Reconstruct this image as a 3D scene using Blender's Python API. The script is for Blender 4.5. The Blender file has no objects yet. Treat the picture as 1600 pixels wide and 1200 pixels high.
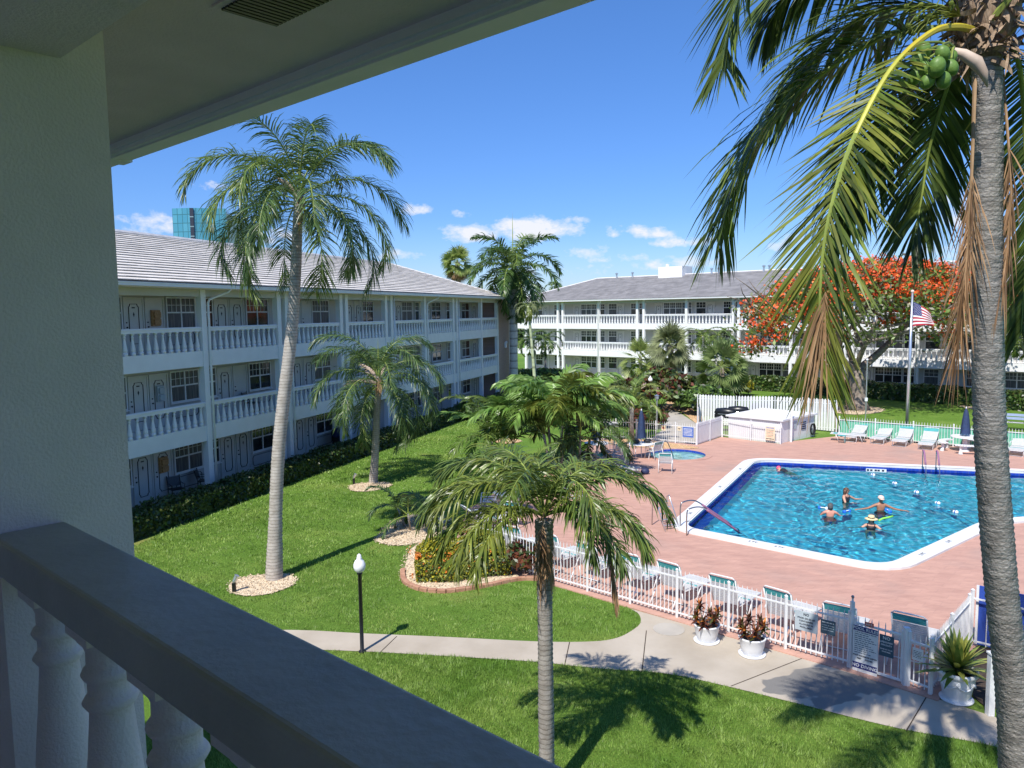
import bpy, bmesh, math, random
import numpy as np
from mathutils import Vector, Matrix, Euler
from mathutils.geometry import tessellate_polygon
random.seed(7); RNG = np.random.default_rng(11)
S = bpy.context.scene
COL = S.collection
rad, sin, cos, pi = math.radians, math.sin, math.cos, math.pi
V = Vector

# ------------------------------------------------------------------ camera
FPX = 1195.0; PITCH = rad(5.4); ROLL = rad(.73); EYE = 7.34
fw = V((0, cos(PITCH), -sin(PITCH))); r0 = V((1, 0, 0)); u0 = V((0, sin(PITCH), cos(PITCH)))
cr = r0*cos(ROLL) - u0*sin(ROLL); cu = u0*cos(ROLL) + r0*sin(ROLL)
CAM = V((0, 0, EYE))
def ray(x, y): return fw + cr*((x-800)/FPX) - cu*((y-600)/FPX)
def G(x, y, z=0.0):
    d = ray(x, y); return CAM + d*((z-EYE)/d.z)
def D(x, y, Y):
    d = ray(x, y); return CAM + d*(Y/d.y)
cd = bpy.data.cameras.new('camera'); cam = bpy.data.objects.new('camera', cd); COL.objects.link(cam)
cam.matrix_world = Matrix(((cr.x, cu.x, -fw.x, 0), (cr.y, cu.y, -fw.y, 0), (cr.z, cu.z, -fw.z, EYE), (0, 0, 0, 1)))
cd.sensor_width = 36; cd.lens = 36*FPX/1600; cd.clip_start = .05; cd.clip_end = 3000
S.camera = cam

# ------------------------------------------------------------------ light
SUN_EL, SUN_AZ = rad(52.5), rad(28.0)           # shadows travel towards +Y, 25 deg to the right
travel = V((sin(SUN_AZ)*cos(SUN_EL), cos(SUN_AZ)*cos(SUN_EL), -sin(SUN_EL)))
sl = bpy.data.lights.new('sun', 'SUN'); sl.energy = 4.6; sl.angle = rad(.53); sl.color = (1, .955, .88)
so = bpy.data.objects.new('sun', sl); COL.objects.link(so)
so.rotation_euler = travel.to_track_quat('-Z', 'Y').to_euler()
W = bpy.data.worlds.new('World'); S.world = W; W.use_nodes = True
nt = W.node_tree; nt.nodes.clear()
def N(t, typ, **kw):
    n = t.nodes.new(typ)
    for k, v in kw.items(): setattr(n, k, v)
    return n
out = N(nt, 'ShaderNodeOutputWorld'); bg = N(nt, 'ShaderNodeBackground'); sky = N(nt, 'ShaderNodeTexSky')
sky.sky_type = 'NISHITA'; sky.sun_disc = False; sky.sun_elevation = SUN_EL
sky.sun_rotation = math.atan2(-travel.x, -travel.y); sky.air_density = 1.0; sky.dust_density = .35; sky.ozone_density = 2.2
bg.inputs[1].default_value = .108
# clouds: low cumulus, placed by direction only (they sit at infinity with the sky)
tc = N(nt, 'ShaderNodeTexCoord'); sep = N(nt, 'ShaderNodeSeparateXYZ'); nt.links.new(tc.outputs['Generated'], sep.inputs[0])
def mth(op, a, b=None, c=None):
    n = N(nt, 'ShaderNodeMath', operation=op)
    for i, v in enumerate((a, b, c)):
        if v is None: continue
        if isinstance(v, (int, float)): n.inputs[i].default_value = v
        else: nt.links.new(v, n.inputs[i])
    return n.outputs[0]
azm = mth('ARCTAN2', sep.outputs['X'], sep.outputs['Y']); elv = mth('ARCSINE', sep.outputs['Z'])
CLOUDS = [(735, 366, 62, 26, 1.0), (850, 362, 80, 34, 1.15), (790, 352, 60, 22, .9), (648, 330, 34, 16, .75), (722, 337, 26, 12, .7), (1012, 362, 70, 22, .85), (1070, 378, 60, 16, .7), (905, 398, 60, 16, .5), (965, 405, 60, 14, .55), (1075, 412, 60, 14, .5), (1000, 415, 80, 14, .5), (225, 352, 70, 30, .95), (330, 290, 30, 14, .45), (440, 372, 60, 22, .6), (880, 425, 90, 14, .5), (1500, 345, 60, 26, .9), (1490, 395, 50, 24, .85), (1515, 310, 50, 14, .5), (1240, 385, 60, 18, .6), (1320, 330, 60, 16, .5), (1700, 350, 120, 40, .9), (-100, 330, 120, 40, .9), (600, 400, 60, 16, .5)]
acc = None
for (cx, cy, cw, ch, cs_) in CLOUDS:
    d_ = ray(cx, cy).normalized(); a0, e0 = math.atan2(d_.x, d_.y), math.asin(d_.z)
    u_ = mth('MULTIPLY', mth('SUBTRACT', azm, a0), FPX/cw); v_ = mth('MULTIPLY', mth('SUBTRACT', elv, e0), FPX/ch); v_ = mth('MAXIMUM', v_, mth('MULTIPLY', v_, -1.7))
    g_ = mth('MULTIPLY', mth('SUBTRACT', 1.0, mth('ADD', mth('MULTIPLY', u_, u_), mth('MULTIPLY', v_, v_))), cs_); acc = g_ if acc is None else mth('MAXIMUM', acc, g_)
mp = N(nt, 'ShaderNodeMapping'); mp.inputs['Scale'].default_value = (26, 26, 44); nt.links.new(tc.outputs['Generated'], mp.inputs[0])
nz = N(nt, 'ShaderNodeTexNoise'); nz.inputs['Scale'].default_value = 1; nz.inputs['Detail'].default_value = 8; nz.inputs['Roughness'].default_value = .62; nt.links.new(mp.outputs[0], nz.inputs['Vector'])
val = mth('ADD', acc, mth('MULTIPLY', mth('SUBTRACT', nz.outputs[0], .52), 3.4))
rp = N(nt, 'ShaderNodeValToRGB'); rp.color_ramp.elements[0].position = .30; rp.color_ramp.elements[1].position = 1.0; rp.color_ramp.elements[1].color = (.95, .95, .95, 1); nt.links.new(val, rp.inputs[0])
lim = N(nt, 'ShaderNodeMapRange'); lim.inputs[1].default_value = -.35; lim.inputs[2].default_value = .15; nt.links.new(acc, lim.inputs[0])
ml = N(nt, 'ShaderNodeMath', operation='MULTIPLY'); nt.links.new(rp.outputs[0], ml.inputs[0]); nt.links.new(lim.outputs[0], ml.inputs[1])
mx = N(nt, 'ShaderNodeMix', data_type='RGBA'); nt.links.new(ml.outputs[0], mx.inputs[0])
hs = N(nt, 'ShaderNodeHueSaturation'); hs.inputs['Saturation'].default_value = 1.12; hs.inputs['Value'].default_value = 1.0
nt.links.new(sky.outputs[0], hs.inputs['Color']); hz = N(nt, 'ShaderNodeValToRGB'); he = hz.color_ramp.elements; he[0].position = 0; he[0].color = (.64, .74, 1.06, 1); he[1].position = .5; he[1].color = (.66, .92, 1.26, 1); h2 = he.new(.12); h2.color = (.50, .70, 1.10, 1)
nt.links.new(sep.outputs['Z'], hz.inputs[0]); hm = N(nt, 'ShaderNodeMix', data_type='RGBA', blend_type='MULTIPLY'); hm.inputs[0].default_value = 1; nt.links.new(hs.outputs[0], hm.inputs[6]); nt.links.new(hz.outputs[0], hm.inputs[7]); nt.links.new(hm.outputs[2], mx.inputs[6]); mx.inputs[7].default_value = (6.4, 6.5, 6.9, 1)
nt.links.new(mx.outputs[2], bg.inputs[0]); nt.links.new(bg.outputs[0], out.inputs[0])
S.view_settings.view_transform = 'Standard'; S.view_settings.look = 'None'; S.view_settings.exposure = 0.42; S.view_settings.gamma = 1
S.cycles.max_bounces = 8; S.cycles.transparent_max_bounces = 24; S.cycles.diffuse_bounces = 4; S.cycles.use_adaptive_sampling = True
S.cycles.caustics_reflective = False; S.cycles.use_denoising = True; S.cycles.sample_clamp_indirect = 6

# ------------------------------------------------------------------ materials
def pmat(name, col, rough=.6, var=.12, scale=6.0, col2=None, bump=0.0, bscale=60.0, metal=0.0, spec=.5, detail=4, stretch=None, island=0.0, trans=0.0, coat=0.0):
    m = bpy.data.materials.new(name); m.use_nodes = True; t = m.node_tree
    p = t.nodes['Principled BSDF']; p.inputs['Roughness'].default_value = rough; p.inputs['Metallic'].default_value = metal
    p.inputs['Specular IOR Level'].default_value = spec
    if coat: p.inputs['Coat Weight'].default_value = coat
    c = N(t, 'ShaderNodeTexCoord'); src = c.outputs['Object']
    if stretch:
        mpn = N(t, 'ShaderNodeMapping'); mpn.inputs['Scale'].default_value = stretch; t.links.new(src, mpn.inputs[0]); src = mpn.outputs[0]
    n = N(t, 'ShaderNodeTexNoise'); n.inputs['Scale'].default_value = scale; n.inputs['Detail'].default_value = detail
    t.links.new(src, n.inputs['Vector'])
    r = N(t, 'ShaderNodeValToRGB'); a, b = r.color_ramp.elements; a.position = .3; b.position = .7
    c2 = col2 or tuple(min(1, x*(1+var)) for x in col); c1 = col if col2 else tuple(x*(1-var) for x in col)
    a.color = (*c1, 1); b.color = (*c2, 1); t.links.new(n.outputs[0], r.inputs[0]); colour = r.outputs[0]
    if island:
        g = N(t, 'ShaderNodeNewGeometry'); mr = N(t, 'ShaderNodeMapRange'); mr.inputs[3].default_value = 1-island; mr.inputs[4].default_value = 1+island
        t.links.new(g.outputs['Random Per Island'], mr.inputs[0])
        h = N(t, 'ShaderNodeHueSaturation'); t.links.new(mr.outputs[0], h.inputs['Value']); t.links.new(colour, h.inputs['Color']); colour = h.outputs[0]
    t.links.new(colour, p.inputs['Base Color'])
    if bump:
        nb = N(t, 'ShaderNodeTexNoise'); nb.inputs['Scale'].default_value = bscale; nb.inputs['Detail'].default_value = 5; t.links.new(src, nb.inputs['Vector'])
        bn = N(t, 'ShaderNodeBump'); bn.inputs['Strength'].default_value = bump; bn.inputs['Distance'].default_value = .02
        t.links.new(nb.outputs[0], bn.inputs['Height']); t.links.new(bn.outputs[0], p.inputs['Normal'])
    if trans:
        tr = N(t, 'ShaderNodeBsdfTranslucent'); t.links.new(colour, tr.inputs[0]); mxs = N(t, 'ShaderNodeMixShader'); mxs.inputs[0].default_value = trans
        t.links.new(p.outputs[0], mxs.inputs[1]); t.links.new(tr.outputs[0], mxs.inputs[2]); t.links.new(mxs.outputs[0], t.nodes['Material Output'].inputs[0])
    return m
M = {}
def leafmat(k, col, col2=None, rough=.38, trans=.28, island=.35, scale=3): M[k] = pmat(k, col, rough, .2, scale, col2, island=island, trans=trans, spec=.5)
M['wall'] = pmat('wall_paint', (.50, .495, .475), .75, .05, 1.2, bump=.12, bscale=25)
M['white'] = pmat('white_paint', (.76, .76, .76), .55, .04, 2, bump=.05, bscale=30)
M['stucco'] = pmat('stucco', (.78, .70, .75), .85, .09, 2.2, bump=.28, bscale=110, detail=9)
M['railtop'] = pmat('painted_rail', (.37, .35, .345), .45, .2, 3.2, (.50, .475, .465), bump=.16, bscale=28, detail=10, stretch=(1, 1, 1))
M['soffit'] = pmat('soffit_paint', (.66, .565, .575), .85, .06, 3, bump=.3, bscale=90)
M['trim'] = pmat('black_trim', (.02, .02, .022), .5, .1)
M['door'] = pmat('door_paint', (.60, .595, .57), .5, .04, 2)
M['glass'] = pmat('window_glass', (.012, .016, .02), .06, .5, 1.2, col2=(.05, .055, .06), spec=.6)
M['curtain'] = pmat('curtained_glass', (.05, .06, .065), .34, .5, 9, col2=(.17, .17, .165), stretch=(1.5, 1, .12), spec=.3)
M['rooftile'] = pmat('roof_tile_pale', (.58, .54, .49), .85, .2, 2.2, col2=(.72, .67, .61), island=.06, bump=.25, bscale=30, stretch=(1, 1, 1))
M['roofgrey'] = pmat('roof_tile_grey', (.195, .188, .19), .85, .2, 1.3, col2=(.28, .268, .268), island=.10, bump=.25, bscale=30)
M['ridge'] = pmat('ridge_cap', (.62, .6, .6), .8, .12, 3)
M['metalw'] = pmat('white_metal', (.72, .72, .72), .4, .04, 4)
M['sling'] = pmat('white_sling', (.78, .79, .78), .6, .05, 6, bump=.1, trans=.45)
M['teal'] = pmat('teal_sling', (.12, .55, .55), .6, .08, 6, trans=.4)
M['tealmesh'] = pmat('teal_screen', (.12, .42, .28), .8, .12, 5)
M['navy'] = pmat('navy_canvas', (.022, .045, .115), .8, .2, 6, bump=.2, bscale=20)
M['blueboard'] = pmat('blue_board', (.03, .075, .36), .5, .1, 3)
M['steel'] = pmat('steel', (.42, .41, .40), .25, .1, 5, metal=1)
M['alu'] = pmat('aluminium', (.62, .63, .65), .3, .06, 5, metal=.8)
M['black'] = pmat('black_metal', (.012, .013, .015), .35, .2, 6)
M['globe'] = pmat('opal_globe', (.86, .86, .88), .25, .02, 3)
M['concrete'] = pmat('concrete', (.40, .365, .315), .85, .12, 1.3, bump=.2, bscale=60)
M['mulch'] = pmat('wood_mulch', (.56, .42, .27), .95, .3, 28, col2=(.80, .68, .50), bump=1.0, bscale=40, detail=8)
M['mulchtan'] = pmat('tan_mulch', (.50, .29, .13), .95, .3, 18, col2=(.66, .43, .22), bump=.8, bscale=40, detail=8)
M['soil'] = pmat('soil', (.05, .035, .025), .95, .4, 20)
M['edger'] = pmat('edging_brick', (.36, .17, .105), .9, .25, 5, col2=(.52, .29, .19), island=.22, bump=.5, bscale=50)
M['brick'] = None
M['pot'] = pmat('white_pot', (.74, .75, .77), .4, .06, 5)
M['coping'] = pmat('coping', (.62, .615, .60), .7, .1, 1.6, (.74, .735, .72), detail=8)
M['plaster'] = pmat('pool_plaster', (.50, .78, .82), .6, .05, 2)
M['spaplaster'] = pmat('spa_plaster', (.68, .80, .78), .6, .05, 2)
M['bluetile'] = None
M['signw'] = pmat('sign_white', (.72, .73, .72), .45, .03, 4)
M['signgrey'] = pmat('sign_grey_blue', (.42, .48, .52), .45, .06, 4)
M['signteal'] = pmat('sign_dark_teal', (.04, .09, .13), .45, .06, 4)
M['signblue'] = pmat('sign_blue', (.06, .14, .48), .45, .06, 4)
M['ink'] = pmat('ink', (.015, .02, .045), .6, .1)
M['inknavy'] = pmat('ink_navy', (.02, .03, .16), .5, .1)
M['redp'] = pmat('red_plate', (.42, .03, .025), .5, .1)
M['red'] = pmat('red_towel', (.60, .04, .03), .8, .1)
M['tan'] = pmat('tan_paper', (.72, .60, .42), .8, .15, 8)
M['basket'] = pmat('copper_basket', (.34, .17, .06), .6, .4, 14, col2=(.55, .32, .14))
M['redwood'] = pmat('dark_red_door', (.06, .018, .015), .5, .2)
M['teallass'] = None
# skin and clothes
M['skin'] = pmat('skin', (.58, .30, .20), .5, .08, 6); M['skintan'] = pmat('tanned_skin', (.36, .16, .09), .5, .08, 6); M['skinpink'] = pmat('sunburnt_skin', (.62, .27, .19), .5, .08, 6)
M['hairdark'] = pmat('dark_hair', (.03, .02, .017), .6, .3, 30); M['hairgrey'] = pmat('greying_hair', (.09, .085, .085), .7, .4, 30); M['hairbrown'] = pmat('brown_hair', (.10, .05, .03), .6, .3, 30)
M['straw'] = pmat('straw', (.74, .58, .32), .8, .12, 20, bump=.3); M['pink'] = pmat('pink_cap', (.85, .10, .22), .7, .1); M['swimblack'] = pmat('black_swimwear', (.015, .016, .022), .6, .2)
M['swimnavy'] = pmat('navy_swimwear', (.02, .03, .09), .6, .2); M['green'] = pmat('green_foam', (.28, .72, .10), .6, .06); M['bluefoam'] = pmat('blue_foam', (.02, .16, .72), .6, .06)
M['peach'] = pmat('peach_cap', (.74, .56, .46), .7, .06); M['eye'] = pmat('eye_dark', (.02, .015, .012), .3, .1); M['lip'] = pmat('lip', (.42, .14, .11), .5, .1)
# trunks
def trunkmat(k, c1, c2, ring, dist=1.5, bump=.6, c3=None):
    m = pmat(k, c1, .9, .2, 7, c2, spec=.2); t = m.node_tree; p = t.nodes['Principled BSDF']
    c = N(t, 'ShaderNodeTexCoord'); w = N(t, 'ShaderNodeTexWave', bands_direction='Z', wave_profile='SAW'); w.inputs['Scale'].default_value = ring
    w.inputs['Distortion'].default_value = dist; w.inputs['Detail'].default_value = 3; w.inputs['Detail Scale'].default_value = 2.2
    t.links.new(c.outputs['Object'], w.inputs['Vector'])
    old = p.inputs['Base Color'].links[0].from_socket
    r = N(t, 'ShaderNodeValToRGB'); r.color_ramp.elements[0].color = (.42, .40, .38, 1); r.color_ramp.elements[0].position = .02; r.color_ramp.elements[1].color = (1, 1, 1, 1); r.color_ramp.elements[1].position = .3
    t.links.new(w.outputs[0], r.inputs[0])
    mm = N(t, 'ShaderNodeMix', data_type='RGBA', blend_type='MULTIPLY'); mm.inputs[0].default_value = 1
    t.links.new(old, mm.inputs[6]); t.links.new(r.outputs[0], mm.inputs[7]); t.links.new(mm.outputs[2], p.inputs['Base Color'])
    b = N(t, 'ShaderNodeBump'); b.inputs['Strength'].default_value = bump; b.inputs['Distance'].default_value = .03
    nb = N(t, 'ShaderNodeTexNoise'); nb.inputs['Scale'].default_value = 45; t.links.new(c.outputs['Object'], nb.inputs['Vector'])
    ad = N(t, 'ShaderNodeMath', operation='MULTIPLY_ADD'); ad.inputs[1].default_value = .5; t.links.new(nb.outputs[0], ad.inputs[0]); t.links.new(w.outputs[0], ad.inputs[2])
    t.links.new(ad.outputs[0], b.inputs['Height']); t.links.new(b.outputs[0], p.inputs['Normal'])
    M[k] = m
trunkmat('cocotrunk', (.31, .285, .26), (.50, .47, .435), 7.5, 3.2, .55)
trunkmat('queentrunk', (.36, .32, .28), (.50, .46, .42), 3.6, 2.0, .35)
trunkmat('greytrunk', (.30, .27, .235), (.44, .41, .37), 4.2, 2.0, .45)
trunkmat('royaltrunk', (.50, .47, .44), (.62, .6, .58), .5, .6, .2)
trunkmat('palebamboo', (.34, .40, .22), (.50, .55, .36), .5, .3, .2)
M['bark'] = pmat('tree_bark', (.13, .10, .08), .9, .2, 6, (.30, .25, .21), bump=.8, bscale=14)
M['fibre'] = pmat('palm_fibre', (.20, .13, .08), .95, .3, 12, (.42, .31, .21), bump=.7, bscale=25, island=.25, stretch=(3, 3, .6))
M['petiole'] = pmat('yellow_petiole', (.50, .41, .035), .4, .12, 4); M['petmid'] = pmat('pale_petiole', (.46, .45, .06), .4, .12, 4); M['rachis'] = pmat('green_rachis', (.24, .30, .06), .5, .15, 4); M['deadstem'] = pmat('dead_stem', (.34, .22, .12), .8, .2, 6)
M['crownshaft'] = pmat('green_crownshaft', (.16, .26, .09), .4, .15, 4)
M['nut'] = pmat('green_coconut', (.065, .14, .018), .5, .25, 9, (.15, .26, .045), bump=.2, bscale=30); M['spathe'] = pmat('woody_spathe', (.46, .34, .26), .7, .12, 6, (.62, .50, .40))
leafmat('cocoleaf', (.085, .14, .022), (.19, .24, .045), .36, .40); leafmat('cocodark', (.045, .08, .018), (.10, .15, .034), .38, .34); leafmat('cocoyel', (.15, .19, .026), (.30, .31, .06), .38, .42)
leafmat('deaddark', (.13, .075, .04), (.26, .15, .08), .8, .15, .4); leafmat('deadleaf', (.30, .17, .08), (.50, .32, .18), .8, .2, .3); leafmat('queenleaf', (.050, .105, .030), (.13, .20, .065), .36, .34); leafmat('palmN', (.075, .135, .026), (.18, .25, .06), .36, .34)
leafmat('palmY', (.11, .16, .025), (.24, .27, .05), .35, .35); leafmat('royalleaf', (.045, .10, .025), (.11, .18, .045), .36, .3); leafmat('strap', (.13, .26, .045), (.26, .39, .10), .36, .40)
leafmat('fan', (.13, .20, .06), (.27, .34, .13), .45, .36); leafmat('fanlime', (.20, .27, .06), (.36, .42, .13), .45, .38); leafmat('fanolive', (.15, .18, .075), (.28, .31, .15), .5, .34)
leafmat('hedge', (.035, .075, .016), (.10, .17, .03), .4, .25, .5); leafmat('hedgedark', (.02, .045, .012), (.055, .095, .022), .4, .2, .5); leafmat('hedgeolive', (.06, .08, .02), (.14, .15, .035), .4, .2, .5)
leafmat('ixora', (.28, .28, .02), (.52, .46, .03), .45, .3, .4); leafmat('ixgreen', (.05, .09, .015), (.13, .17, .03), .45, .25, .5); leafmat('croton', (.06, .018, .014), (.16, .05, .02), .4, .2, .5); leafmat('crotongreen', (.04, .06, .015), (.12, .10, .02), .4, .2, .5)
leafmat('orange', (.62, .16, .02), (.75, .28, .05), .5, .3, .3); leafmat('poinred', (.72, .06, .012), (.85, .16, .03), .5, .3, .4); leafmat('poinleaf', (.09, .16, .025), (.22, .30, .07), .45, .35, .5); leafmat('poinpale', (.22, .20, .13), (.34, .31, .22), .6, .2, .4)
leafmat('magenta', (.42, .04, .06), (.6, .10, .12), .4, .3, .4); leafmat('agaveY', (.36, .38, .06), (.50, .50, .13), .4, .25, .2); leafmat('agaveG', (.10, .18, .03), (.24, .30, .07), .35, .2, .3)
leafmat('treeline', (.03, .06, .02), (.07, .11, .035), .6, .1, .4)

def tilemat(key, name, c, mortar, sx, sy, rough=.3, off=.5, msize=.02, bump=.3, vec=None, c2=None):
    m = bpy.data.materials.new(name); m.use_nodes = True; t = m.node_tree; p = t.nodes['Principled BSDF']; p.inputs['Roughness'].default_value = rough
    co = N(t, 'ShaderNodeTexCoord'); src = co.outputs['Object']
    if vec:
        mpn = N(t, 'ShaderNodeMapping'); mpn.inputs['Rotation'].default_value = vec; t.links.new(src, mpn.inputs[0]); src = mpn.outputs[0]
    b = N(t, 'ShaderNodeTexBrick'); b.inputs['Scale'].default_value = 1; b.inputs['Brick Width'].default_value = sx; b.inputs['Row Height'].default_value = sy; b.inputs['Mortar Size'].default_value = msize; b.offset = off
    b.inputs['Color1'].default_value = (*c, 1); b.inputs['Color2'].default_value = (*(c2 or tuple(x*.72 for x in c)), 1); b.inputs['Mortar'].default_value = (*mortar, 1)
    t.links.new(src, b.inputs['Vector']); t.links.new(b.outputs[0], p.inputs['Base Color'])
    bp = N(t, 'ShaderNodeBump'); bp.inputs['Strength'].default_value = bump; bp.inputs['Distance'].default_value = .01; bp.invert = True; t.links.new(b.outputs['Fac'], bp.inputs['Height']); t.links.new(bp.outputs[0], p.inputs['Normal'])
    M[key] = m; return m
tilemat('brick', 'red_brown_brick', (.36, .15, .11), (.42, .36, .32), .22, .075, .85, vec=(rad(90), 0, 0))
tilemat('bluetile', 'cobalt_tile', (.015, .045, .34), (.06, .09, .34), .15, .15, .12, 0, .008, .2, c2=(.02, .07, .44))

# stamped pink deck: ashlar pattern in dusty pink with wear
def deckmat():
    m = bpy.data.materials.new('stamped_pink_concrete'); m.use_nodes = True; t = m.node_tree; p = t.nodes['Principled BSDF']; p.inputs['Roughness'].default_value = .8
    co = N(t, 'ShaderNodeTexCoord'); mpn = N(t, 'ShaderNodeMapping'); mpn.inputs['Rotation'].default_value = (0, 0, rad(42.7)); t.links.new(co.outputs['Object'], mpn.inputs[0])
    b = N(t, 'ShaderNodeTexBrick'); b.inputs['Scale'].default_value = 1; b.inputs['Brick Width'].default_value = .62; b.inputs['Row Height'].default_value = .3; b.inputs['Mortar Size'].default_value = .012; b.inputs['Mortar Smooth'].default_value = .6
    b.inputs['Color1'].default_value = (.54, .295, .215, 1); b.inputs['Color2'].default_value = (.47, .245, .18, 1); b.inputs['Mortar'].default_value = (.40, .215, .165, 1)
    t.links.new(mpn.outputs[0], b.inputs['Vector'])
    mp3 = N(t, 'ShaderNodeMapping'); mp3.inputs['Rotation'].default_value = (0, 0, rad(-15)); mp3.inputs['Scale'].default_value = (.8, 2.6, 1); t.links.new(co.outputs['Object'], mp3.inputs[0])
    n = N(t, 'ShaderNodeTexNoise'); n.inputs['Scale'].default_value = 1.5; n.inputs['Detail'].default_value = 9; n.inputs['Roughness'].default_value = .72; t.links.new(mp3.outputs[0], n.inputs['Vector'])
    r = N(t, 'ShaderNodeValToRGB'); r.color_ramp.elements[0].position = .32; r.color_ramp.elements[1].position = .72
    r.color_ramp.elements[0].color = (.34, .205, .165, 1); r.color_ramp.elements[1].color = (.64, .39, .30, 1); t.links.new(n.outputs[0], r.inputs[0])
    mx = N(t, 'ShaderNodeMix', data_type='RGBA'); mx.inputs[0].default_value = .55; t.links.new(b.outputs[0], mx.inputs[6]); t.links.new(r.outputs[0], mx.inputs[7])
    n2 = N(t, 'ShaderNodeTexNoise'); n2.inputs['Scale'].default_value = .32; n2.inputs['Detail'].default_value = 5; t.links.new(mpn.outputs[0], n2.inputs['Vector'])
    r2 = N(t, 'ShaderNodeValToRGB'); r2.color_ramp.elements[0].position = .56; r2.color_ramp.elements[1].position = .74; r2.color_ramp.elements[0].color = (0, 0, 0, 1); r2.color_ramp.elements[1].color = (.7,)*3+(1,); t.links.new(n2.outputs[0], r2.inputs[0])
    mg = N(t, 'ShaderNodeMix', data_type='RGBA'); t.links.new(r2.outputs[0], mg.inputs[0]); t.links.new(mx.outputs[2], mg.inputs[6]); mg.inputs[7].default_value = (.36, .25, .21, 1)
    t.links.new(mg.outputs[2], p.inputs['Base Color'])
    bp = N(t, 'ShaderNodeBump'); bp.inputs['Strength'].default_value = .5; bp.inputs['Distance'].default_value = .02; t.links.new(n.outputs[0], bp.inputs['Height']); t.links.new(bp.outputs[0], p.inputs['Normal'])
    return m
M['deck'] = deckmat()
# walkway: pale concrete with joints and dark patches near the gate
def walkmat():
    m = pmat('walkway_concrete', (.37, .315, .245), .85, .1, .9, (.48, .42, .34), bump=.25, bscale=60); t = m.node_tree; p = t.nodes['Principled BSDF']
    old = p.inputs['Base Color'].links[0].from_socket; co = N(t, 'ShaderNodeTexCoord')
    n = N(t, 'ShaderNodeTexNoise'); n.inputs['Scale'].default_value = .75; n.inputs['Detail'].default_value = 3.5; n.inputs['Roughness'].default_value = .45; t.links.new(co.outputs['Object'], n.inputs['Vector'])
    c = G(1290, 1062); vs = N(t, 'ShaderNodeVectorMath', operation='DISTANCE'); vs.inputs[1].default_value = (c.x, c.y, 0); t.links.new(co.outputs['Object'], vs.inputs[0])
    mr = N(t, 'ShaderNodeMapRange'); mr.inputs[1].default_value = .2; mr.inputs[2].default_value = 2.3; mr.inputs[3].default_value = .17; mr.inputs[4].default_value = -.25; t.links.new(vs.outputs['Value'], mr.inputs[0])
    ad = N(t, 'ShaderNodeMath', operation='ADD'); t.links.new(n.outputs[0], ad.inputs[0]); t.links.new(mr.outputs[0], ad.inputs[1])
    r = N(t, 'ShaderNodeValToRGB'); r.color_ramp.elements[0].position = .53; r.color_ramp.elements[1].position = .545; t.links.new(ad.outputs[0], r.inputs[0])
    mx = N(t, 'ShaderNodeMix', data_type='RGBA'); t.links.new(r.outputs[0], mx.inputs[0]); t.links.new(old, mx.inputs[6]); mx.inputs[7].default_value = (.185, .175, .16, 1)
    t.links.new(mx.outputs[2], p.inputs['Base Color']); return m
M['walk'] = walkmat()
def lawnmat():
    m = bpy.data.materials.new('lawn_grass'); m.use_nodes = True; t = m.node_tree; p = t.nodes['Principled BSDF']; p.inputs['Roughness'].default_value = .8; p.inputs['Specular IOR Level'].default_value = .15
    co = N(t, 'ShaderNodeTexCoord')
    a = N(t, 'ShaderNodeTexNoise'); a.inputs['Scale'].default_value = .35; a.inputs['Detail'].default_value = 6; a.inputs['Roughness'].default_value = .6; t.links.new(co.outputs['Object'], a.inputs['Vector'])
    r = N(t, 'ShaderNodeValToRGB'); e = r.color_ramp.elements; e[0].position = .3; e[0].color = (.115, .215, .030, 1); e[1].position = .72; e[1].color = (.30, .315, .10, 1); x = e.new(.52); x.color = (.145, .265, .042, 1); x2 = e.new(.62); x2.color = (.20, .31, .06, 1)
    t.links.new(a.outputs[0], r.inputs[0])
    f = N(t, 'ShaderNodeTexNoise'); f.inputs['Scale'].default_value = 22; f.inputs['Detail'].default_value = 6; f.inputs['Roughness'].default_value = .75; t.links.new(co.outputs['Object'], f.inputs['Vector'])
    r2 = N(t, 'ShaderNodeValToRGB'); r2.color_ramp.elements[0].position = .3; r2.color_ramp.elements[0].color = (.45, .5, .4, 1); r2.color_ramp.elements[1].position = .7; r2.color_ramp.elements[1].color = (1.25, 1.2, 1.1, 1); t.links.new(f.outputs[0], r2.inputs[0])
    mm = N(t, 'ShaderNodeMix', data_type='RGBA', blend_type='MULTIPLY'); mm.inputs[0].default_value = 1; t.links.new(r.outputs[0], mm.inputs[6]); t.links.new(r2.outputs[0], mm.inputs[7]); t.links.new(mm.outputs[2], p.inputs['Base Color'])
    b = N(t, 'ShaderNodeBump'); b.inputs['Strength'].default_value = .9; b.inputs['Distance'].default_value = .06; t.links.new(f.outputs[0], b.inputs['Height']); t.links.new(b.outputs[0], p.inputs['Normal']); return m
M['lawn'] = lawnmat()
leafmat('blade', (.145, .275, .040), (.34, .45, .11), .5, .35, .40, .55)
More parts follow.
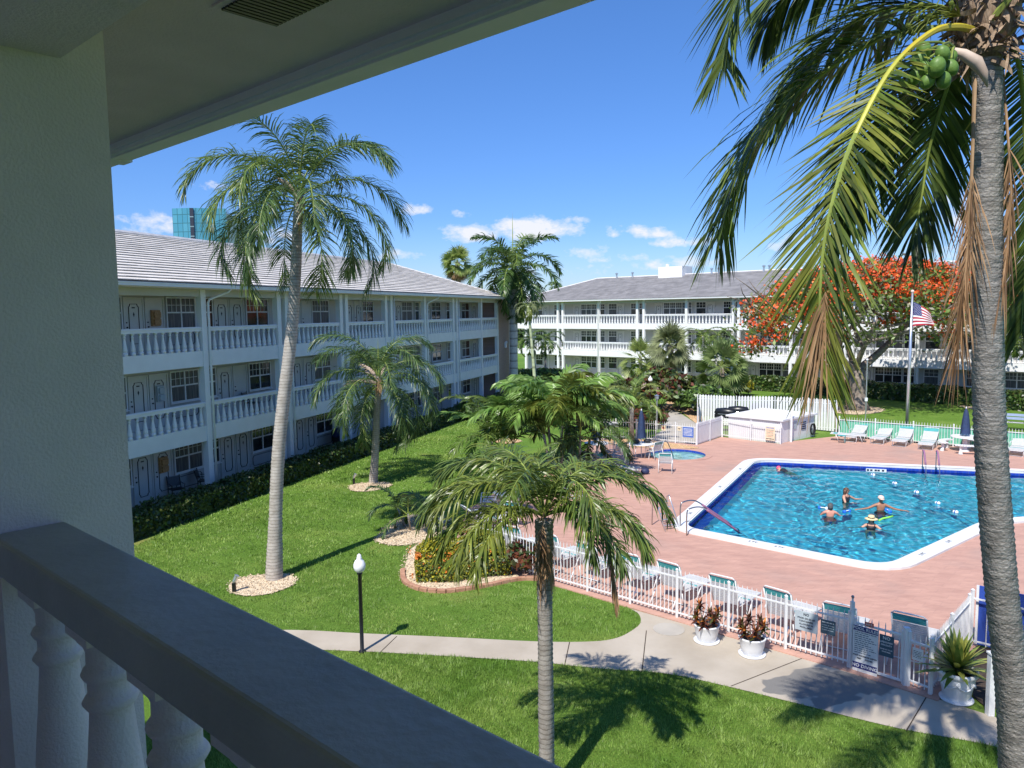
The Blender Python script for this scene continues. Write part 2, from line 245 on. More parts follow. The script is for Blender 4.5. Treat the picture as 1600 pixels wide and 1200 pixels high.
def watermat(nm='pool_water', tint=(.31, .78, .89, 1)):
    m = bpy.data.materials.new(nm); m.use_nodes = True; t = m.node_tree; t.nodes.clear(); o = N(t, 'ShaderNodeOutputMaterial')
    tr = N(t, 'ShaderNodeBsdfTransparent'); tr.inputs[0].default_value = (.42, .83, .92, 1)
    rf = N(t, 'ShaderNodeBsdfRefraction'); rf.inputs['Color'].default_value = tint; rf.inputs['IOR'].default_value = 1.33; rf.inputs['Roughness'].default_value = 0.0
    gl = N(t, 'ShaderNodeBsdfGlossy'); gl.inputs['Roughness'].default_value = .03; fr = N(t, 'ShaderNodeFresnel'); fr.inputs[0].default_value = 1.33
    m1 = N(t, 'ShaderNodeMixShader'); m1.inputs[0].default_value = 1.0; t.links.new(tr.outputs[0], m1.inputs[1]); t.links.new(rf.outputs[0], m1.inputs[2])
    m2 = N(t, 'ShaderNodeMixShader'); t.links.new(fr.outputs[0], m2.inputs[0]); t.links.new(m1.outputs[0], m2.inputs[1]); t.links.new(gl.outputs[0], m2.inputs[2])
    t.links.new(m2.outputs[0], o.inputs[0]); return m
M['water'] = watermat(); M['spawater'] = watermat('spa_water', (.72, .93, .92, 1))
def towermat():
    m = bpy.data.materials.new('teal_curtain_wall'); m.use_nodes = True; t = m.node_tree; p = t.nodes['Principled BSDF']; p.inputs['Roughness'].default_value = .12; p.inputs['Specular IOR Level'].default_value = .8
    co = N(t, 'ShaderNodeTexCoord'); mpn = N(t, 'ShaderNodeMapping'); mpn.inputs['Rotation'].default_value = (rad(90), 0, 0); t.links.new(co.outputs['Object'], mpn.inputs[0])
    b = N(t, 'ShaderNodeTexBrick'); b.offset = 0; b.inputs['Scale'].default_value = 1; b.inputs['Brick Width'].default_value = 2.1; b.inputs['Row Height'].default_value = 3.3; b.inputs['Mortar Size'].default_value = .14
    b.inputs['Color1'].default_value = (.060, .25, .36, 1); b.inputs['Color2'].default_value = (.085, .30, .41, 1); b.inputs['Mortar'].default_value = (.035, .13, .15, 1)
    t.links.new(mpn.outputs[0], b.inputs['Vector']); t.links.new(b.outputs[0], p.inputs['Base Color']); return m
M['tealglass'] = towermat()
M['towergrey'] = pmat('tower_grey_cladding', (.22, .30, .34), .3, .15, .3)
def flagmat():
    m = pmat('flag_red', (.45, .02, .04), .7, .05); M['flagred'] = m
    M['flagblue'] = pmat('flag_blue', (.02, .03, .16), .7, .05); M['flagwhite'] = pmat('flag_white', (.80, .78, .76), .7, .03)
flagmat()

# ------------------------------------------------------------------ mesh builder
class MB:
    def __init__(s): s.v = []; s.f = []; s.m = []
    def add(s, vs, fs, mi=0):
        b = len(s.v); s.v += [tuple(x) for x in vs]; s.f += [tuple(b+i for i in f) for f in fs]; s.m += [mi]*len(fs); return s
    def obox(s, o, a, b, c, mi=0):
        o, a, b, c = V(o), V(a), V(b), V(c)
        if a.cross(b).dot(c) < 0: a, b = b, a
        p = [o, o+a, o+a+b, o+b, o+c, o+a+c, o+a+b+c, o+b+c]
        return s.add(p, [(0, 3, 2, 1), (4, 5, 6, 7), (0, 1, 5, 4), (1, 2, 6, 5), (2, 3, 7, 6), (3, 0, 4, 7)], mi)
    def box(s, x0, x1, y0, y1, z0, z1, mi=0): return s.obox((x0, y0, z0), (x1-x0, 0, 0), (0, y1-y0, 0), (0, 0, z1-z0), mi)
    def bar(s, p, q, w, h=None, mi=0, up=V((0, 0, 1))):
        p, q = V(p), V(q); d = q-p; h = h or w
        sd = d.cross(up)
        if sd.length < 1e-5: sd = d.cross(V((1, 0, 0)))
        sd.normalize(); u = sd.cross(d).normalized()
        return s.obox(p-sd*w/2-u*h/2, d, sd*w, u*h, mi)
    def tube(s, pts, r, n=8, mi=0, cap=True):
        pts = [V(p) for p in pts]; rs = r if isinstance(r, (list, tuple)) else [r]*len(pts); b = len(s.v); ref = None
        for i, p in enumerate(pts):
            t = (pts[min(i+1, len(pts)-1)]-pts[max(i-1, 0)]).normalized()
            if ref is None:
                ref = t.cross(V((0, 0, 1)))
                if ref.length < .05: ref = t.cross(V((1, 0, 0)))
            ref = (ref - t*ref.dot(t)).normalized(); w = t.cross(ref)
            for k in range(n):
                a = 2*pi*k/n; s.v.append(tuple(p+(ref*cos(a)+w*sin(a))*rs[i]))
        for i in range(len(pts)-1):
            for k in range(n):
                k2 = (k+1) % n; s.f.append((b+i*n+k, b+i*n+k2, b+(i+1)*n+k2, b+(i+1)*n+k)); s.m.append(mi)
        if cap:
            s.f.append(tuple(b+k for k in range(n))[::-1]); s.f.append(tuple(b+(len(pts)-1)*n+k for k in range(n))); s.m += [mi, mi]
        return s
    def lathe(s, prof, n=16, o=(0, 0, 0), mi=0, sq=None, ax=None):
        o = V(o); b = len(s.v)
        for r, z in prof:
            for k in range(n):
                a = 2*pi*(k+.5)/n
                p = V((r*cos(a), r*sin(a), z)); s.v.append(tuple(o+(ax@p if ax else p)))
        for i in range(len(prof)-1):
            for k in range(n):
                k2 = (k+1) % n; s.f.append((b+i*n+k, b+i*n+k2, b+(i+1)*n+k2, b+(i+1)*n+k)); s.m.append(mi)
        s.f.append(tuple(b+k for k in range(n))[::-1]); s.f.append(tuple(b+(len(prof)-1)*n+k for k in range(n))); s.m += [mi, mi]
        return s
    def ball(s, o, rx, ry=None, rz=None, n=12, mi=0, M3=None):
        ry = ry or rx; rz = rz or rx; o = V(o); b = len(s.v); m = max(4, n//2)
        for i in range(m+1):
            th = pi*i/m
            for k in range(n):
                a = 2*pi*k/n; p = V((rx*sin(th)*cos(a), ry*sin(th)*sin(a), rz*cos(th)))
                if M3: p = M3@p
                s.v.append(tuple(o+p))
        for i in range(m):
            for k in range(n):
                k2 = (k+1) % n; s.f.append((b+i*n+k, b+(i+1)*n+k, b+(i+1)*n+k2, b+i*n+k2)); s.m.append(mi)
        return s
    def prism(s, poly, z0, z1, mi=0, mitop=None):
        tri = tessellate_polygon([[V((p[0], p[1], 0)) for p in poly]]); n = len(poly); b = len(s.v)
        s.v += [(p[0], p[1], z1) for p in poly]+[(p[0], p[1], z0) for p in poly]
        ar = sum(poly[i][0]*poly[(i+1) % n][1]-poly[(i+1) % n][0]*poly[i][1] for i in range(n))
        for t in tri:
            a, c, d = t; A = V(poly[a][:2]).to_3d(); B = V(poly[c][:2]).to_3d(); Cc = V(poly[d][:2]).to_3d()
            if (B-A).cross(Cc-A).z < 0: c, d = d, c
            s.f.append((b+a, b+c, b+d)); s.m.append(mi if mitop is None else mitop); s.f.append((b+n+a, b+n+d, b+n+c)); s.m.append(mi)
        for i in range(n):
            j = (i+1) % n; q = (b+i, b+n+i, b+n+j, b+j)
            s.f.append(q if ar > 0 else q[::-1]); s.m.append(mi)
        return s
    def mesh(s, name, mats, smooth=False):
        me = bpy.data.meshes.new(name); me.from_pydata(s.v, [], s.f)
        for m in (mats if isinstance(mats, (list, tuple)) else [mats]): me.materials.append(m)
        if len(me.materials) > 1: me.polygons.foreach_set('material_index', s.m)
        if smooth: me.polygons.foreach_set('use_smooth', [True]*len(s.f))
        me.update(); return me
    def build(s, name, mats, parent=None, smooth=False, loc=None):
        return link(name, s.mesh(name, mats, smooth), parent, loc)
def link(name, me, parent=None, loc=None, rz=None):
    o = bpy.data.objects.new(name, me); COL.objects.link(o)
    if parent: o.parent = parent
    if loc is not None: o.location = loc
    if rz is not None: o.rotation_euler = (0, 0, rz)
    return o
def npmesh(name, verts, faces, mats, midx=None, smooth=False):
    me = bpy.data.meshes.new(name); k = faces.shape[1]
    me.vertices.add(len(verts)); me.vertices.foreach_set('co', np.asarray(verts, np.float32).ravel())
    me.loops.add(faces.size); me.loops.foreach_set('vertex_index', faces.astype(np.int32).ravel())
    me.polygons.add(len(faces)); me.polygons.foreach_set('loop_start', np.arange(0, faces.size, k, dtype=np.int32))
    for m in (mats if isinstance(mats, (list, tuple)) else [mats]): me.materials.append(m)
    if midx is not None: me.polygons.foreach_set('material_index', midx.astype(np.int32))
    if smooth: me.polygons.foreach_set('use_smooth', np.ones(len(faces), bool))
    me.update(calc_edges=True); me.validate(); return me
def tag(o, label=None, cat=None, group=None, kind=None):
    if label: o['label'] = label
    if cat: o['category'] = cat
    if group: o['group'] = group
    if kind: o['kind'] = kind
    return o
def thing(name, loc, label, cat, group=None, rz=0.0):
    o = bpy.data.objects.new(name, None); COL.objects.link(o); o.location = loc; o.rotation_euler = (0, 0, rz); o.empty_display_size = .2
    return tag(o, label, cat, group)
def struct(name, me, loc=None): return tag(link(name, me, None, loc), kind='structure')
def copy_tree(o, parent=None):
    c = o.copy(); COL.objects.link(c)
    if parent: c.parent = parent
    for ch in list(o.children): copy_tree(ch, c)
    return c
def poly_mesh(name, outer, holes, z, m):
    loops = [[V((p[0], p[1], 0)) for p in L] for L in [outer]+holes]; tri = tessellate_polygon(loops); flat = [p for L in loops for p in L]; fs = []
    for a, b, c in tri:
        if (flat[b]-flat[a]).cross(flat[c]-flat[a]).z < 0: b, c = c, b
        fs.append((a, b, c))
    mb = MB(); mb.add([(p.x, p.y, z) for p in flat], fs); return mb.mesh(name, m)
def catmull(P, n=6, closed=False):
    P = [V(p) for p in P]; R = []; L = len(P)
    for i in range(L if closed else L-1):
        if closed: a, b, c, d = P[i-1], P[i], P[(i+1) % L], P[(i+2) % L]
        else: a, b, c, d = P[max(i-1, 0)], P[i], P[i+1], P[min(i+2, L-1)]
        for k in range(n):
            t = k/n; R.append(.5*((2*b)+(c-a)*t+(2*a-5*b+4*c-d)*t*t+(3*b-a-3*c+d)*t**3))
    if not closed: R.append(P[-1])
    return R
def rounded(poly, r, n=6):
    R = []; L = len(poly)
    for i in range(L):
        a, b, c = V(poly[i-1][:2]), V(poly[i][:2]), V(poly[(i+1) % L][:2]); rr = r[i] if isinstance(r, list) else r
        p, q = b+(a-b).normalized()*rr, b+(c-b).normalized()*rr
        for k in range(n+1):
            t = k/n; R.append(p*(1-t)**2+b*2*t*(1-t)+q*t*t)
    return R
def offset(poly, d):
    R = []; L = len(poly)
    for i in range(L):
        a, b, c = V(poly[i-1][:2]), V(poly[i][:2]), V(poly[(i+1) % L][:2]); e1 = (b-a).normalized(); e2 = (c-b).normalized()
        n1, n2 = V((e1.y, -e1.x)), V((e2.y, -e2.x)); nn = n1+n2
        nn = nn.normalized() if nn.length > 1e-6 else n1
        R.append(b+nn*(d/max(.4, nn.dot(n1))))
    return R

# ------------------------------------------------------------------ directions of the wings
aL = rad(18.536); dL = V((sin(aL), cos(aL), 0)); nL = V((dL.y, -dL.x, 0))        # along the left wing / out of it
aF = rad(-47.3); dF = V((sin(aF), cos(aF), 0)); nF = V((dF.y, -dF.x, 0))          # along the far wing (leftwards) / away
aO = rad(-47.9); dO = V((sin(aO), cos(aO), 0)); nO = V((dO.y, -dO.x, 0))          # the balcony we stand on

# ------------------------------------------------------------------ ground, paths, pool
POOL = rounded([(5.75, 25.15), (10.45, 21.0), (16.1, 25.55), (27, 27.6), (27.5, 31.3), (11.75, 36.35)], [.55, .8, 1.0, .5, .5, .9])
COPE = offset(POOL, .54)
SPC = V((8.3, 38.2)); SPA = [SPC+V((1.42*cos(2*pi*k/40), 1.42*sin(2*pi*k/40))) for k in range(40)]; SPO = [SPC+V((1.74*cos(2*pi*k/40), 1.74*sin(2*pi*k/40))) for k in range(40)]
DECK = [(-1.95, 22.62), (-1.17, 21.92), (6.72, 14.80), (7.86, 13.62), (10.0, 15.95), (30, 20), (33, 32.2), (25.6, 37.8), (18.6, 43.2), (15.3, 41.7), (14.45, 40.95), (12, 43.45), (9.95, 41.1), (7.05, 43.2), (4.9, 43.5), (3.4, 38.5), (.6, 34), (-1.7, 28)]
struct('lawn', poly_mesh('lawn', [(-700, -300), (700, -300), (700, 900), (-700, 900)], [COPE, SPO], 0, M['lawn']))
struct('pool_deck', poly_mesh('pool_deck', DECK, [COPE, SPO], .03, M['deck']))
mb = MB(); mb.v = []
for i in range(len(DECK)):
    a, b = DECK[i], DECK[(i+1) % len(DECK)]; mb.add([(*a, -.05), (*b, -.05), (*b, .03), (*a, .03)], [(0, 1, 2, 3)])
struct('deck_edge', mb.mesh('deck_edge', M['deck']))
def ring(mb, o, i, z, mi=0, zo=None, zi=None):
    n = len(o); b = len(mb.v); mb.v += [(p.x, p.y, z) for p in o]+[(p.x, p.y, z) for p in i]
    for k in range(n):
        j = (k+1) % n; mb.f.append((b+k, b+j, b+n+j, b+n+k)); mb.m.append(mi)
    for src, zz, fl in ((0, zo, 1), (n, zi, 0)):
        if zz is None: continue
        b2 = len(mb.v); mb.v += [(*mb.v[b+src+k][:2], zz) for k in range(n)]
        for k in range(n):
            j = (k+1) % n; q = (b+src+k, b2+k, b2+j, b+src+j); mb.f.append(q if fl else q[::-1]); mb.m.append(mi)
mb = MB(); mid = offset(POOL, .06); ring(mb, COPE, mid, .095, 0, -.05, None); ring(mb, mid, POOL, .08, 0, None, .0)
struct('pool_coping', mb.mesh('pool_coping', M['coping']))
def walls(mb, P, z0, z1, mi):
    n = len(P); b = len(mb.v); mb.v += [(p[0], p[1], z1) for p in P]+[(p[0], p[1], z0) for p in P]
    for k in range(n):
        j = (k+1) % n; mb.f.append((b+k, b+n+k, b+n+j, b+j)[::-1]); mb.m.append(mi)
mb = MB(); walls(mb, POOL, -.42, .0, 1); walls(mb, POOL, -1.4, -.42, 0)
tri = tessellate_polygon([[V((p.x, p.y, 0)) for p in POOL]]); mb.add([(p.x, p.y, -1.4) for p in POOL], tri, 0)
# blue tiled benches along the left and the near right side, pale entry steps in the near left corner
def strip(a, b, w, z):
    a, b = V(a), V(b); d = (b-a).normalized(); n = V((-d.y, d.x)); q = [a, b, b+n*w, a+n*w]
    mb.prism([(p.x, p.y) for p in q], -1.4, z, 0, 1)
strip((11.6, 36.2), (5.9, 25.3), .36, -.34); strip((10.6, 21.2), (16.1, 25.65), .26, -.36); strip((27, 31.4), (12.2, 36.1), .3, -.3)
sA = V((6.0, 24.95)); dA = (V((10.45, 21.0))-V((5.75, 25.15))).normalized(); nA = V((-dA.y, dA.x))
for k, (l, z) in enumerate(((1.6, -.5), (1.95, -.8), (2.3, -1.1))):
    q = [sA, sA+dA*l, sA+dA*l+nA*1.2*(1+.1*k), sA+nA*1.2*(1+.1*k)]; mb.prism([(p.x, p.y) for p in q], -1.4, z, 0)
struct('pool_basin', mb.mesh('pool_basin', [M['plaster'], M['bluetile']]))
mb = MB(); ring(mb, SPO, SPA, .05, 0, -.05, None); walls(mb, SPA, -.09, .05, 1); walls(mb, SPA, -.6, -.09, 2); mb.add([(p.x, p.y, -.6) for p in SPA], tessellate_polygon([[V((p.x, p.y, 0)) for p in SPA]]), 2)
struct('spa_basin', mb.mesh('spa_basin', [M['deck'], M['bluetile'], M['spaplaster']]))
# rippled water sheets
WV = []
for k in range(34):
    lam = .22*(1.1/.22)**RNG.random(); th = RNG.normal(.6, 1.3); WV.append((2*pi/lam*cos(th), 2*pi/lam*sin(th), RNG.random()*2*pi, lam*.0029*RNG.uniform(.6, 1.3)))
def water(name, x0, x1, y0, y1, z, d, gain=1.0):
    nx, ny = int((x1-x0)/d)+1, int((y1-y0)/d)+1; xs = np.linspace(x0, x1, nx); ys = np.linspace(y0, y1, ny); X, Y = np.meshgrid(xs, ys)
    X2 = X+.25*np.sin(1.3*Y+.7)+.18*np.sin(.9*X+2*Y); Y2 = Y+.25*np.sin(1.1*X+1.9)+.15*np.sin(1.7*X-.6*Y); H = np.zeros_like(X)
    for kx, ky, ph, am in WV: H += am*gain*np.sin(kx*X2+ky*Y2+ph)
    H *= 1+.45*np.sin(.8*X+.5*Y)*np.sin(.5*X-.9*Y)
    vs = np.stack([X, Y, z+H], -1).reshape(-1, 3); idx = np.arange(nx*ny).reshape(ny, nx)
    fs = np.stack([idx[:-1, :-1], idx[:-1, 1:], idx[1:, 1:], idx[1:, :-1]], -1).reshape(-1, 4)
    return struct(name, npmesh(name, vs, fs, M['water'], smooth=True))
wat = water('pool_water', 5.3, 27.6, 20.6, 36.6, -.11, .055)
wat.cycles.is_caustics_caster = wspa_on = True; sl.cycles.is_caustics_light = True
for o in bpy.data.objects:
    if o.name in ('pool_basin', 'spa_basin'): o.cycles.is_caustics_receiver = True
wspa = water('spa_water', 6.6, 10.0, 36.5, 39.9, -.06, .07, .7); wspa.cycles.is_caustics_caster = True; wspa.data.materials[0] = M['spawater']
# walkway in front of the fence
up = [(280, 985), (460, 985), (560, 990), (700, 996), (840, 1003), (925, 1003), (965, 997), (990, 984), (1001, 973), (998, 960), (985, 952)]
up2 = [(1145, 997), (1300, 1040), (1450, 1088), (1545, 1118), (1640, 1150)]
lo = [(1640, 1195), (1545, 1165), (1400, 1138), (1250, 1101), (1140, 1074), (1040, 1053), (930, 1045), (840, 1035), (700, 1026), (530, 1017), (280, 1010)]
WALK = [p.xy for p in catmull([G(*q) for q in up], 4)]+[G(*q).xy for q in up2]+[p.xy for p in catmull([G(*q) for q in lo], 4)]
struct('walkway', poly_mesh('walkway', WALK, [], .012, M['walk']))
mb = MB()                                                                         # expansion joints
for a, b in (((890, 1003), (882, 1040)), ((1257, 1027), (1142, 1072)), ((1448, 1088), (1416, 1142)), ((620, 994), (592, 1021)), ((1010, 985), (1003, 1050))):
    p, q = G(*a, .016), G(*b, .016); d = (q-p).normalized(); n = V((-d.y, d.x, 0))*.010; mb.add([p-n, q-n, q+n, p+n], [(0, 1, 2, 3)])
struct('walkway_joints', mb.mesh('walkway_joints', M['soil']))
mb = MB(); c = G(1045, 983, .018)                                                   # round utility cover set in the walkway
mb.lathe([(.36, -.004), (.36, .004), (.33, .007), (.30, .003), (.0, .003)], 28, c); o = mb.build('utility_cover', M['concrete']); tag(o, 'round pale concrete utility cover set flush in the walkway beside the fence', 'cover')
# paths beyond the spa fence and planted beds
pth = [G(*q).xy for q in [(1012, 690), (1085, 697), (1097, 668), (1062, 645), (1042, 634), (1020, 640), (1040, 655), (1035, 672)]]
struct('garden_path', poly_mesh('garden_path', pth, [], .010, M['concrete']))
pt2 = [G(*q).xy for q in [(880, 631), (970, 636), (1030, 641), (1030, 637), (970, 633), (880, 628)]]; struct('lawn_path', poly_mesh('lawn_path', pt2, [], .009, M['concrete']))
MULCH = []
def bed(name, pix, m, z=.025, pts=None):
    P = [p.xy for p in catmull(pts or [G(*q) for q in pix], 5, True)]; MULCH.append(P); return struct(name, poly_mesh(name, P, [], z, M[m]))
def circ(c, r): return [V((c.x+r*cos(2*pi*k/12)*random.uniform(.94, 1.05), c.y+r*sin(2*pi*k/12)*random.uniform(.94, 1.05), 0)) for k in range(12)]
B1 = G(428, 905); B2 = G(583, 754)
bed('mulch_bed', [(358, 915), (362, 927), (385, 932), (420, 929), (452, 918), (463, 908), (455, 900), (440, 897), (400, 900), (372, 906)], 'mulch')
bed('mulch_bed', [(545, 762), (553, 768), (580, 768), (606, 762), (611, 757), (600, 754), (575, 755), (555, 757)], 'mulch')
bed('mulch_bed', [(588, 842), (598, 850), (625, 853), (655, 848), (690, 832), (700, 812), (660, 806), (630, 808), (605, 822)], 'mulch')
bed('mulch_bed', [(770, 690), (790, 694), (815, 690), (800, 686), (780, 686)], 'mulchtan')
bed('mulch_bed', [(1040, 640), (1062, 643), (1085, 660), (1098, 668), (1100, 655), (1082, 640), (1068, 628), (1045, 626)], 'mulchtan')
bed('mulch_bed', [(930, 636), (960, 648), (1000, 655), (1035, 650), (1030, 640), (985, 632), (945, 622), (925, 622)], 'mulchtan')
bed('mulch_bed', [(905, 690), (1000, 700), (1060, 702), (1090, 700), (1000, 688), (940, 688)], 'mulchtan', .045)
bed('mulch_bed', [(1293, 641), (1310, 646), (1340, 648), (1372, 645), (1380, 640), (1360, 636), (1320, 635)], 'mulch')
bed('mulch_bed', [(1500, 633), (1525, 640), (1600, 640), (1600, 634), (1540, 631)], 'mulch')
BED = [p.xy for p in catmull([G(*q) for q in [(629, 900), (634, 912), (655, 922), (690, 926), (730, 922), (775, 914), (815, 906), (850, 908), (868, 915)]], 5)]+[V((-.9, 23.6)), V((-3.0, 24.0)), G(640, 860).xy]
MULCH.append(BED); struct('shrub_bed', poly_mesh('shrub_bed', BED, [], .02, M['mulch']))

# lawn blades where the lawn is close enough to show them
def inpoly(P, x, y):
    c = np.zeros(len(x), bool); n = len(P)
    for i in range(n):
        x1, y1 = P[i][0], P[i][1]; x2, y2 = P[(i+1) % n][0], P[(i+1) % n][1]
        if y1 == y2: continue
        c ^= ((y1 > y) != (y2 > y)) & (x < (x2-x1)*(y-y1)/(y2-y1)+x1)
    return c
def blades(name, zones):
    Vs, n0 = [], 0
    for (poly, dens, h, w) in zones:
        P = np.array([(p[0], p[1]) for p in poly]); lo_, hi_ = P.min(0), P.max(0); n = int((hi_-lo_).prod()*dens)
        x = RNG.uniform(lo_[0], hi_[0], n); y = RNG.uniform(lo_[1], hi_[1], n); k = inpoly(poly, x, y)
        for q in [WALK, DECK]+MULCH: k &= ~inpoly(q, x, y)
        x, y = x[k], y[k]; n = len(x); th = RNG.uniform(0, 2*pi, n); cl1 = np.sin(7.3*x+2.1*np.sin(3.1*y))+np.sin(8.9*y+1.7*np.sin(4.3*x))+np.sin(5.1*(x+y)+2*np.sin(2.3*x)); le = RNG.uniform(0, .8, n)+.12*cl1; la = 2.2*cl1+RNG.uniform(-1.6, 1.6, n)
        patch = .78+.30*np.sin(.9*x+.6*np.sin(.7*y))*np.sin(.8*y+.5*x)+.11*cl1; hh = h*RNG.uniform(.55, 1.25, n)*patch; ww = w*RNG.uniform(.7, 1.2, n)
        b = np.stack([x, y, np.zeros(n)], 1); s = np.stack([np.cos(th), np.sin(th), np.zeros(n)], 1)*ww[:, None]/2
        t = b+np.stack([np.cos(la)*le*hh, np.sin(la)*le*hh, hh], 1); Vs.append(np.stack([b-s, b+s, t], 1).reshape(-1, 3))
    vs = np.concatenate(Vs); fs = np.arange(len(vs)).reshape(-1, 3); o = link(name, npmesh(name, vs, fs, M['blade'])); return tag(o, kind='stuff')
g = lambda *L: [G(*q).xy for q in L]
blades('grass', [(g((280, 1010), (540, 1012), (840, 1030), (1040, 1048), (1250, 1098), (1545, 1160), (1650, 1195), (1650, 1260), (200, 1260)), 2300, .075, .014),
                 (g((300, 990), (1010, 1003), (990, 940), (640, 880), (330, 880)), 1000, .07, .016), (g((330, 882), (660, 882), (700, 800), (560, 740), (215, 850)), 480, .075, .026), (g((150, 880), (215, 850), (330, 882), (330, 880), (300, 990), (280, 1010), (120, 1010)), 700, .07, .02), (g((215, 852), (560, 745), (720, 790), (800, 700), (800, 640), (690, 652), (440, 742)), 170, .08, .05)])

# ------------------------------------------------------------------ the apartment wings
BAL = [(.098, 0), (.098, .11), (.070, .12), (.088, .15), (.094, .21), (.078, .31), (.058, .43), (.044, .55), (.039, .62), (.054, .635), (.054, .66), (.041, .67), (.045, .72), (.075, .74), (.075, .78)]
def hip_courses(mb, x0, x1, y0, y1, z0, pitch, n, lip, mi=0, hips=(True, True)):
    """hip roof as overlapping tile courses; each course has a real butt edge"""
    hw = (y1-y0)/2; tp = math.tan(pitch)
    def rect(k):
        d = hw*k/n; return [x0+(d if hips[0] else 0), x1-(d if hips[1] else 0), y0+d, y1-d, z0+d*tp]
    for k in range(n):
        a = rect(k); b = rect(k+1.12 if k < n-1 else k+1); l = lip
        A = [(a[0], a[2]), (a[1], a[2]), (a[1], a[3]), (a[0], a[3])]; B = [(b[0], min(b[2], b[3])), (b[1], min(b[2], b[3])), (b[1], max(b[2], b[3])), (b[0], max(b[2], b[3]))]
        for i in range(4):
            j = (i+1) % 4; p, q = V((*A[i], a[4]+l)), V((*A[j], a[4]+l)); r, s_ = V((*B[j], b[4]+l*.15)), V((*B[i], b[4]+l*.15)); L = (q-p).length
            if i == 0:                                             # tiles of the visible slope: split so that each tile varies
                m = max(1, int(L/ .9)); off = (k % 2)*.5
                ts = [0]+[min(1, max(0, (t+off)/m)) for t in range(0 if off else 1, m)]+[1]
                for t0, t1 in zip(ts, ts[1:]):
                    if t1-t0 < 1e-4: continue
                    dz = V((0, 0, random.uniform(-.004, .006)))
                    P1, P2, P3, P4 = p.lerp(q, t0)+dz, p.lerp(q, t1)+dz, s_.lerp(r, t1), s_.lerp(r, t0)
                    bt = V((0, 0, min(l, .028))); bk_ = V((0, .085, 0)); mb.add([P1, P2, P3, P4, P1-bt, P2-bt, P1-bt+bk_, P2-bt+bk_, P1-V((0, 0, l+.02))+bk_, P2-V((0, 0, l+.02))+bk_], [(0, 1, 2, 3), (4, 5, 1, 0), (6, 7, 5, 4), (8, 9, 7, 6)], mi)
            else: mb.add([p, q, r, s_, p-V((0, 0, l)), q-V((0, 0, l))], [(0, 1, 2, 3), (4, 5, 1, 0)], mi)
    return x0+hw if hips[0] else x0, x1-hw if hips[1] else x1, (y0+y1)/2, z0+hw*tp
# shared meshes for doors, windows and balusters
def door_mesh():
    mb = MB(); mb.box(-.50, -.44, -.05, .02, 0, 2.12); mb.box(.44, .50, -.05, .02, 0, 2.12); mb.box(-.44, .44, -.05, .02, 2.06, 2.12); mb.box(-.44, .44, -.02, .02, .01, 2.06); return mb.mesh('door', M['door'])
def trim_mesh():
    mb = MB(); w, z0, z1, c = .24, .35, 1.86, .11
    P = [(-w, z0+c), (-w+.05, z0+c-.04), (-w+.07, z0), (w-.07, z0), (w-.05, z0+c-.04), (w, z0+c), (w, z1-c), (w-.05, z1-c+.04), (w-.07, z1), (-w+.07, z1), (-w+.05, z1-c+.04), (-w, z1-c)]
    for a, b in zip(P, P[1:]+P[:1]): mb.bar((a[0], -.029, a[1]), (b[0], -.029, b[1]), .034, .016)
    mb.box(-.07, .07, -.034, -.021, 1.70, 1.745); mb.add([(-.0, -.03, 1.56), (.045, -.03, 1.47), (0, -.03, 1.36), (-.045, -.03, 1.47)], [(0, 3, 2, 1)]); return mb.mesh('trim', M['trim'])
def handle_mesh():
    mb = MB(); mb.ball((-.37, -.06, .98), .035, n=8); mb.ball((-.37, -.04, 1.16), .028, n=8); return mb.mesh('handle', M['black'])
def win_mesh(w, lights):
    h0, h1 = .92, 2.1; mb = MB(); f = .055
    mb.box(-w/2-f, -w/2, -.05, .0, h0-f, h1+f); mb.box(w/2, w/2+f, -.05, .0, h0-f, h1+f); mb.box(-w/2, w/2, -.05, .0, h0-f, h0); mb.box(-w/2, w/2, -.05, .0, h1, h1+f)
    mb.box(-w/2, w/2, -.035, .0, 1.50, 1.56); mb.box(-w/2-.1, w/2+.1, -.09, -.051, h0-f-.04, h0-f)
    for k in range(1, lights): x = -w/2+w*k/lights; mb.box(x-.035, x+.035, -.036, .0, h0, 1.5); mb.box(x-.035, x+.035, -.036, .0, 1.56, h1)
    for k in range(lights):                                       # thin muntins of the upper sashes
        xa = -w/2+w*k/lights
        for q in (1/3, 2/3): x = xa+w/lights*q; mb.box(x-.010, x+.010, -.03, .0, 1.56, h1)
        mb.box(xa+.036, xa+w/lights-.036, -.028, .0, 1.82, 1.84)
    return mb.mesh('window', M['white'])
def pane_mesh(w, m): return MB().box(-w/2, w/2, -.012, -.004, .92, 2.1).mesh('pane', m)
def plate_mesh(w):
    mb = MB(); c = .09; z0, z1 = .22, .70; w /= 2
    P = [(-w, z0+c), (-w+c, z0), (w-c, z0), (w, z0+c), (w, z1-c), (w-c, z1), (-w+c, z1), (-w, z1-c)]
    for a, b in zip(P, P[1:]+P[:1]): mb.bar((a[0], -.012, a[1]), (b[0], -.012, b[1]), .026, .016)
    return mb.mesh('wall_trim', M['trim'])
ME = dict(door=door_mesh(), trim=trim_mesh(), handle=handle_mesh(), plate=plate_mesh(1.5))
for w, l in ((.55, 1), (1.05, 1), (1.55, 2), (2.1, 3)): ME['win%g' % w] = win_mesh(w, l); ME['pane%g' % w] = pane_mesh(w, M['glass']); ME['cur%g' % w] = pane_mesh(w, M['curtain'])
ME['bal'] = MB().lathe(BAL, 10).mesh('baluster', M['white'], True)
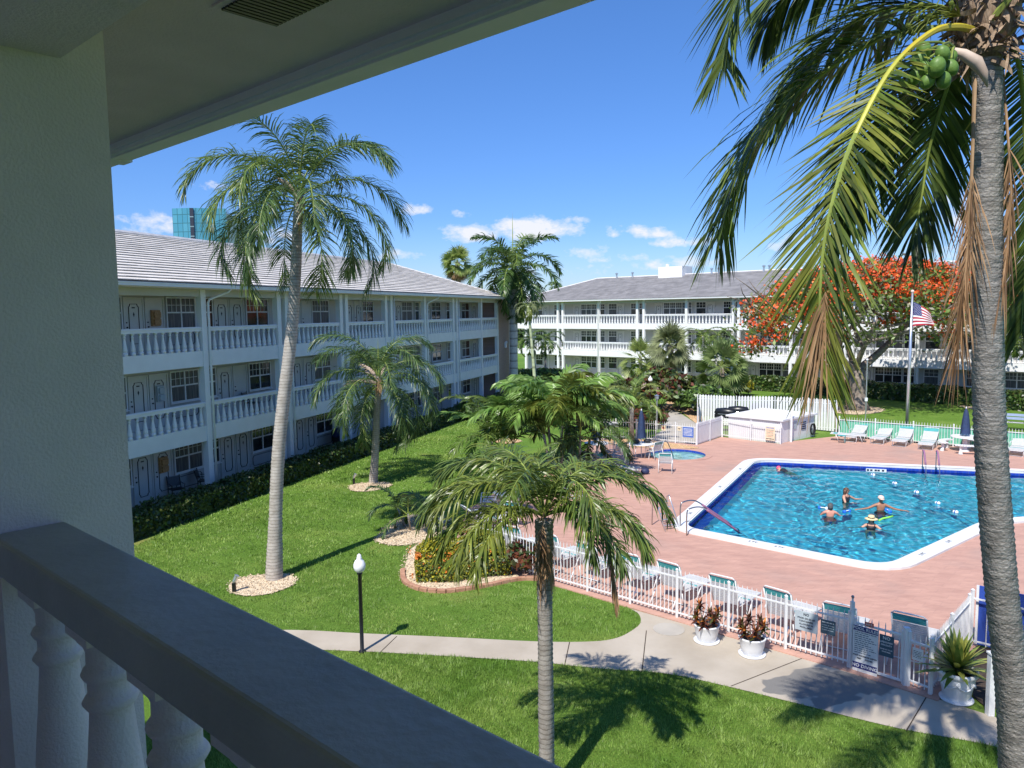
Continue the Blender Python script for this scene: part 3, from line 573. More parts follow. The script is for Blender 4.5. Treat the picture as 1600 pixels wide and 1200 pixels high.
def wing(label, root_loc, rz, cols, x0, x1, depth, layout, pitch, ncourse, roofm, lip, hips, nb, near, overhang=.62, seed=1, shift=0.0, xlim=1e9):
    R = random.Random(seed); t = thing('apartment_building', root_loc, label, 'building', None, rz); WY = 1.65; Z = (0.0, 2.93, 5.93)
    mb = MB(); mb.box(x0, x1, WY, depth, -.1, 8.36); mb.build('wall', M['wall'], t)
    for z in (2.93, 5.93):                                        # walkway slabs with deep white edge beams
        mb = MB(); mb.box(x0, x1, .16, WY, z-.22, z); mb.box(x0, x1, 0, .16, z-.60, z+.02); mb.build('walkway_slab', M['white'], t)
    mb = MB(); mb.box(x0, x1, 0, WY, -.1, .02); mb.build('ground_floor_slab', M['concrete'], t)
    mb = MB(); mb.box(x0, x1, .02, .16, 8.09, 8.36); mb.build('header_beam', M['wall'], t)
    mb = MB(); mb.box(x0-overhang, x1+overhang, -overhang, depth+overhang, 8.36, 8.41); mb.build('soffit', M['soffit'], t)
    for (c, w) in cols:
        mb = MB(); mb.box(c-w/2, c+w/2, -.04, .22, -.1, 8.36); mb.build('column', M['white'], t)
    mb = MB(); mb.box(x0-overhang, x1+overhang, -overhang-.02, -overhang+.02, 8.53, 8.60, 1); mb.obox((x0-overhang, -overhang-.13, 8.40), (x1-x0+2*overhang, 0, 0), (0, .13, 0), (0, 0, .13)); mb.box(x0-overhang, x1+overhang, -overhang-.15, -overhang-.13, 8.50, 8.535); mb.build('gutter', [M['white'], M['trim']], t)  # black strip paints the shaded gap between gutter and first tile course
    mb = MB(); r0_, r1_, ry, rzt = hip_courses(mb, x0-overhang, x1+overhang, -overhang-.03, depth+overhang, 8.56, pitch, ncourse, lip, 0, hips); roof = mb.build('roof', roofm, t)
    mb = MB(); cap = []
    mb.tube([(r0_, ry, rzt+.05), (r1_, ry, rzt+.05)], .10, 6)
    for e, hx in ((hips[0], (x0-overhang, r0_)), (hips[1], (x1+overhang, r1_))):
        if e: mb.tube([(hx[0], -overhang, 8.57), (hx[1], ry, rzt+.04)], .09, 6); mb.tube([(hx[0], depth+overhang, 8.57), (hx[1], ry, rzt+.04)], .09, 6)
    mb.build('ridge_cap', M['ridge'], roof)
    # railings between neighbouring columns; balusters are parts of their railing
    rest = MB(); count = 0; cs = sorted(c for c, w in cols); order = []
    for lev in (5.93, 2.93):
        for a, b in zip(cs, cs[1:]):
            if b-a > 1.2: order.append((lev, a+.13, b-.13))
    order.sort(key=lambda q: near(q[1])) 
    for lev, a, b in order:
        mb = MB(); mb.box(a, b, .02, .17, lev+.80, lev+.97); mb.box(a, b, -.005, .185, lev+.90, lev+.935); rail = mb.build('railing', M['white'], t); n = max(2, int(round((b-a)/nb)))
        for k in range(n):
            x = a+(k+.5)*(b-a)/n
            if count < 96: link('baluster', ME['bal'], rail, (x, .095, lev+.02)); count += 1
            else: rest.lathe(BAL, 8, (x, .095, lev+.02))
    if rest.v: o = rest.build('baluster', M['white'], t, True); o['kind'] = 'stuff'
    # doors and windows bay by bay
    for zi, z in enumerate(Z):
        for bi, (a, b) in enumerate(zip(cs, cs[1:])):
            if b-a < 1.5: continue
            for kind, fx in layout(R, b-a, zi, bi):
                x = a+fx+shift
                if x > xlim: continue
                if kind[0] == 'd':
                    d = link('door', ME['door'], t, (x, WY-.02, z+.02))
                    if kind == 'd': link('trim', ME['trim'], d)
                    link('handle', ME['handle'], d)
                elif kind[0] == 'w':
                    w = kind[1:]; o = link('window', ME['win'+w], t, (x, WY-.02, z+.02)); link('pane', ME[('cur' if R.random() < .4 else 'pane')+w], o)
                elif kind == 'p': link('wall_trim', ME['plate'], t, (x, WY, z+.02))
    return t, r0_, r1_, ry, rzt
def downspout(t, x, ztop=8.36, zb=0.0):
    mb = MB(); mb.tube([(x+.75, -.66, 8.42), (x+.72, -.55, 8.28), (x+.55, -.35, 8.18), (x+.12, -.10, 7.98), (x+.04, -.09, 7.85), (x+.04, -.09, zb)], .05, 8); mb.build('downspout', M['white'], t, True)
def layL(R, w, zi, bi):
    L = [('w0.55', .42), ('d', 1.3), ('d' if (bi+zi) % 3 else 'dplain', 2.35), ('w1.55', w-1.15)]
    if bi == 3: L = [('w1.55', .95), ('d', 2.3), ('w2.1', w-1.35)]
    if w < 4.2: L = [('d', .8), ('w1.05', w-.95)]
    return L+[('p', w-1.15)]
def layF(R, w, zi, bi):
    q = bi % 3
    if q == 0: return [('w1.05', .75), ('d', 1.75), ('w1.55', w-1.05)]
    if q == 1: return [('w1.55', 1.6), ('d', 3.0), ('w1.05', w-.8)]
    return [('d', .8), ('w2.1', 2.5), ('w1.05', w-.85)]
Lx0, Lx1 = 9.5, 60.1; LO = 35.0
Lc = [15.0, 20.1, 25.05, 30.0, 30.6, 35.4, 35.95, 40.4, 41.1, 45.8, 50.55, 51.2, 56.2, 59.95]
lw, lr0, lr1, lry, lrz = wing('long shaded white three-storey apartment wing along the left lawn with pale striped tile roof', nL*-21.3+dL*LO, math.atan2(dL.y, dL.x), [(c-LO, .28) for c in Lc],
    Lx0-LO, Lx1-LO, 13.0, layL, rad(19.6), 20, M['rooftile'], .068, (False, True), .37, lambda a: a, shift=1.75, xlim=Lx1-LO-1.0)
for c in (25.05, 45.8): downspout(lw, c-LO+.16)
for c in (30.6, 41.1, 51.2): MB().tube([(c-LO+.2, -.09, 8.36), (c-LO+.2, -.09, 0)], .045, 8).build('downspout', M['white'], lw, True)
# brick stair tower closing the far end of the left wing
mb = MB(); mb.box(Lx1-LO, Lx1-LO+2.6, -.05, 6.0, 0, 8.36); tw = mb.build('stair_tower', M['brick'], lw)
mb = MB(); mb.box(Lx1-LO+2.6, Lx1-LO+2.85, -.08, .4, 0, 8.36); mb.build('corner_post', M['white'], lw)
mb = MB(); mb.box(Lx1-LO+1.4, Lx1-LO+1.55, -.2, -.05, 4.3, 4.75); mb.ball((Lx1-LO+1.47, -.2, 4.75), .12, n=8); mb.build('wall_lamp', M['globe'], tw)
for z in (2.95, 5.95): MB().box(56.9-LO, 57.7-LO, 1.6, 1.645, z, z+2.1).build('stair_door', M['redwood'], lw)
def on_left_wall(px_, py_):
    d = ray(px_, py_); p = CAM+d*(-22.95/d.dot(nL)); return p.dot(dL)-LO, p.z
for px_, py_, w, m_ in ((240, 497, .42, 'basket'), (247, 615, .34, 'signgrey'), (252, 726, .42, 'basket')):        # letter racks on the walls
    x, z = on_left_wall(px_, py_); z -= .31; mb = MB(); mb.box(x-w/2, x+w/2, 1.5, 1.60, z, z+.62); mb.box(x-w/2+.05, x+w/2-.05, 1.42, 1.5, z+.05, z+.26); mb.box(x-w/2+.05, x+w/2-.05, 1.42, 1.5, z+.33, z+.54); mb.build('letter_rack', M[m_], lw)
# far wing: x runs to the right as seen from the courtyard
Fc = [60.7, 55.75, 55.05, 50.0, 45.0, 44.2, 39.2, 34.15, 33.6, 28.5, 23.75, 23.1, 18.0, 12.85, 7.6, 2.3]; FO = 30.0
fwg, fr0, fr1, fry, frz = wing('sunlit white three-storey apartment wing with grey roof beyond the pool', nF*68.3+dF*FO, math.atan2(-dF.y, -dF.x), [(FO-c, .27) for c in Fc],
    FO-62.0, FO+4, 13.6, layF, rad(19.0), 20, M['roofgrey'], .05, (True, False), .37, lambda x: abs(x-(FO-30)), seed=5)
for c in (50.0, 34.0, 18.0): downspout(fwg, FO-c-.05)
mb = MB(); mb.box(fr0+9.0, fr0+12.0, fry-.8, fry+1.4, frz-.6, frz+.95); mb.box(fr0+9.8, fr0+10.1, fry-.5, fry-.3, frz+.95, frz+1.25); mb.build('rooftop_box', M['white'], fwg)
for dx in (3.0, 5.2, 15.2, 16.0, 21.0, 21.6): MB().lathe([(.09, -.3), (.09, .42), (.17, .44), (.17, .55), (.02, .6)], 8, (fr0+dx, fry-.2, frz)).build('vent_pipe', M['alu'], fwg)

# ------------------------------------------------------------------ the balcony we look out from
ow = thing('balcony', dO*2.7+nO*.75+V((0, 0, 5.75)), 'shaded white top-floor balcony close by, with a thick column, balustrade, soffit vent and eave overhead', 'balcony', None, math.atan2(-dO.y, -dO.x))
Ri = Matrix.Rotation(math.atan2(-dO.y, -dO.x), 4, 'Z').inverted(); OL = V(ow.location)
def OP(a, s_, z): return Ri@(dO*a+nO*s_+V((0, 0, z))-OL)
def obx(a0, a1, s0, s1, z0, z1, mb=None):
    mb = mb or MB(); return mb.obox(OP(a0, s0, z0), OP(a1, s0, z0)-OP(a0, s0, z0), OP(a0, s1, z0)-OP(a0, s0, z0), V((0, 0, z1-z0)))
def bevel(o, w, seg=3):
    m = o.modifiers.new('b', 'BEVEL'); m.width = w; m.segments = seg; m.limit_method = 'ANGLE'; return o
obx(2.51, 3.0, .592, .96, 0, 8.40).build('column', M['stucco'], ow); obx(-2.6, -2.2, .592, .96, 5.75, 8.40).build('column', M['stucco'], ow)
obx(-2.3, 12, -1.3, .837, 8.09, 8.60).build('beam', M['stucco'], ow)
obx(-9, 12, .837, 1.985, 8.40, 8.48).build('soffit', M['soffit'], ow)
mb = obx(-9, 12, 1.985, 2.02, 8.335, 8.56); obx(-9, 12, 1.945, 1.985, 8.365, 8.40, mb); obx(-9, 12, 1.962, 1.985, 8.345, 8.365, mb); mb.build('fascia', M['white'], ow)
mb = obx(-9, 12, 2.02, 2.17, 8.37, 8.54); obx(-9, 12, 2.17, 2.19, 8.50, 8.545, mb); obx(5.35, 5.5, 2.01, 2.185, 8.362, 8.545, mb); mb.build('gutter', M['white'], ow)
mb = MB(); mb.add([OP(-9, 2.19, 8.55), OP(12, 2.19, 8.55), OP(12, -6, 11.6), OP(-9, -6, 11.6), OP(-9, -14, 8.55), OP(12, -14, 8.55)], [(0, 1, 2, 3), (3, 2, 5, 4)]); mb.build('roof', M['roofgrey'], ow)
mb = obx(1.1, 2.59, 1.35, 1.61, 8.392, 8.399); vent = mb.build('vent', M['soffit'], ow)
mb = MB()
for k in range(56): a = 1.12+k*.026; obx(a, a+.017, 1.375, 1.586, 8.384, 8.392, mb)
mb.build('vent_grille', M['black'], vent)
mb = obx(-2.6, 12, -1.3, .76, 5.45, 5.70); mb.build('walkway_slab', M['stucco'], ow); obx(-9, 12, -14, -1.3, -.1, 8.6).build('wall', M['wall'], ow)
for z in (2.7,): obx(-9, 12, -1.3, .76, z-.25, z).build('walkway_slab', M['stucco'], ow)
mb = obx(-2.3, 2.51, .572, .768, 6.622, 6.732); rail = bevel(mb.build('railing', M['railtop'], ow), .012)
BIG = [(.078, 0), (.078, .10), (.060, .115), (.070, .15), (.080, .22), (.080, .30), (.070, .42), (.058, .54), (.051, .62), (.049, .65), (.057, .66), (.064, .672), (.057, .684), (.050, .69), (.050, .725), (.058, .733), (.063, .744), (.058, .755), (.050, .762), (.049, .80), (.054, .815), (.066, .832), (.068, .84)]
for k in range(12):
    a = 2.32-.37*k; mb = MB(); mb.lathe(BIG, 24, (0, 0, 0)); mb.box(-.07, .07, -.07, .07, .84, .886); mb.box(-.085, .085, -.085, .085, -.05, .0)
    link('baluster', mb.mesh('baluster', M['stucco'], False), rail, OP(a, .67, 5.735))
    b = rail.children[-1]; [setattr(p, 'use_smooth', True) for p in b.data.polygons if len(p.vertices) == 4 and p.index < 24*22]

# ------------------------------------------------------------------ the tower on the skyline
Tt = thing('office_tower', (-116, 300, 0), 'distant teal glass office tower with a dark vertical strip, rising behind the left roof', 'tower')
A, B_, Cc, Dd, E_ = V((-15.8, 4, 0)), V((-14.2, 0, 0)), V((-6.8, -1.2, 0)), V((5.8, 2, 0)), V((13.2, 9, 0))
def panel(name, a, b, z1, m, t2=None):
    L = (b-a).length; ang = math.atan2((b-a).y, (b-a).x); mb = MB(); mb.add([(0, 0, 0), (L, 0, 0), (L, 0, t2 or z1), (0, 0, z1), (0, 14, 0), (L, 14, 0), (L, 14, t2 or z1), (0, 14, z1)], [(0, 1, 2, 3), (3, 2, 6, 7), (1, 5, 6, 2), (4, 0, 3, 7), (5, 4, 7, 6)])
    o = mb.build(name, m, Tt); o.location = a; o.rotation_euler = (0, 0, ang); return o
panel('glass_facade', A, B_, 47.6, M['tealglass']); panel('glass_facade', B_, Cc, 48.6, M['tealglass']); panel('glass_facade', Cc, Dd, 48.6, M['tealglass']); panel('slanted_side', Dd, E_, 47.0, M['towergrey'], 42.5)
mb = MB(); mb.box(-6.9, -5.5, -1.5, -1.2, 0, 48.5); st = mb.build('dark_strip', M['ink'], Tt)
mb = MB()
for k in range(13): mb.box(-6.95, -5.45, -1.56, -1.505, 3.7*k+.6, 3.7*k+1.0)
mb.build('spandrel', M['towergrey'], st)

# ------------------------------------------------------------------ palms
UP = V((0, 0, 1))
def frond_curve(o, az, el, L, droop, n=14, curl=0.0, pw=1.3):
    P = [V(o)]; st = L/n
    for i in range(n):
        t = (i+.5)/n; e = el-droop*t**pw; a = az+curl*t
        P.append(P[-1]+V((cos(a)*cos(e), sin(a)*cos(e), sin(e)))*st)
    return P
def leaflet(mb, b, d, wdir, L, w, hang, mi, seg=3, kink=0.0):
    p = V(b); d = d.normalized(); c = []
    for k in range(seg+1):
        f = k/seg; hw = w*.5*(.55+1.3*f if f < .34 else (1.0 if f < .5 else max(0.0, 1-(f-.5)*2)**.75))
        wd = (wdir-d*wdir.dot(d))
        wd = wd.normalized() if wd.length > 1e-4 else d.orthogonal().normalized()
        c.append((p-wd*hw, p+wd*hw) if k < seg else (p,)); p = p+d*(L/seg); d = (d+V((0, 0, -1))*hang*(1.2/seg)*(1+f)).normalized()
    vs = []; fs = []
    for k in range(seg): vs += c[k]
    vs.append(c[seg][0])
    for k in range(seg-1): fs.append((2*k, 2*k+1, 2*k+3, 2*k+2))
    fs.append((2*seg-2, 2*seg-1, 2*seg)); mb.add(vs, fs, mi)
def frond(mb, P, nl, ll, w, hang, R, mi=0, mir=1, r=.02, start=.18, ang0=75, ang1=28, vee=20, seg=3, mis=None, plume=0, shape=None, jit=6, lj=(.86, 1.1), mir2=None):
    """pinnate leaf along the points P: rachis tube and two rows of leaflets"""
    P = [V(p) for p in P]; n = len(P); rs_ = [r*(1-.85*i/(n-1)) for i in range(n)]
    if mir2 is None: mb.tube(P, rs_, 5, mir, True)
    else: h_ = n//3; h2_ = n//2; mb.tube(P[:h_+1], rs_[:h_+1], 7, mir, True); mb.tube(P[h_:h2_+1], rs_[h_:h2_+1], 7, mir2+1, True); mb.tube(P[h2_:], rs_[h2_:], 6, mir2, True)
    cum = [0.0]
    for a, b in zip(P, P[1:]): cum.append(cum[-1]+(b-a).length)
    T = cum[-1]; j = 0
    for k in range(nl):
        t = start+(1-start)*(k+.5)/nl; s = t*T
        while j < n-2 and cum[j+1] < s: j += 1
        f = (s-cum[j])/max(1e-6, cum[j+1]-cum[j]); p = P[j].lerp(P[j+1], f); tg = (P[j+1]-P[j]).normalized()
        sd = tg.cross(UP)
        if sd.length < .15: sd = tg.cross(V((cos(k*.01), .3, 0)))
        sd.normalize(); up = sd.cross(tg).normalized(); u = (t-start)/(1-start)
        Lk = ll*(shape(u) if shape else (.45+1.1*u if u < .5 else 1.0-.0*u)*(1 if u < .72 else 1-(u-.72)*2.3))*R.uniform(*lj)
        for sgn in (-1, 1):
            a = rad(ang0+(ang1-ang0)*u+R.uniform(-jit, jit)); ve = rad(vee+R.uniform(-plume, plume)+R.uniform(-6, 6))
            d = tg*cos(a)+(sd*sgn*cos(ve)+up*sin(ve))*sin(a); m_ = mi if mis is None else mis[min(len(mis)-1, int(R.random()*len(mis)))]
            leaflet(mb, p, d, tg+up*R.uniform(-.3, .5), Lk, w*R.uniform(.8, 1.15), hang*R.uniform(.75, 1.25), m_, seg)
    return mb
def trunk_mesh(P, R_, rings, n=16, wob=.03, ridge=.03, seed=0):
    rr = random.Random(seed); P = catmull(P, 8); m = len(P); cum = [0.0]
    for a, b in zip(P, P[1:]): cum.append(cum[-1]+(b-a).length)
    T = cum[-1]; mb = MB(); pts, rs = [], []; N_ = rings*2; j = 0
    for k in range(N_+1):
        s = T*k/N_
        while j < m-2 and cum[j+1] < s: j += 1
        f = (s-cum[j])/max(1e-6, cum[j+1]-cum[j]); pts.append(P[j].lerp(P[j+1], f)); t = s/T
        i = t*(len(R_)-1); i0 = min(int(i), len(R_)-2); r = R_[i0]+(R_[i0+1]-R_[i0])*(i-i0)
        rs.append(r*(1+(ridge if k % 2 else -ridge)*rr.uniform(.5, 1.4)+rr.uniform(-wob, wob)*.5))
    mb.tube(pts, rs, n, 0); return mb
def palm(name, base, top, label, tmat, radii, rings, fronds, mats, lean=None, group=None, seed=0, extra=None, cat='palm tree', ridge=.03, crown_parts=False):
    """base and top of the trunk in the world; fronds is a list of dicts"""
    base, top = V(base), V(top); R = random.Random(seed); t = thing(name, base, label, cat, group); L = top-base
    mid = lean or [L*.33+V((L.x*.06, 0, 0)), L*.66]
    trunk_mesh([V((0, 0, -.05))]+mid+[L], radii, rings, 16, seed=seed, ridge=ridge).build('trunk', M[tmat], t, True)
    mb = MB()
    for f in fronds:
        if f.get('own'):
            m2 = MB(); f['fn'](m2, L, R); m2.build(f['own'], [M[x] for x in f['mats']], t)
        else: f['fn'](mb, L, R)
    if mb.f: mb.build('crown', [M[x] for x in mats], t)
    if extra: extra(t, L, R)
    return t
def ringfronds(n, el0, el1, L, droop, nl, ll, w, hang, off=.25, az0=0, jit=.25, mis=(0,), **kw):
    F = []
    for k in range(n):
        def fn(mb, top, R, k=k):
            u = k/max(1, n-1); az = az0+k*2.39996+R.uniform(-jit, jit); el = rad(el0+(el1-el0)*u+R.uniform(-7, 7)); l = L*R.uniform(.88, 1.08)
            o = top+V((cos(az)*.05, sin(az)*.05, -off*(u)+.05)); P = frond_curve(o, az, el, l, rad(droop*R.uniform(.85, 1.15)), 14, R.uniform(-.25, .25))
            frond(mb, P, nl, ll, w, hang, R, mis[int(R.random()*len(mis))], **kw)
        F.append(dict(fn=fn))
    return F
def skirt(n, r, L, mi, off=0.0, w=.06):                               # dead hanging fibres and old leaf bases under a crown
    def fn(mb, top, R):
        for k in range(n):
            a = R.uniform(0, 2*pi); o = top+V((cos(a)*r, sin(a)*r, -R.uniform(0, .5)*L+off)); d = V((cos(a)*R.uniform(.02, .22), sin(a)*R.uniform(.02, .22), -1))
            leaflet(mb, o, d, V((-sin(a), cos(a), 0)), L*R.uniform(.4, 1), w*R.uniform(.5, 1.4), .3, mi, 3)
    return dict(fn=fn)
QS = lambda u: (.65+.7*u if u < .5 else 1.0)*(1 if u < .75 else 1-(u-.75)*1.9)
# tall queen palm
def qfronds(n, L, seed, nl=92, ll=.88, w=.031):
    return ringfronds(n, 80, -16, L, 128, nl, ll, w, .95, .5, seed, .3, (0, 0, 2), mir=1, r=.028, start=.16, ang0=70, ang1=30, vee=8, plume=32, shape=QS)
def spear(mi, h, r=.03, tilt=(0, 0)):
    def fn(mb, top, R): mb.tube([top, top+V((tilt[0]*.5, tilt[1]*.5, h*.5)), top+V((tilt[0], tilt[1], h))], [r, r*.7, .004], 6, mi)
    return dict(fn=fn)
def deadspathe(az, L, el=35):
    def fn(mb, top, R):
        P = frond_curve(top+V((0, 0, -.35)), az, rad(el), L, rad(60), 8); mb.tube(P, [.03, .06, .08, .09, .085, .07, .05, .03, .01], 7, 0)
        for k in range(14):
            a = az+R.uniform(-.6, .6); leaflet(mb, P[3+k % 4], V((cos(a), sin(a), R.uniform(-.4, .6))), V((0, 0, 1)), L*.35, .03, .5, 0)
    return dict(fn=fn, own='flower_stalk', mats=['spathe'])
q1b = G(428, 905); q1t = D(467, 298, q1b.y+.9)
palm('queen_palm', q1b, q1t, 'tall queen palm with leaning grey trunk in the pale mulch circle nearest the balcony', 'queentrunk', [.245, .180, .176, .172, .160, .145, .12], 90,
     qfronds(26, 3.5, 1.7)+[skirt(40, .13, .9, 3, -.1, .05), spear(1, 1.5, .03, (.05, 0)), deadspathe(rad(215), 1.0, 70)], ['queenleaf', 'rachis', 'palmN', 'deadleaf'],
     lean=[(q1t-q1b)*.33+V((-.10, 0, 0)), (q1t-q1b)*.68+V((.06, 0, 0))], seed=3, group='queen palms on the left lawn')
q2b = G(583, 754); q2t = D(592, 588, q2b.y+.1)
palm('queen_palm', q2b, q2t, 'shorter queen palm with brown flower stalks, in the small far mulch circle', 'queentrunk', [.20, .17, .16, .15, .14, .14], 60,
     qfronds(22, 3.6, .6, 84, .85, .036)+[skirt(50, .14, .8, 3, 0, .06), spear(1, 1.6), deadspathe(rad(160), 1.3, 70), deadspathe(rad(200), 1.5, 25), deadspathe(rad(40), 1.4, 80)], ['queenleaf', 'rachis', 'palmN', 'deadleaf'], seed=8, group='queen palms on the left lawn')
# royal palm between the wings
rb = G(803, 622); rt = D(802, 452, rb.y)
def royal_extra(t, L, R): trunk_mesh([L+V((0, 0, -.3)), L+V((0, 0, .8)), L+V((0, 0, 1.7))], [.30, .26, .12], 6, 12, seed=2, ridge=.0).build('crownshaft', M['crownshaft'], t, True)
def up_fr(dz): return lambda f: [dict(fn=(lambda mb, top, R, g=g: g['fn'](mb, top+V((0, 0, dz)), R))) for g in f]
palm('royal_palm', rb, rt, 'royal palm with smooth pale trunk and upright spear leaf, standing between the two wings', 'royaltrunk', [.42, .36, .33, .35, .34, .30], 30,
     up_fr(1.9)(ringfronds(24, 76, -62, 4.9, 100, 80, 1.05, .095, .7, .2, .9, .3, (0, 0, 2), mir=1, r=.05, start=.1, ang0=75, ang1=32, vee=12, plume=40, shape=QS)+[spear(1, 4.6, .06)]), ['royalleaf', 'rachis', 'palmN'], seed=5, extra=royal_extra, ridge=.01)
# slender ringed palm with a small yellowing crown in front of it
sb = G(844, 668); stp = D(825, 478, sb.y)
palm('slender_palm', sb, stp, 'thin green-stemmed palm with a small yellowing drooping crown in front of the royal palm', 'palebamboo', [.17, .13, .10, .085, .08], 26,
     ringfronds(9, 55, -30, 1.15, 150, 24, .42, .04, 1.1, .1, .4, .3, (0, 2), mir=1, r=.015, start=.15), ['palmY', 'rachis', 'fanolive'], seed=9, ridge=.01)
# the palm in front of the walkway
nb = V((.447, 10.82, 0)); ntp = D(850, 812, 10.9)
def nf(az, el, L, droop, mi=0, nl=84, ll=.52, dz=0.0, w=.027): 
    def fn(mb, top, R):
        P = frond_curve(top+V((0, 0, .05+dz)), az, rad(el), L, rad(droop), 16, R.uniform(-.1, .1), 1.15); frond(mb, P, nl, ll, w, 1.0, R, mi, 1, .022, .14, 66, 30, 8, 4, [mi, mi, 2], 42, QS, jit=13, lj=(.65, 1.12))
    return dict(fn=fn)
NF = [nf(rad(8), 56, 2.35, 128), nf(rad(172), 55, 2.25, 125, 0), nf(rad(195), 62, 2.2, 140, 2), nf(rad(150), 66, 2.3, 120, 0), nf(rad(95), 66, 2.0, 125), nf(rad(60), 60, 2.2, 120), nf(rad(-62), 78, 2.0, 152, 0),
      nf(rad(250), 78, 1.9, 120, 0), nf(rad(25), 68, 2.1, 130, 0), nf(rad(125), 70, 2.2, 112, 0), nf(rad(-20), 38, 1.9, 120, 0), nf(rad(215), 36, 1.9, 115, 2), nf(rad(300), 56, 1.7, 150, 0), nf(rad(165), 22, 2.1, 100, 2), nf(rad(12), 26, 2.0, 105, 0), nf(rad(-40), 30, 1.7, 110, 0), nf(rad(228), 30, 1.8, 110, 2)]
def oldfrond(az, L, dz, drop=60, pts=None):
    def fn(mb, top, R):
        P = catmull([top+V(q) for q in pts], 6) if pts else frond_curve(top+V((0, 0, dz)), az, rad(10), L, rad(drop+45), 12); frond(mb, P, 70, .40, .020, .8, R, 0, 1, .014, .42, 26, 9, 0, 3, None, 30, None, jit=10, lj=(.5, 1.15))
    return dict(fn=fn, own='dead_frond', mats=['deadleaf', 'deadstem'])
palm('crown_palm', nb, ntp, 'palm with arching feathery crown and shaggy brown trunk in front of the walkway', 'greytrunk', [.125, .115, .118, .112, .11, .115, .14], 62,
     NF+[skirt(190, .085, .95, 3, .05, .026), oldfrond(0, 1, 0, 0, [(.02, 0, .1), (.42, -.25, .40), (.76, -.5, .25), (.86, -.56, -.2), (.93, -.6, -.72), (.97, -.6, -1.15)]), oldfrond(rad(265), 1.0, .1, 110)], ['palmN', 'rachis', 'palmY', 'deadleaf'], seed=21, ridge=.045)
# coconut palm close on the right
cb = V((5.05, 7.15, 0)); ctp = V(D(1541, 72, 7.0)); CK = V(D(1536, 40, 7.0))
def cof(name, pts, nl, ll, w, hang, mats, r=.035, start=.22, vee=-8, ang0=62, ang1=24, seed=0, mis=None, seg=4, shape=None, plume=10, **kw):
    R = random.Random(seed); P = catmull([V(p)-cb for p in pts], 7); mb = MB(); frond(mb, P, nl, ll, w, hang, R, 0, 1, r, start, ang0, ang1, vee, seg, mis, plume, shape, **kw); return name, mb, mats
ct = thing('coconut_palm', cb, 'coconut palm close on the right with ringed grey trunk and long hanging fronds', 'palm tree')
trunk_mesh([V((0, 0, -.05)), D(1590, 1195, 7.08)-cb, D(1563, 900, 7.04)-cb, D(1546, 650, 7.02)-cb, D(1543, 400, 7.0)-cb, D(1544, 200, 7.0)-cb, ctp-cb], [.22, .180, .165, .142, .139, .132, .122, .118], 170, 22, seed=4, ridge=.028, wob=.02).build('trunk', M['cocotrunk'], ct, True)
CS2 = lambda u: (.5+1.0*u if u < .5 else 1.0)*(1 if u < .7 else 1-(u-.7)*1.0)
CS = lambda u: (.62+.9*u if u < .42 else 1.0)*(1 if u < .6 else 1-(u-.6)*1.35)
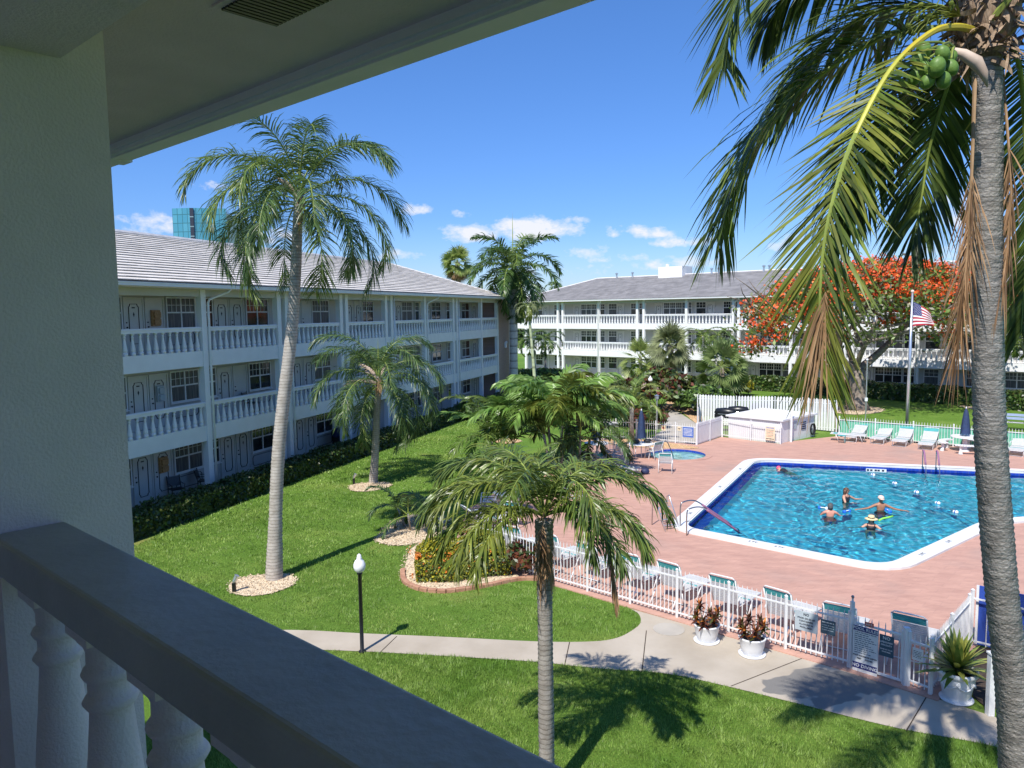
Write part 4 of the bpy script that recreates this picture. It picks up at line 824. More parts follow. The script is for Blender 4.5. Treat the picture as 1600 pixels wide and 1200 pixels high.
CF = [cof('frond', [D(1530, 50, 6.95), D(1495, 42, 6.7), D(1453, 52, 6.45), D(1393, 108, 6.2), D(1337, 210, 6.0), D(1306, 297, 5.9), D(1287, 387, 5.85), D(1280, 500, 5.85), D(1279, 570, 5.85)], 104, .84, .028, .14, ['cocoyel', 'petiole', 'cocoleaf', 'deadleaf', 'rachis', 'petmid'], .034, .30, 4, 62, 26, 1, [0, 0, 2, 0, 2], 3, CS2, 12, jit=7, lj=(.75, 1.12), mir2=4),
      cof('frond', [D(1525, 40, 7.1), D(1407, 49, 7.3), D(1355, 70, 7.5), D(1285, 115, 7.65), D(1194, 196, 7.8), D(1145, 290, 7.9), D(1120, 378, 8.0)], 128, 1.30, .031, .42, ['cocoleaf', 'rachis', 'cocodark'], .036, .16, 0, 68, 34, 2, [0, 2, 0], 4, CS, 14, jit=9, lj=(.75, 1.15)),
      cof('frond', [D(1530, 20, 7.0), D(1430, -110, 7.0), D(1300, -140, 7.0), D(1195, -80, 7.0), D(1148, 10, 7.0), D(1128, 110, 7.0)], 124, 1.05, .030, .28, ['cocoleaf', 'rachis', 'cocodark'], .036, .2, 0, 68, 34, 3, [0, 0, 2], 4, CS, 14, jit=9, lj=(.75, 1.15)),
      cof('frond', [D(1530, 10, 7.3), D(1450, -60, 7.8), D(1340, -70, 8.3), D(1240, -20, 8.8), D(1200, 40, 9.0)], 110, 1.15, .038, .95, ['cocodark', 'rachis', 'cocoleaf'], .034, .2, -10, 62, 24, 4, [0, 0, 2], 4, CS),
      cof('frond', [D(1530, 60, 7.4), D(1490, 110, 8.0), D(1455, 220, 8.4), D(1440, 310, 8.5), D(1425, 390, 8.5)], 110, 1.0, .036, .4, ['cocodark', 'rachis', 'cocoleaf'], .034, .15, -4, 55, 26, 5, [0, 0, 0, 2], 4, CS),
      cof('frond', [D(1530, 50, 7.5), D(1440, 120, 8.5), D(1370, 210, 9.2), D(1320, 310, 9.6), D(1300, 380, 9.7)], 110, 1.15, .038, .8, ['cocodark', 'rachis', 'cocoleaf'], .034, .15, -6, 62, 24, 6, [0, 0, 2], 4, CS),
      cof('frond', [D(1555, 50, 7.2), D(1590, 90, 7.6), D(1602, 220, 7.9), D(1604, 380, 8.0), D(1596, 520, 8.0)], 110, 1.0, .034, .4, ['cocodark', 'rachis', 'cocoleaf'], .034, .14, -4, 58, 26, 7, [0, 0, 0, 2], 4, CS),
      cof('frond', [D(1550, 30, 6.8), D(1620, -40, 6.5), D(1700, -20, 6.2), D(1770, 90, 6.0), D(1800, 240, 5.9)], 70, .9, .034, .7, ['cocoleaf', 'rachis', 'cocodark'], .034, .2, -4, 60, 24, 8, [0, 2], 3, CS),
      cof('frond', [D(1545, 20, 7.1), D(1570, -110, 7.2), D(1560, -260, 7.3), D(1500, -380, 7.4), D(1420, -430, 7.5)], 70, .9, .034, .5, ['cocoleaf', 'rachis', 'cocodark'], .034, .2, 4, 60, 24, 9, [0, 2], 3, CS),
      cof('frond', [D(1540, 10, 7.0), D(1480, -120, 6.8), D(1400, -200, 6.6), D(1290, -220, 6.4), D(1200, -170, 6.3)], 70, .9, .034, .7, ['cocoleaf', 'rachis', 'cocodark'], .034, .2, -4, 60, 24, 10, [0, 2], 3, CS),
      cof('frond', [D(1550, 10, 7.4), D(1650, -90, 8.0), D(1760, -90, 8.6), D(1850, 0, 9.0), D(1890, 120, 9.2)], 60, .9, .034, .7, ['cocoleaf', 'rachis', 'cocodark'], .034, .2, -4, 60, 24, 11, [0, 2], 3, CS),
      cof('frond', [D(1530, 30, 7.3), D(1440, 8, 7.9), D(1345, 28, 8.3), D(1265, 88, 8.6), D(1215, 165, 8.8)], 110, 1.05, .034, .55, ['cocodark', 'rachis', 'cocoleaf'], .034, .18, -2, 64, 30, 15, [0, 2], 4, CS, 14, jit=9, lj=(.75, 1.15)),
      cof('frond', [D(1530, 60, 7.5), D(1455, 85, 8.4), D(1392, 150, 9.0), D(1352, 240, 9.4), D(1335, 330, 9.5)], 110, 1.05, .036, .5, ['cocodark', 'rachis', 'cocoleaf'], .034, .15, -2, 62, 28, 16, [0, 2, 2], 4, CS, 14, jit=9, lj=(.75, 1.15)),
      cof('dead_frond', [D(1524, 120, 6.95), D(1520, 230, 6.85), D(1516, 320, 6.8), D(1512, 390, 6.75), D(1504, 460, 6.7), D(1496, 540, 6.7)], 150, .62, .011, .5, ['deadleaf', 'deadstem', 'deaddark'], .018, .36, -4, 16, 6, 12, [0, 0, 2, 0, 2], 4, lambda u: 1.0, 40, jit=12, lj=(.35, 1.2)),
      cof('dead_frond', [D(1566, 110, 7.0), D(1574, 200, 6.95), D(1580, 300, 6.9), D(1574, 390, 6.9), D(1564, 440, 6.9)], 80, .55, .011, .5, ['deadleaf', 'deadstem', 'deaddark'], .016, .35, -4, 13, 5, 13, [0, 0, 2, 0, 2], 4, lambda u: 1.0, 40, jit=12, lj=(.35, 1.2))]
for nm, mb, mats in CF: mb.build(nm, [M[x] for x in mats], ct)
mb = MB(); R = random.Random(31)                                       # dry brown leaflets at the tip of the big hanging frond
tip = [D(1290, 455, 5.8), D(1287, 540, 5.8), D(1285, 600, 5.8)]
for k in range(58):
    u = R.random(); o = V(tip[0]).lerp(V(tip[1]), u)-cb; sx = R.uniform(-1, 1); leaflet(mb, o, V((sx*.55, R.uniform(-.2, .2), -1)), V((1, .2, 0)), R.uniform(.45, .85), .013, .8, 0, 4)
mb.build('dry_leaflets', [M['deadleaf']], ct)
mb = MB()                                                              # fibrous head: stubs of old leaf bases wrapped round the trunk top
for k in range(420):
    a = R.uniform(0, 2*pi); z = R.uniform(-.16, .62); rr = .14+.10*R.random()+.08*max(0, z); o = ctp-cb+V((cos(a)*rr, sin(a)*rr, z)); t_ = V((-sin(a), cos(a), 0))
    d = V((cos(a)*R.uniform(-.3, .7), sin(a)*R.uniform(-.3, .7), R.uniform(-.8, .9)))+t_*R.uniform(-1.2, 1.2); leaflet(mb, o, d, UP*R.uniform(.3, 1)+t_, R.uniform(.10, .34), R.uniform(.02, .065), R.uniform(-.9, 1.6), 0, 5)
mb.lathe([(.13, -.12), (.19, .0), (.24, .15), (.26, .35), (.20, .6), (.10, .85)], 18, ctp-cb, 0); mb.build('leaf_bases', [M['fibre']], ct, True)
nutpix = [(1473, 84, 6.0), (1443, 80, 6.25), (1437, 96, 6.1), (1464, 105, 5.92), (1486, 106, 6.05), (1446, 109, 6.05), (1449, 127, 6.0), (1474, 126, 5.98), (1428, 122, 6.3), (1484, 90, 6.4)]
for x, y, Y in nutpix:
    e = Euler((R.uniform(-.5, .5), R.uniform(-.5, .5), R.uniform(0, 3))).to_matrix(); mb = MB(); s_ = R.uniform(.9, 1.12); mb.ball((0, 0, 0), .058*s_, .055*s_, .072*s_, 16, 0, e)
    for v_ in range(len(mb.v)): pass
    mb.build('coconut', M['nut'], ct, True, D(x, y, Y)-cb)
mb = MB(); st = D(1490, 74, 6.5)-cb
for x, y, Y in nutpix: p = D(x, y, Y)-cb; mb.tube([st, (st+p)/2+V((0, 0, .06)), p+V((0, 0, .07))], [.014, .010, .008], 5)
mb.build('fruit_stalk', M['rachis'], ct)
mb = MB(); mb.tube([D(1483, 76, 6.6)-cb, D(1505, 84, 6.55)-cb, D(1525, 97, 6.55)-cb, D(1537, 115, 6.55)-cb, D(1543, 136, 6.55)-cb], [.016, .040, .055, .036, .005], 10); mb.build('spathe', M['spathe'], ct, True)
mb = MB()
for k in range(26): o = D(1500, 25, 6.8)-cb; a = R.uniform(2.2, 4.4); P = frond_curve(o, a, rad(R.uniform(0, 40)), R.uniform(.35, .7), rad(80), 6); mb.tube(P, .006, 4); mb.ball(P[-1-k % 3], .022, n=6)
mb.build('flower_spray', M['palmY'], ct)
# thick-leaved clump palms beside the patio
def clump(name, base, label, stems, L, seed, nl, ll, w, mats, hang=.8, el=(80, 10), nf_=8, group=None, h=1.2, cat='palm', trad=.06):
    R = random.Random(seed); t = thing(name, base, label, cat, group); mb = MB(); tb = MB()
    for s_ in range(stems):
        a = 2*pi*s_/stems+.5; b = V((cos(a)*.25*(stems > 1), sin(a)*.25*(stems > 1), 0)); top = b+V((cos(a)*.35*(stems > 1), sin(a)*.35*(stems > 1), h*R.uniform(.7, 1.15))); tb.tube([b, (b+top)/2, top], [trad*1.3, trad, trad], 8)
        for g in ringfronds(nf_, el[0], el[1], L, 95, nl, ll, w, hang, .1, a, .4, (0, 0, 2), mir=1, r=.022, start=.14, ang0=66, ang1=26, vee=12, plume=14, shape=QS): g['fn'](mb, top, R)
    tb.build('trunk', M['greytrunk'], t, True); mb.build('crown', [M[x] for x in mats], t); return t
clump('clump_palm', G(868, 742), 'big bright clump palm with broad arching leaves behind the brown-skirted palm', 4, 3.5, 41, 34, 1.0, .105, ['strap', 'rachis', 'palmY'], 1.15, (87, 48), 8, h=2.5)
clump('clump_palm', G(785, 735), 'dark green clump palm arching over the lawn edge, left of the bright clump', 3, 3.2, 42, 34, .75, .075, ['palmN', 'rachis', 'strap'], .75, (87, 32), 8, h=1.3)
clump('clump_palm', G(905, 742), 'dense dark clump palm next to the leftmost folded umbrella', 3, 2.7, 43, 40, .65, .065, ['queenleaf', 'rachis', 'cocodark'], .9, (75, -15), 8, h=2.3)
clump('clump_palm', G(812, 770), 'low spiky palm between the patio and the lawn', 2, 2.0, 44, 34, .45, .05, ['palmN', 'rachis', 'palmY'], .6, (82, 10), 7, h=.7)
clump('young_palm', G(643, 826), 'small dark-leaved palm rising from the kidney-shaped mulch bed', 3, 1.35, 45, 22, .34, .05, ['queenleaf', 'rachis', 'palmN'], .6, (75, 5), 6, h=.75, trad=.03)
clump('young_palm', G(987, 690), 'young palm with a bright upright spear behind the centre folded umbrella', 1, 2.3, 46, 36, .5, .05, ['palmN', 'rachis', 'fanlime'], .7, (86, 0), 15, h=2.0, trad=.12)
# fan palms and slim palms in front of the far wing
def fanleaf(mb, o, d, side, rad_, nb_, mi, R, hang=.5, span=150):
    up = side.cross(d).normalized()
    for k in range(nb_):
        a = rad(-span/2+span*k/(nb_-1)); dd = d*cos(a)+side*sin(a)+up*.12; l = rad_*(.78+.22*cos(a))*R.uniform(.9, 1.08); leaflet(mb, o, dd, side*cos(a)-d*sin(a), l, l*.10, hang, mi, 3)
def fanpalm(name, base, top, label, tm, radii, nlv, pet, lr, mats, seed, group=None, skirt_=0, el=(80, -45), hang=.5, w=None):
    R = random.Random(seed); base, top = V(base), V(top); t = thing(name, base, label, 'palm tree', group); L = top-base
    trunk_mesh([V((0, 0, -.05)), L*.4+V((L.x*.12, 0, 0)), L*.75+V((L.x*.08, 0, 0)), L], radii, 30, 12, seed=seed).build('trunk', M[tm], t, True); mb = MB()
    for k in range(nlv):
        u = k/(nlv-1); az = k*2.39996+R.uniform(-.3, .3); e = rad(el[0]+(el[1]-el[0])*u+R.uniform(-8, 8)); d = V((cos(az)*cos(e), sin(az)*cos(e), sin(e))); o = L+V((0, 0, -.25*u)); p = o+d*pet*R.uniform(.8, 1.1)+V((0, 0, -.12*pet))
        mb.tube([o, (o+p)/2+V((0, 0, .06)), p], [.022, .018, .012], 4, 1); sd = d.cross(UP); sd = sd.normalized() if sd.length > .1 else V((1, 0, 0)); d2 = (d+V((0, 0, -.35))).normalized()
        sd = Matrix.Rotation(R.uniform(-1.15, 1.15), 3, d2)@(sd-d2*sd.dot(d2)).normalized(); m_ = 2 if (u > .78 and skirt_) else 0
        fanleaf(mb, p, d2, sd, lr*R.uniform(.85, 1.1), 17, m_, R, hang)
    mb.build('crown', [M[x] for x in mats], t); return t
fanpalm('sabal_palm', G(1063, 616), D(1046, 538, 66.0), 'leaning sabal palm with dense round crown in front of the far wing', 'bark', [.34, .30, .27, .27, .28], 44, 1.0, 1.35, ['fanolive', 'rachis', 'fan'], 51, skirt_=0, el=(85, -60))
fanpalm('fan_palm', G(1129, 625), D(1128, 572, 62.0), 'spreading light green fan palm with dark trunk behind the pool equipment enclosure', 'bark', [.24, .20, .19, .19], 34, 1.3, 1.5, ['fan', 'rachis', 'fanlime'], 52, el=(80, -35))
fanpalm('fan_palm', G(1008, 612), D(1000, 560, 68.0), 'smaller lime-coloured fan palm left of the leaning sabal palm', 'greytrunk', [.20, .16, .15, .15], 26, 1.0, 1.2, ['fanlime', 'rachis', 'fan'], 53, el=(80, -40))
fanpalm('sabal_palm', V((-5.8, 88, 0)), D(715, 410, 88), 'fan palm with a tan skirt of dead leaves showing above the left roof', 'bark', [.30, .28, .27, .27], 46, 1.0, 1.35, ['fanlime', 'rachis', 'deadleaf'], 54, skirt_=1, el=(85, -70), hang=.7)
def slim(base, top, label, seed, L=2.2, group=None, n=11):
    return palm('slim_palm', base, top, label, 'greytrunk', [.14, .11, .10, .10], 24, ringfronds(n, 60, -25, L, 115, 30, .55, .07, .7, .15, seed, .3, (0, 2), mir=1, r=.03, start=.12, vee=15, plume=12, shape=QS), ['palmN', 'rachis', 'royalleaf'], seed=seed, group=group)
slim(G(843, 608), D(828, 528, 74), 'slim palm leaning left before the far wing, beside the royal palm trunk', 61, 2.1)
slim(G(853, 604), D(852, 530, 75), 'upright slim palm before the far wing, second from the royal palm trunk', 62, 2.2)
tp = thing('triple_palm', G(1110, 606), 'cluster palm with two white stems and dark crown behind the spreading fan palm', 'palm tree'); R = random.Random(63); mb = MB(); tb = MB()
for dx, dy in ((-.35, 0), (.35, .2)):
    b = V((dx, dy, 0)); top = V((dx*2.2, dy, D(1110, 525, 72).z)); tb.tube([b, (b+top)/2, top], [.13, .10, .09], 8)
    for g_ in ringfronds(11, 60, -25, 2.4, 112, 28, .6, .08, .7, .15, dx, .3, (0, 2), mir=1, r=.03, start=.12, vee=15, plume=12, shape=QS): g_['fn'](mb, top, R)
tb.build('trunk', M['royaltrunk'], tp, True); mb.build('crown', [M['queenleaf'], M['rachis'], M['palmN']], tp)
slim(V((38.6, 55.2, 0)), D(1592, 525, 54), 'slim palm before the far wing, just right of the coconut trunk', 64, 2.0)
slim(V((6.2, 112, 0)), D(868, 447, 112), 'tiny distant palm top peeping over the left hip of the far roof', 65, 1.8)

# ------------------------------------------------------------------ hedges, shrubs and the flame tree
def leafquads(P, Nn, size, R, mats, midx, name, fold=.35, asp=1.7):
    """one kite-shaped leaf per point: P points, Nn preferred normals"""
    n = len(P); rnd = R.normal(size=(n, 3)); nn = Nn+rnd*.75; nn /= np.linalg.norm(nn, axis=1, keepdims=True)+1e-9
    a = np.cross(nn, R.normal(size=(n, 3))); a /= np.linalg.norm(a, axis=1, keepdims=True)+1e-9; b = np.cross(nn, a); s = size*R.uniform(.65, 1.3, (n, 1))
    v = np.stack([P-a*s*.5*asp, P+b*s*.5+nn*s*fold*.2, P+a*s*.5*asp, P-b*s*.5+nn*s*fold*.2], 1).reshape(-1, 3)
    return npmesh(name, v, np.arange(4*n).reshape(-1, 4), [M[x] for x in mats], midx)
def hedge(name, pts, width, h, dens, size, mats, label, group=None, seed=0, wts=None, wobble=.08, cat='hedge', top=None, rnd=0.0):
    R = np.random.default_rng(seed); base = V(pts[0]); base.z = 0; t = thing(name, base, label, cat, group); pts = [V(p)-base for p in pts]; Ps, Ns = [], []; core = MB()
    for p, q in zip(pts, pts[1:]):
        p.z = q.z = 0; d = (q-p); L = d.length; d.normalize(); n = V((d.y, -d.x, 0)); cw_ = .07+rnd*.7; core.obox(p-n*(width/2-cw_)+d*rnd*.6, d*(L-rnd*1.2), n*(width-2*cw_), V((0, 0, h-.12-rnd*.5)))
        for (area, kind) in ((L*width, 't'), (L*h, 'a'), (L*h, 'b'), (width*h, 'c'), (width*h, 'd')):
            m = int(area*dens); u = R.uniform(0, L, m); v = R.uniform(-width/2, width/2, m); z = h*R.uniform(.02, 1, m)**.8
            if kind == 't': z = np.full(m, h)
            elif kind in 'ab': v = np.full(m, width/2*(1 if kind == 'a' else -1))
            else: u = np.full(m, 0.0 if kind == 'c' else L)
            wob = wobble*np.sin(u*2.1+seed)*np.sin(u*.9+z*3)+R.normal(0, .035, m)
            X = np.array(p)[None]+np.array(d)[None]*u[:, None]+np.array(n)[None]*(v+wob*(np.sign(v) if kind in 'ab' else 0))[:, None]; X[:, 2] = z+wob*(kind == 't')-np.abs(R.normal(0, .03, m))
            if rnd: e_ = np.maximum((np.abs(v)/(width/2))**3, np.abs(2*u/L-1)**6); X[:, 2] *= 1-rnd*e_*(X[:, 2]/h)**.5; cx_ = np.array(p.lerp(q, .5)); f_ = 1-.16*(X[:, 2]/h)**2; X[:, 0] = cx_[0]+(X[:, 0]-cx_[0])*f_; X[:, 1] = cx_[1]+(X[:, 1]-cx_[1])*f_
            Ps.append(X); Ns.append(np.tile({'t': (0, 0, 1), 'a': (n.x, n.y, .5), 'b': (-n.x, -n.y, .5), 'c': (-d.x, -d.y, .3), 'd': (d.x, d.y, .3)}[kind], (m, 1)))
    P = np.concatenate(Ps); Nn = np.concatenate(Ns); mi = R.choice(len(mats), len(P), p=wts) if wts else R.integers(0, len(mats), len(P))
    if top is not None: mi = np.where((P[:, 2] > h*.72+R.normal(0, .1, len(P))) & (R.random(len(P)) < .85), top, mi)
    o = link('foliage', leafquads(P, Nn, size, R, mats, mi, 'foliage'), t); core.build('inner_twigs', M['hedgedark'], t); return t
H0, H1 = dL*15+nL*-20.1, dL*58+nL*-20.1
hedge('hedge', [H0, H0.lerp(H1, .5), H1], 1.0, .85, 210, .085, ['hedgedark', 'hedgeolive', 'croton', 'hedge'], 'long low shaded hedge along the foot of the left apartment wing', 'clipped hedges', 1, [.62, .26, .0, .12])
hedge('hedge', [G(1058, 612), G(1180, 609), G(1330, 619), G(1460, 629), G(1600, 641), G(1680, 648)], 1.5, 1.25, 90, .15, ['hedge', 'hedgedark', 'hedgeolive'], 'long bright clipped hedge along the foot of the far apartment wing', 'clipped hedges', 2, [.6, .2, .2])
hedge('hedge', [G(812, 606), G(876, 604)], 2.6, 1.7, 60, .17, ['hedge', 'hedgedark', 'strap'], 'square bright hedge block behind the royal palm trunk', 'clipped hedges', 3, [.6, .2, .2])
hedge('hedge', [G(1000, 605), G(1055, 610)], 2.2, 1.5, 70, .17, ['hedge', 'hedgedark'], 'dark clipped hedge block left of the leaning sabal palm trunk', 'clipped hedges', 4)
# free-growing plants: a mound of leaves on short stems
def shrub(name, base, rx, ry, h, n, size, mats, label, group=None, seed=0, wts=None, cat='shrub', flat=.8, flower=None, fl=0):
    R = np.random.default_rng(seed+100); t = thing(name, base, label, cat, group); d = R.normal(size=(n, 3)); d[:, 2] = np.abs(d[:, 2])*.9; d /= np.linalg.norm(d, axis=1, keepdims=True)
    lump = 1+.16*np.sin(d[:, 0]*5+seed)*np.sin(d[:, 1]*6+1.7*seed)+.1*np.sin(d[:, 2]*9+d[:, 0]*4); r = lump*R.uniform(.55, 1.05, n)**.35; P = d*r[:, None]*np.array([rx, ry, h*.62]); P[:, 2] += h*.36; P[:, 2] = np.clip(P[:, 2], .03, None)
    mi = R.choice(len(mats), n, p=wts) if wts else R.integers(0, len(mats), n); link('foliage', leafquads(P, d, size, R, mats, mi, 'foliage', asp=2.0), t)
    mb = MB()
    for k in range(7): a = k*.9; mb.tube([(0, 0, 0), (cos(a)*rx*.3, sin(a)*ry*.3, h*.35), (cos(a)*rx*.55, sin(a)*ry*.55, h*.7)], [.03, .02, .008], 5)
    mb.build('stem', M['bark'], t)
    if fl:
        d2 = R.normal(size=(fl, 3)); d2[:, 2] = np.abs(d2[:, 2]); d2 /= np.linalg.norm(d2, axis=1, keepdims=True); P2 = d2*np.array([rx*1.03, ry*1.03, h*.64]); P2[:, 2] += h*.37; P2 = np.repeat(P2, 12, 0)+R.normal(0, .035, (fl*12, 3))
        link('blossom', leafquads(P2, np.repeat(d2, 12, 0), size*.7, R, [flower], np.zeros(fl*12, int), 'blossom', asp=1.1), t)
    return t
Rm = np.random.default_rng(60); CH = []
for Pm in MULCH:
    Pa = np.array([(q[0], q[1]) for q in Pm]); c_ = Pa.mean(0); l_, h_ = Pa.min(0), Pa.max(0); m = int(min(6000, (h_-l_).prod()*520)); x = Rm.uniform(l_[0]-.1, h_[0]+.1, m); y = Rm.uniform(l_[1]-.1, h_[1]+.1, m); xs_, ys_ = c_[0]+(x-c_[0])*.93, c_[1]+(y-c_[1])*.93; k = inpoly(Pm, xs_, ys_); CH.append(np.stack([x[k], y[k], Rm.uniform(.03, .055, k.sum())], 1))
CH = np.concatenate(CH); leafmat('chips', (.30, .19, .11), (.78, .66, .48), .9, .0, .45, 40)
tag(link('mulch_chips', leafquads(CH, np.tile((0, 0, 1.6), (len(CH), 1)), .027, Rm, ['chips'], np.zeros(len(CH), int), 'mulch_chips', asp=2.0)), kind='stuff')
# the clipped flowering shrub in its brick-edged bed
sA, sB = G(648, 903), G(792, 893)
ix = hedge('flowering_shrub', [sA+V((0, .30, 0)), sB+V((0, .30, 0))], 1.5, .95, 1300, .052, ['ixgreen', 'ixora', 'orange', 'hedgeolive'], 'clipped yellow-green flowering shrub with orange blossoms in the brick-edged bed', None, 6, [.45, .33, .05, .17], .14, 'shrub', 1, .34)
R_ = np.random.default_rng(77); nfl = 46; u = R_.random(nfl); bp = np.array(ix.location)
P = np.array(sA)[None]*(1-u[:, None])+np.array(sB)[None]*u[:, None]-bp; zz = R_.uniform(.15, .85, nfl); P[:, 1] += np.where(zz > .8, R_.uniform(-.3, .9, nfl), -.33); P[:, 0] += np.where(u < .15, -.1, 0); P[:, 2] = zz; P = np.repeat(P, 14, 0)+R_.normal(0, .035, (nfl*14, 3))
link('blossom', leafquads(P, np.tile((0, -.5, .6), (len(P), 1)), .05, R_, ['orange'], np.zeros(len(P), int), 'blossom', asp=1.1), ix)
shrub('croton', G(812, 893), .62, .6, .85, 900, .10, ['croton', 'crotongreen', 'hedgedark'], 'dark red croton bush right of the yellow flowering shrub', None, 1, [.55, .25, .2])
shrub('croton', G(760, 862), .8, .5, .75, 700, .10, ['croton', 'crotongreen', 'orange'], 'dark red croton bush behind the yellow flowering shrub, by the fence end', None, 2, [.6, .36, .04])
for k, (x, y, rx, h, mats, lab) in enumerate([(1030, 640, 2.6, 3.0, ['hedgedark', 'croton', 'hedgeolive'], 'tall dark reddish bush left of the garden path'), (1082, 636, 1.7, 1.4, ['fan', 'crotongreen', 'orange'], 'low mixed shrub at the foot of the leaning sabal palm'), (1104, 648, 2.0, 2.0, ['hedge', 'strap', 'hedgedark'], 'round green bush touching the left end of the white board enclosure'),
        (1095, 625, .7, 1.2, ['magenta', 'croton'], 'magenta-leaved plant below the leaning sabal palm'), (1150, 618, 1.5, 1.3, ['ixora', 'hedge', 'hedgeolive'], 'yellow-green shrub beside the fan palm trunk'), (975, 640, 2.0, 2.0, ['fan', 'hedgedark', 'fanolive'], 'spiky grey-green bush left of the young palm'),
        (955, 665, 1.4, 1.5, ['palmN', 'hedgedark'], 'bushy green plant behind the left pool fence'), (860, 640, 2.4, 2.4, ['hedge', 'hedgedark', 'palmN'], 'leafy green bush at the foot of the royal palm'), (748, 655, 1.5, 1.3, ['hedgedark', 'hedge'], 'dark shrub at the far end of the left lawn hedge'),
        (1565, 606, 1.6, 2.2, ['hedgedark', 'hedge'], 'dark leafy shrub behind the coconut trunk near the far hedge'), (1010, 668, 1.3, 1.3, ['croton', 'palmN', 'hedgedark'], 'reddish green shrub at the foot of the young palm')]):
    shrub('garden_shrub', G(x, y), rx, rx*.8, h, int(700*rx), .26 if rx > 1.2 else .16, mats, lab, 'shrubs in the garden beds', 10+k)
# royal poinciana: spreading umbrella crown, red flower clusters over sparse leaf
pb = G(1340, 640); pt = thing('flame_tree', pb, 'wide flame tree with red-orange blossom and twisting grey trunk on the far lawn', 'tree'); R = random.Random(91)
mb = MB(); fork = D(1336, 578, pb.y)-pb; mb.tube([(0, 0, -.1), (.02, 0, .5), fork*.55+V((.12, 0, 0)), fork], [.95, .62, .52, .60], 14); LIMB = []
def dpx(x, y, dy=0.0): return D(x, y, pb.y+dy)-pb
for tip, r in ((dpx(1425, 500, 1.5), .34), (dpx(1262, 500, -2.5), .26), (dpx(1300, 470, 3), .24), (dpx(1372, 500, -3.0), .24)):
    m1 = fork.lerp(tip, .45)+V((R.uniform(-.3, .3), R.uniform(-.5, .5), -.35)); c = catmull([fork-V((0, 0, .2)), m1, tip], 6); mb.tube(c, [r*(1-.55*i/(len(c)-1)) for i in range(len(c))], 9)
    for k in range(6):
        e = tip+V((R.uniform(-5.5, 5.5), R.uniform(-4.5, 4.5), R.uniform(.8, 3.2))); s_ = c[R.randint(len(c)//2, len(c)-1)]; c2 = catmull([s_, s_.lerp(e, .5)+V((0, 0, -.5+R.uniform(-.4, .4))), e], 5); mb.tube(c2, [.13*(1-.8*i/(len(c2)-1)) for i in range(len(c2))], 6); LIMB.append(c2)
        for j in range(3): e2 = e+V((R.uniform(-1.8, 1.8), R.uniform(-1.8, 1.8), R.uniform(0, 1.3))); mb.tube([c2[-2], (c2[-1]+e2)/2, e2], [.05, .035, .012], 5)
mb.build('trunk', M['bark'], pt, True)
Rn = np.random.default_rng(92); cl = []
top0, ctr = dpx(1378, 398).z, dpx(1378, 480)
for k in range(380):
    a = Rn.uniform(0, 2*pi); q = Rn.random()**.55; x = ctr.x+cos(a)*q*9.4; y = cos(1)*0+sin(a)*q*6.0; z = top0-.25-(q**2.2)*3.6-abs(Rn.normal(0, .35))
    cl.append((x, y, z-(.9 if Rn.random() < .25 else 0)))
for x, y in ((1200, 480), (1185, 505), (1178, 540), (1215, 470), (1240, 440), (1395, 500), (1412, 488), (1480, 500), (1470, 520), (1320, 520), (1300, 500), (1500, 480), (1560, 470), (1575, 455)):
    for k in range(4): p = dpx(x+Rn.normal(0, 6), y+Rn.normal(0, 5), Rn.normal(-1, 1)); cl.append(tuple(p))
cl = np.array(cl); nl_ = len(cl); isred = Rn.random(nl_) < np.where((cl[:, 2] > np.median(cl[:, 2])) | (cl[:, 0] < ctr.x-4), .80, .30)
Pf = np.repeat(cl[isred], 44, 0); Pf = Pf+Rn.normal(0, 1, Pf.shape)*np.array([.46, .46, .20]); Pg = np.repeat(cl, 24, 0); Pg = Pg+Rn.normal(0, 1, Pg.shape)*np.array([.75, .75, .30])-np.array([0, 0, .35]); Pp = np.repeat(cl, 7, 0); Pp = Pp+Rn.normal(0, 1, Pp.shape)*np.array([.9, .9, .4])-np.array([0, 0, .5])
link('crown', leafquads(np.concatenate([Pg, Pp]), np.tile((0, 0, .6), (len(Pg)+len(Pp), 1)), .17, Rn, ['poinleaf', 'poinpale'], np.concatenate([np.zeros(len(Pg), int), np.ones(len(Pp), int)]), 'crown', asp=2.2), pt)
link('blossom', leafquads(Pf, np.tile((-.2, -.6, .6), (len(Pf), 1)), .18, Rn, ['poinred', 'orange'], (Rn.random(len(Pf)) < .14).astype(int), 'blossom', asp=1.2), pt)
# brick edging of the shrub bed: each brick a part
ed = thing('brick_edging', G(690, 928), 'curved low edging of red-brown bricks round the flowering shrub bed', 'edging'); E0 = V(ed.location); cur = catmull([G(*q) for q in [(630, 892), (629, 900), (634, 912), (655, 922), (690, 926), (730, 922), (775, 914), (815, 906), (850, 908), (868, 915)]], 16); acc = 0.0; last = cur[0]
k = 0
for a, b in zip(cur, cur[1:]):
    acc += (b-a).length
    if acc >= .235:
        d = (b-last).normalized(); n = V((-d.y, d.x, 0)); m2 = MB(); o = last-E0; o.z = -.02; m2.obox(o-n*.07+d*.006, d*(acc-.012), n*.14, V((0, 0, .12+random.uniform(-.008, .008)))); bevel(m2.build('brick', M['edger'], ed), .015, 2); last = b; acc = 0.0
# distant belt of trees beyond the wings, a mass on the horizon
Rn = np.random.default_rng(95); n = 9000; th = Rn.uniform(-1.3, 1.3, n); rr = Rn.uniform(190, 215, n); z = (4.2+1.6*np.sin(th*23)+1.2*np.sin(th*61+1))*Rn.random(n)**.6; P = np.stack([np.sin(th)*rr, np.cos(th)*rr, z], 1)
tag(link('distant_treeline', leafquads(P, np.tile((0, -.6, .5), (n, 1)), 1.7, Rn, ['treeline'], np.zeros(n, int), 'treeline')), kind='stuff')

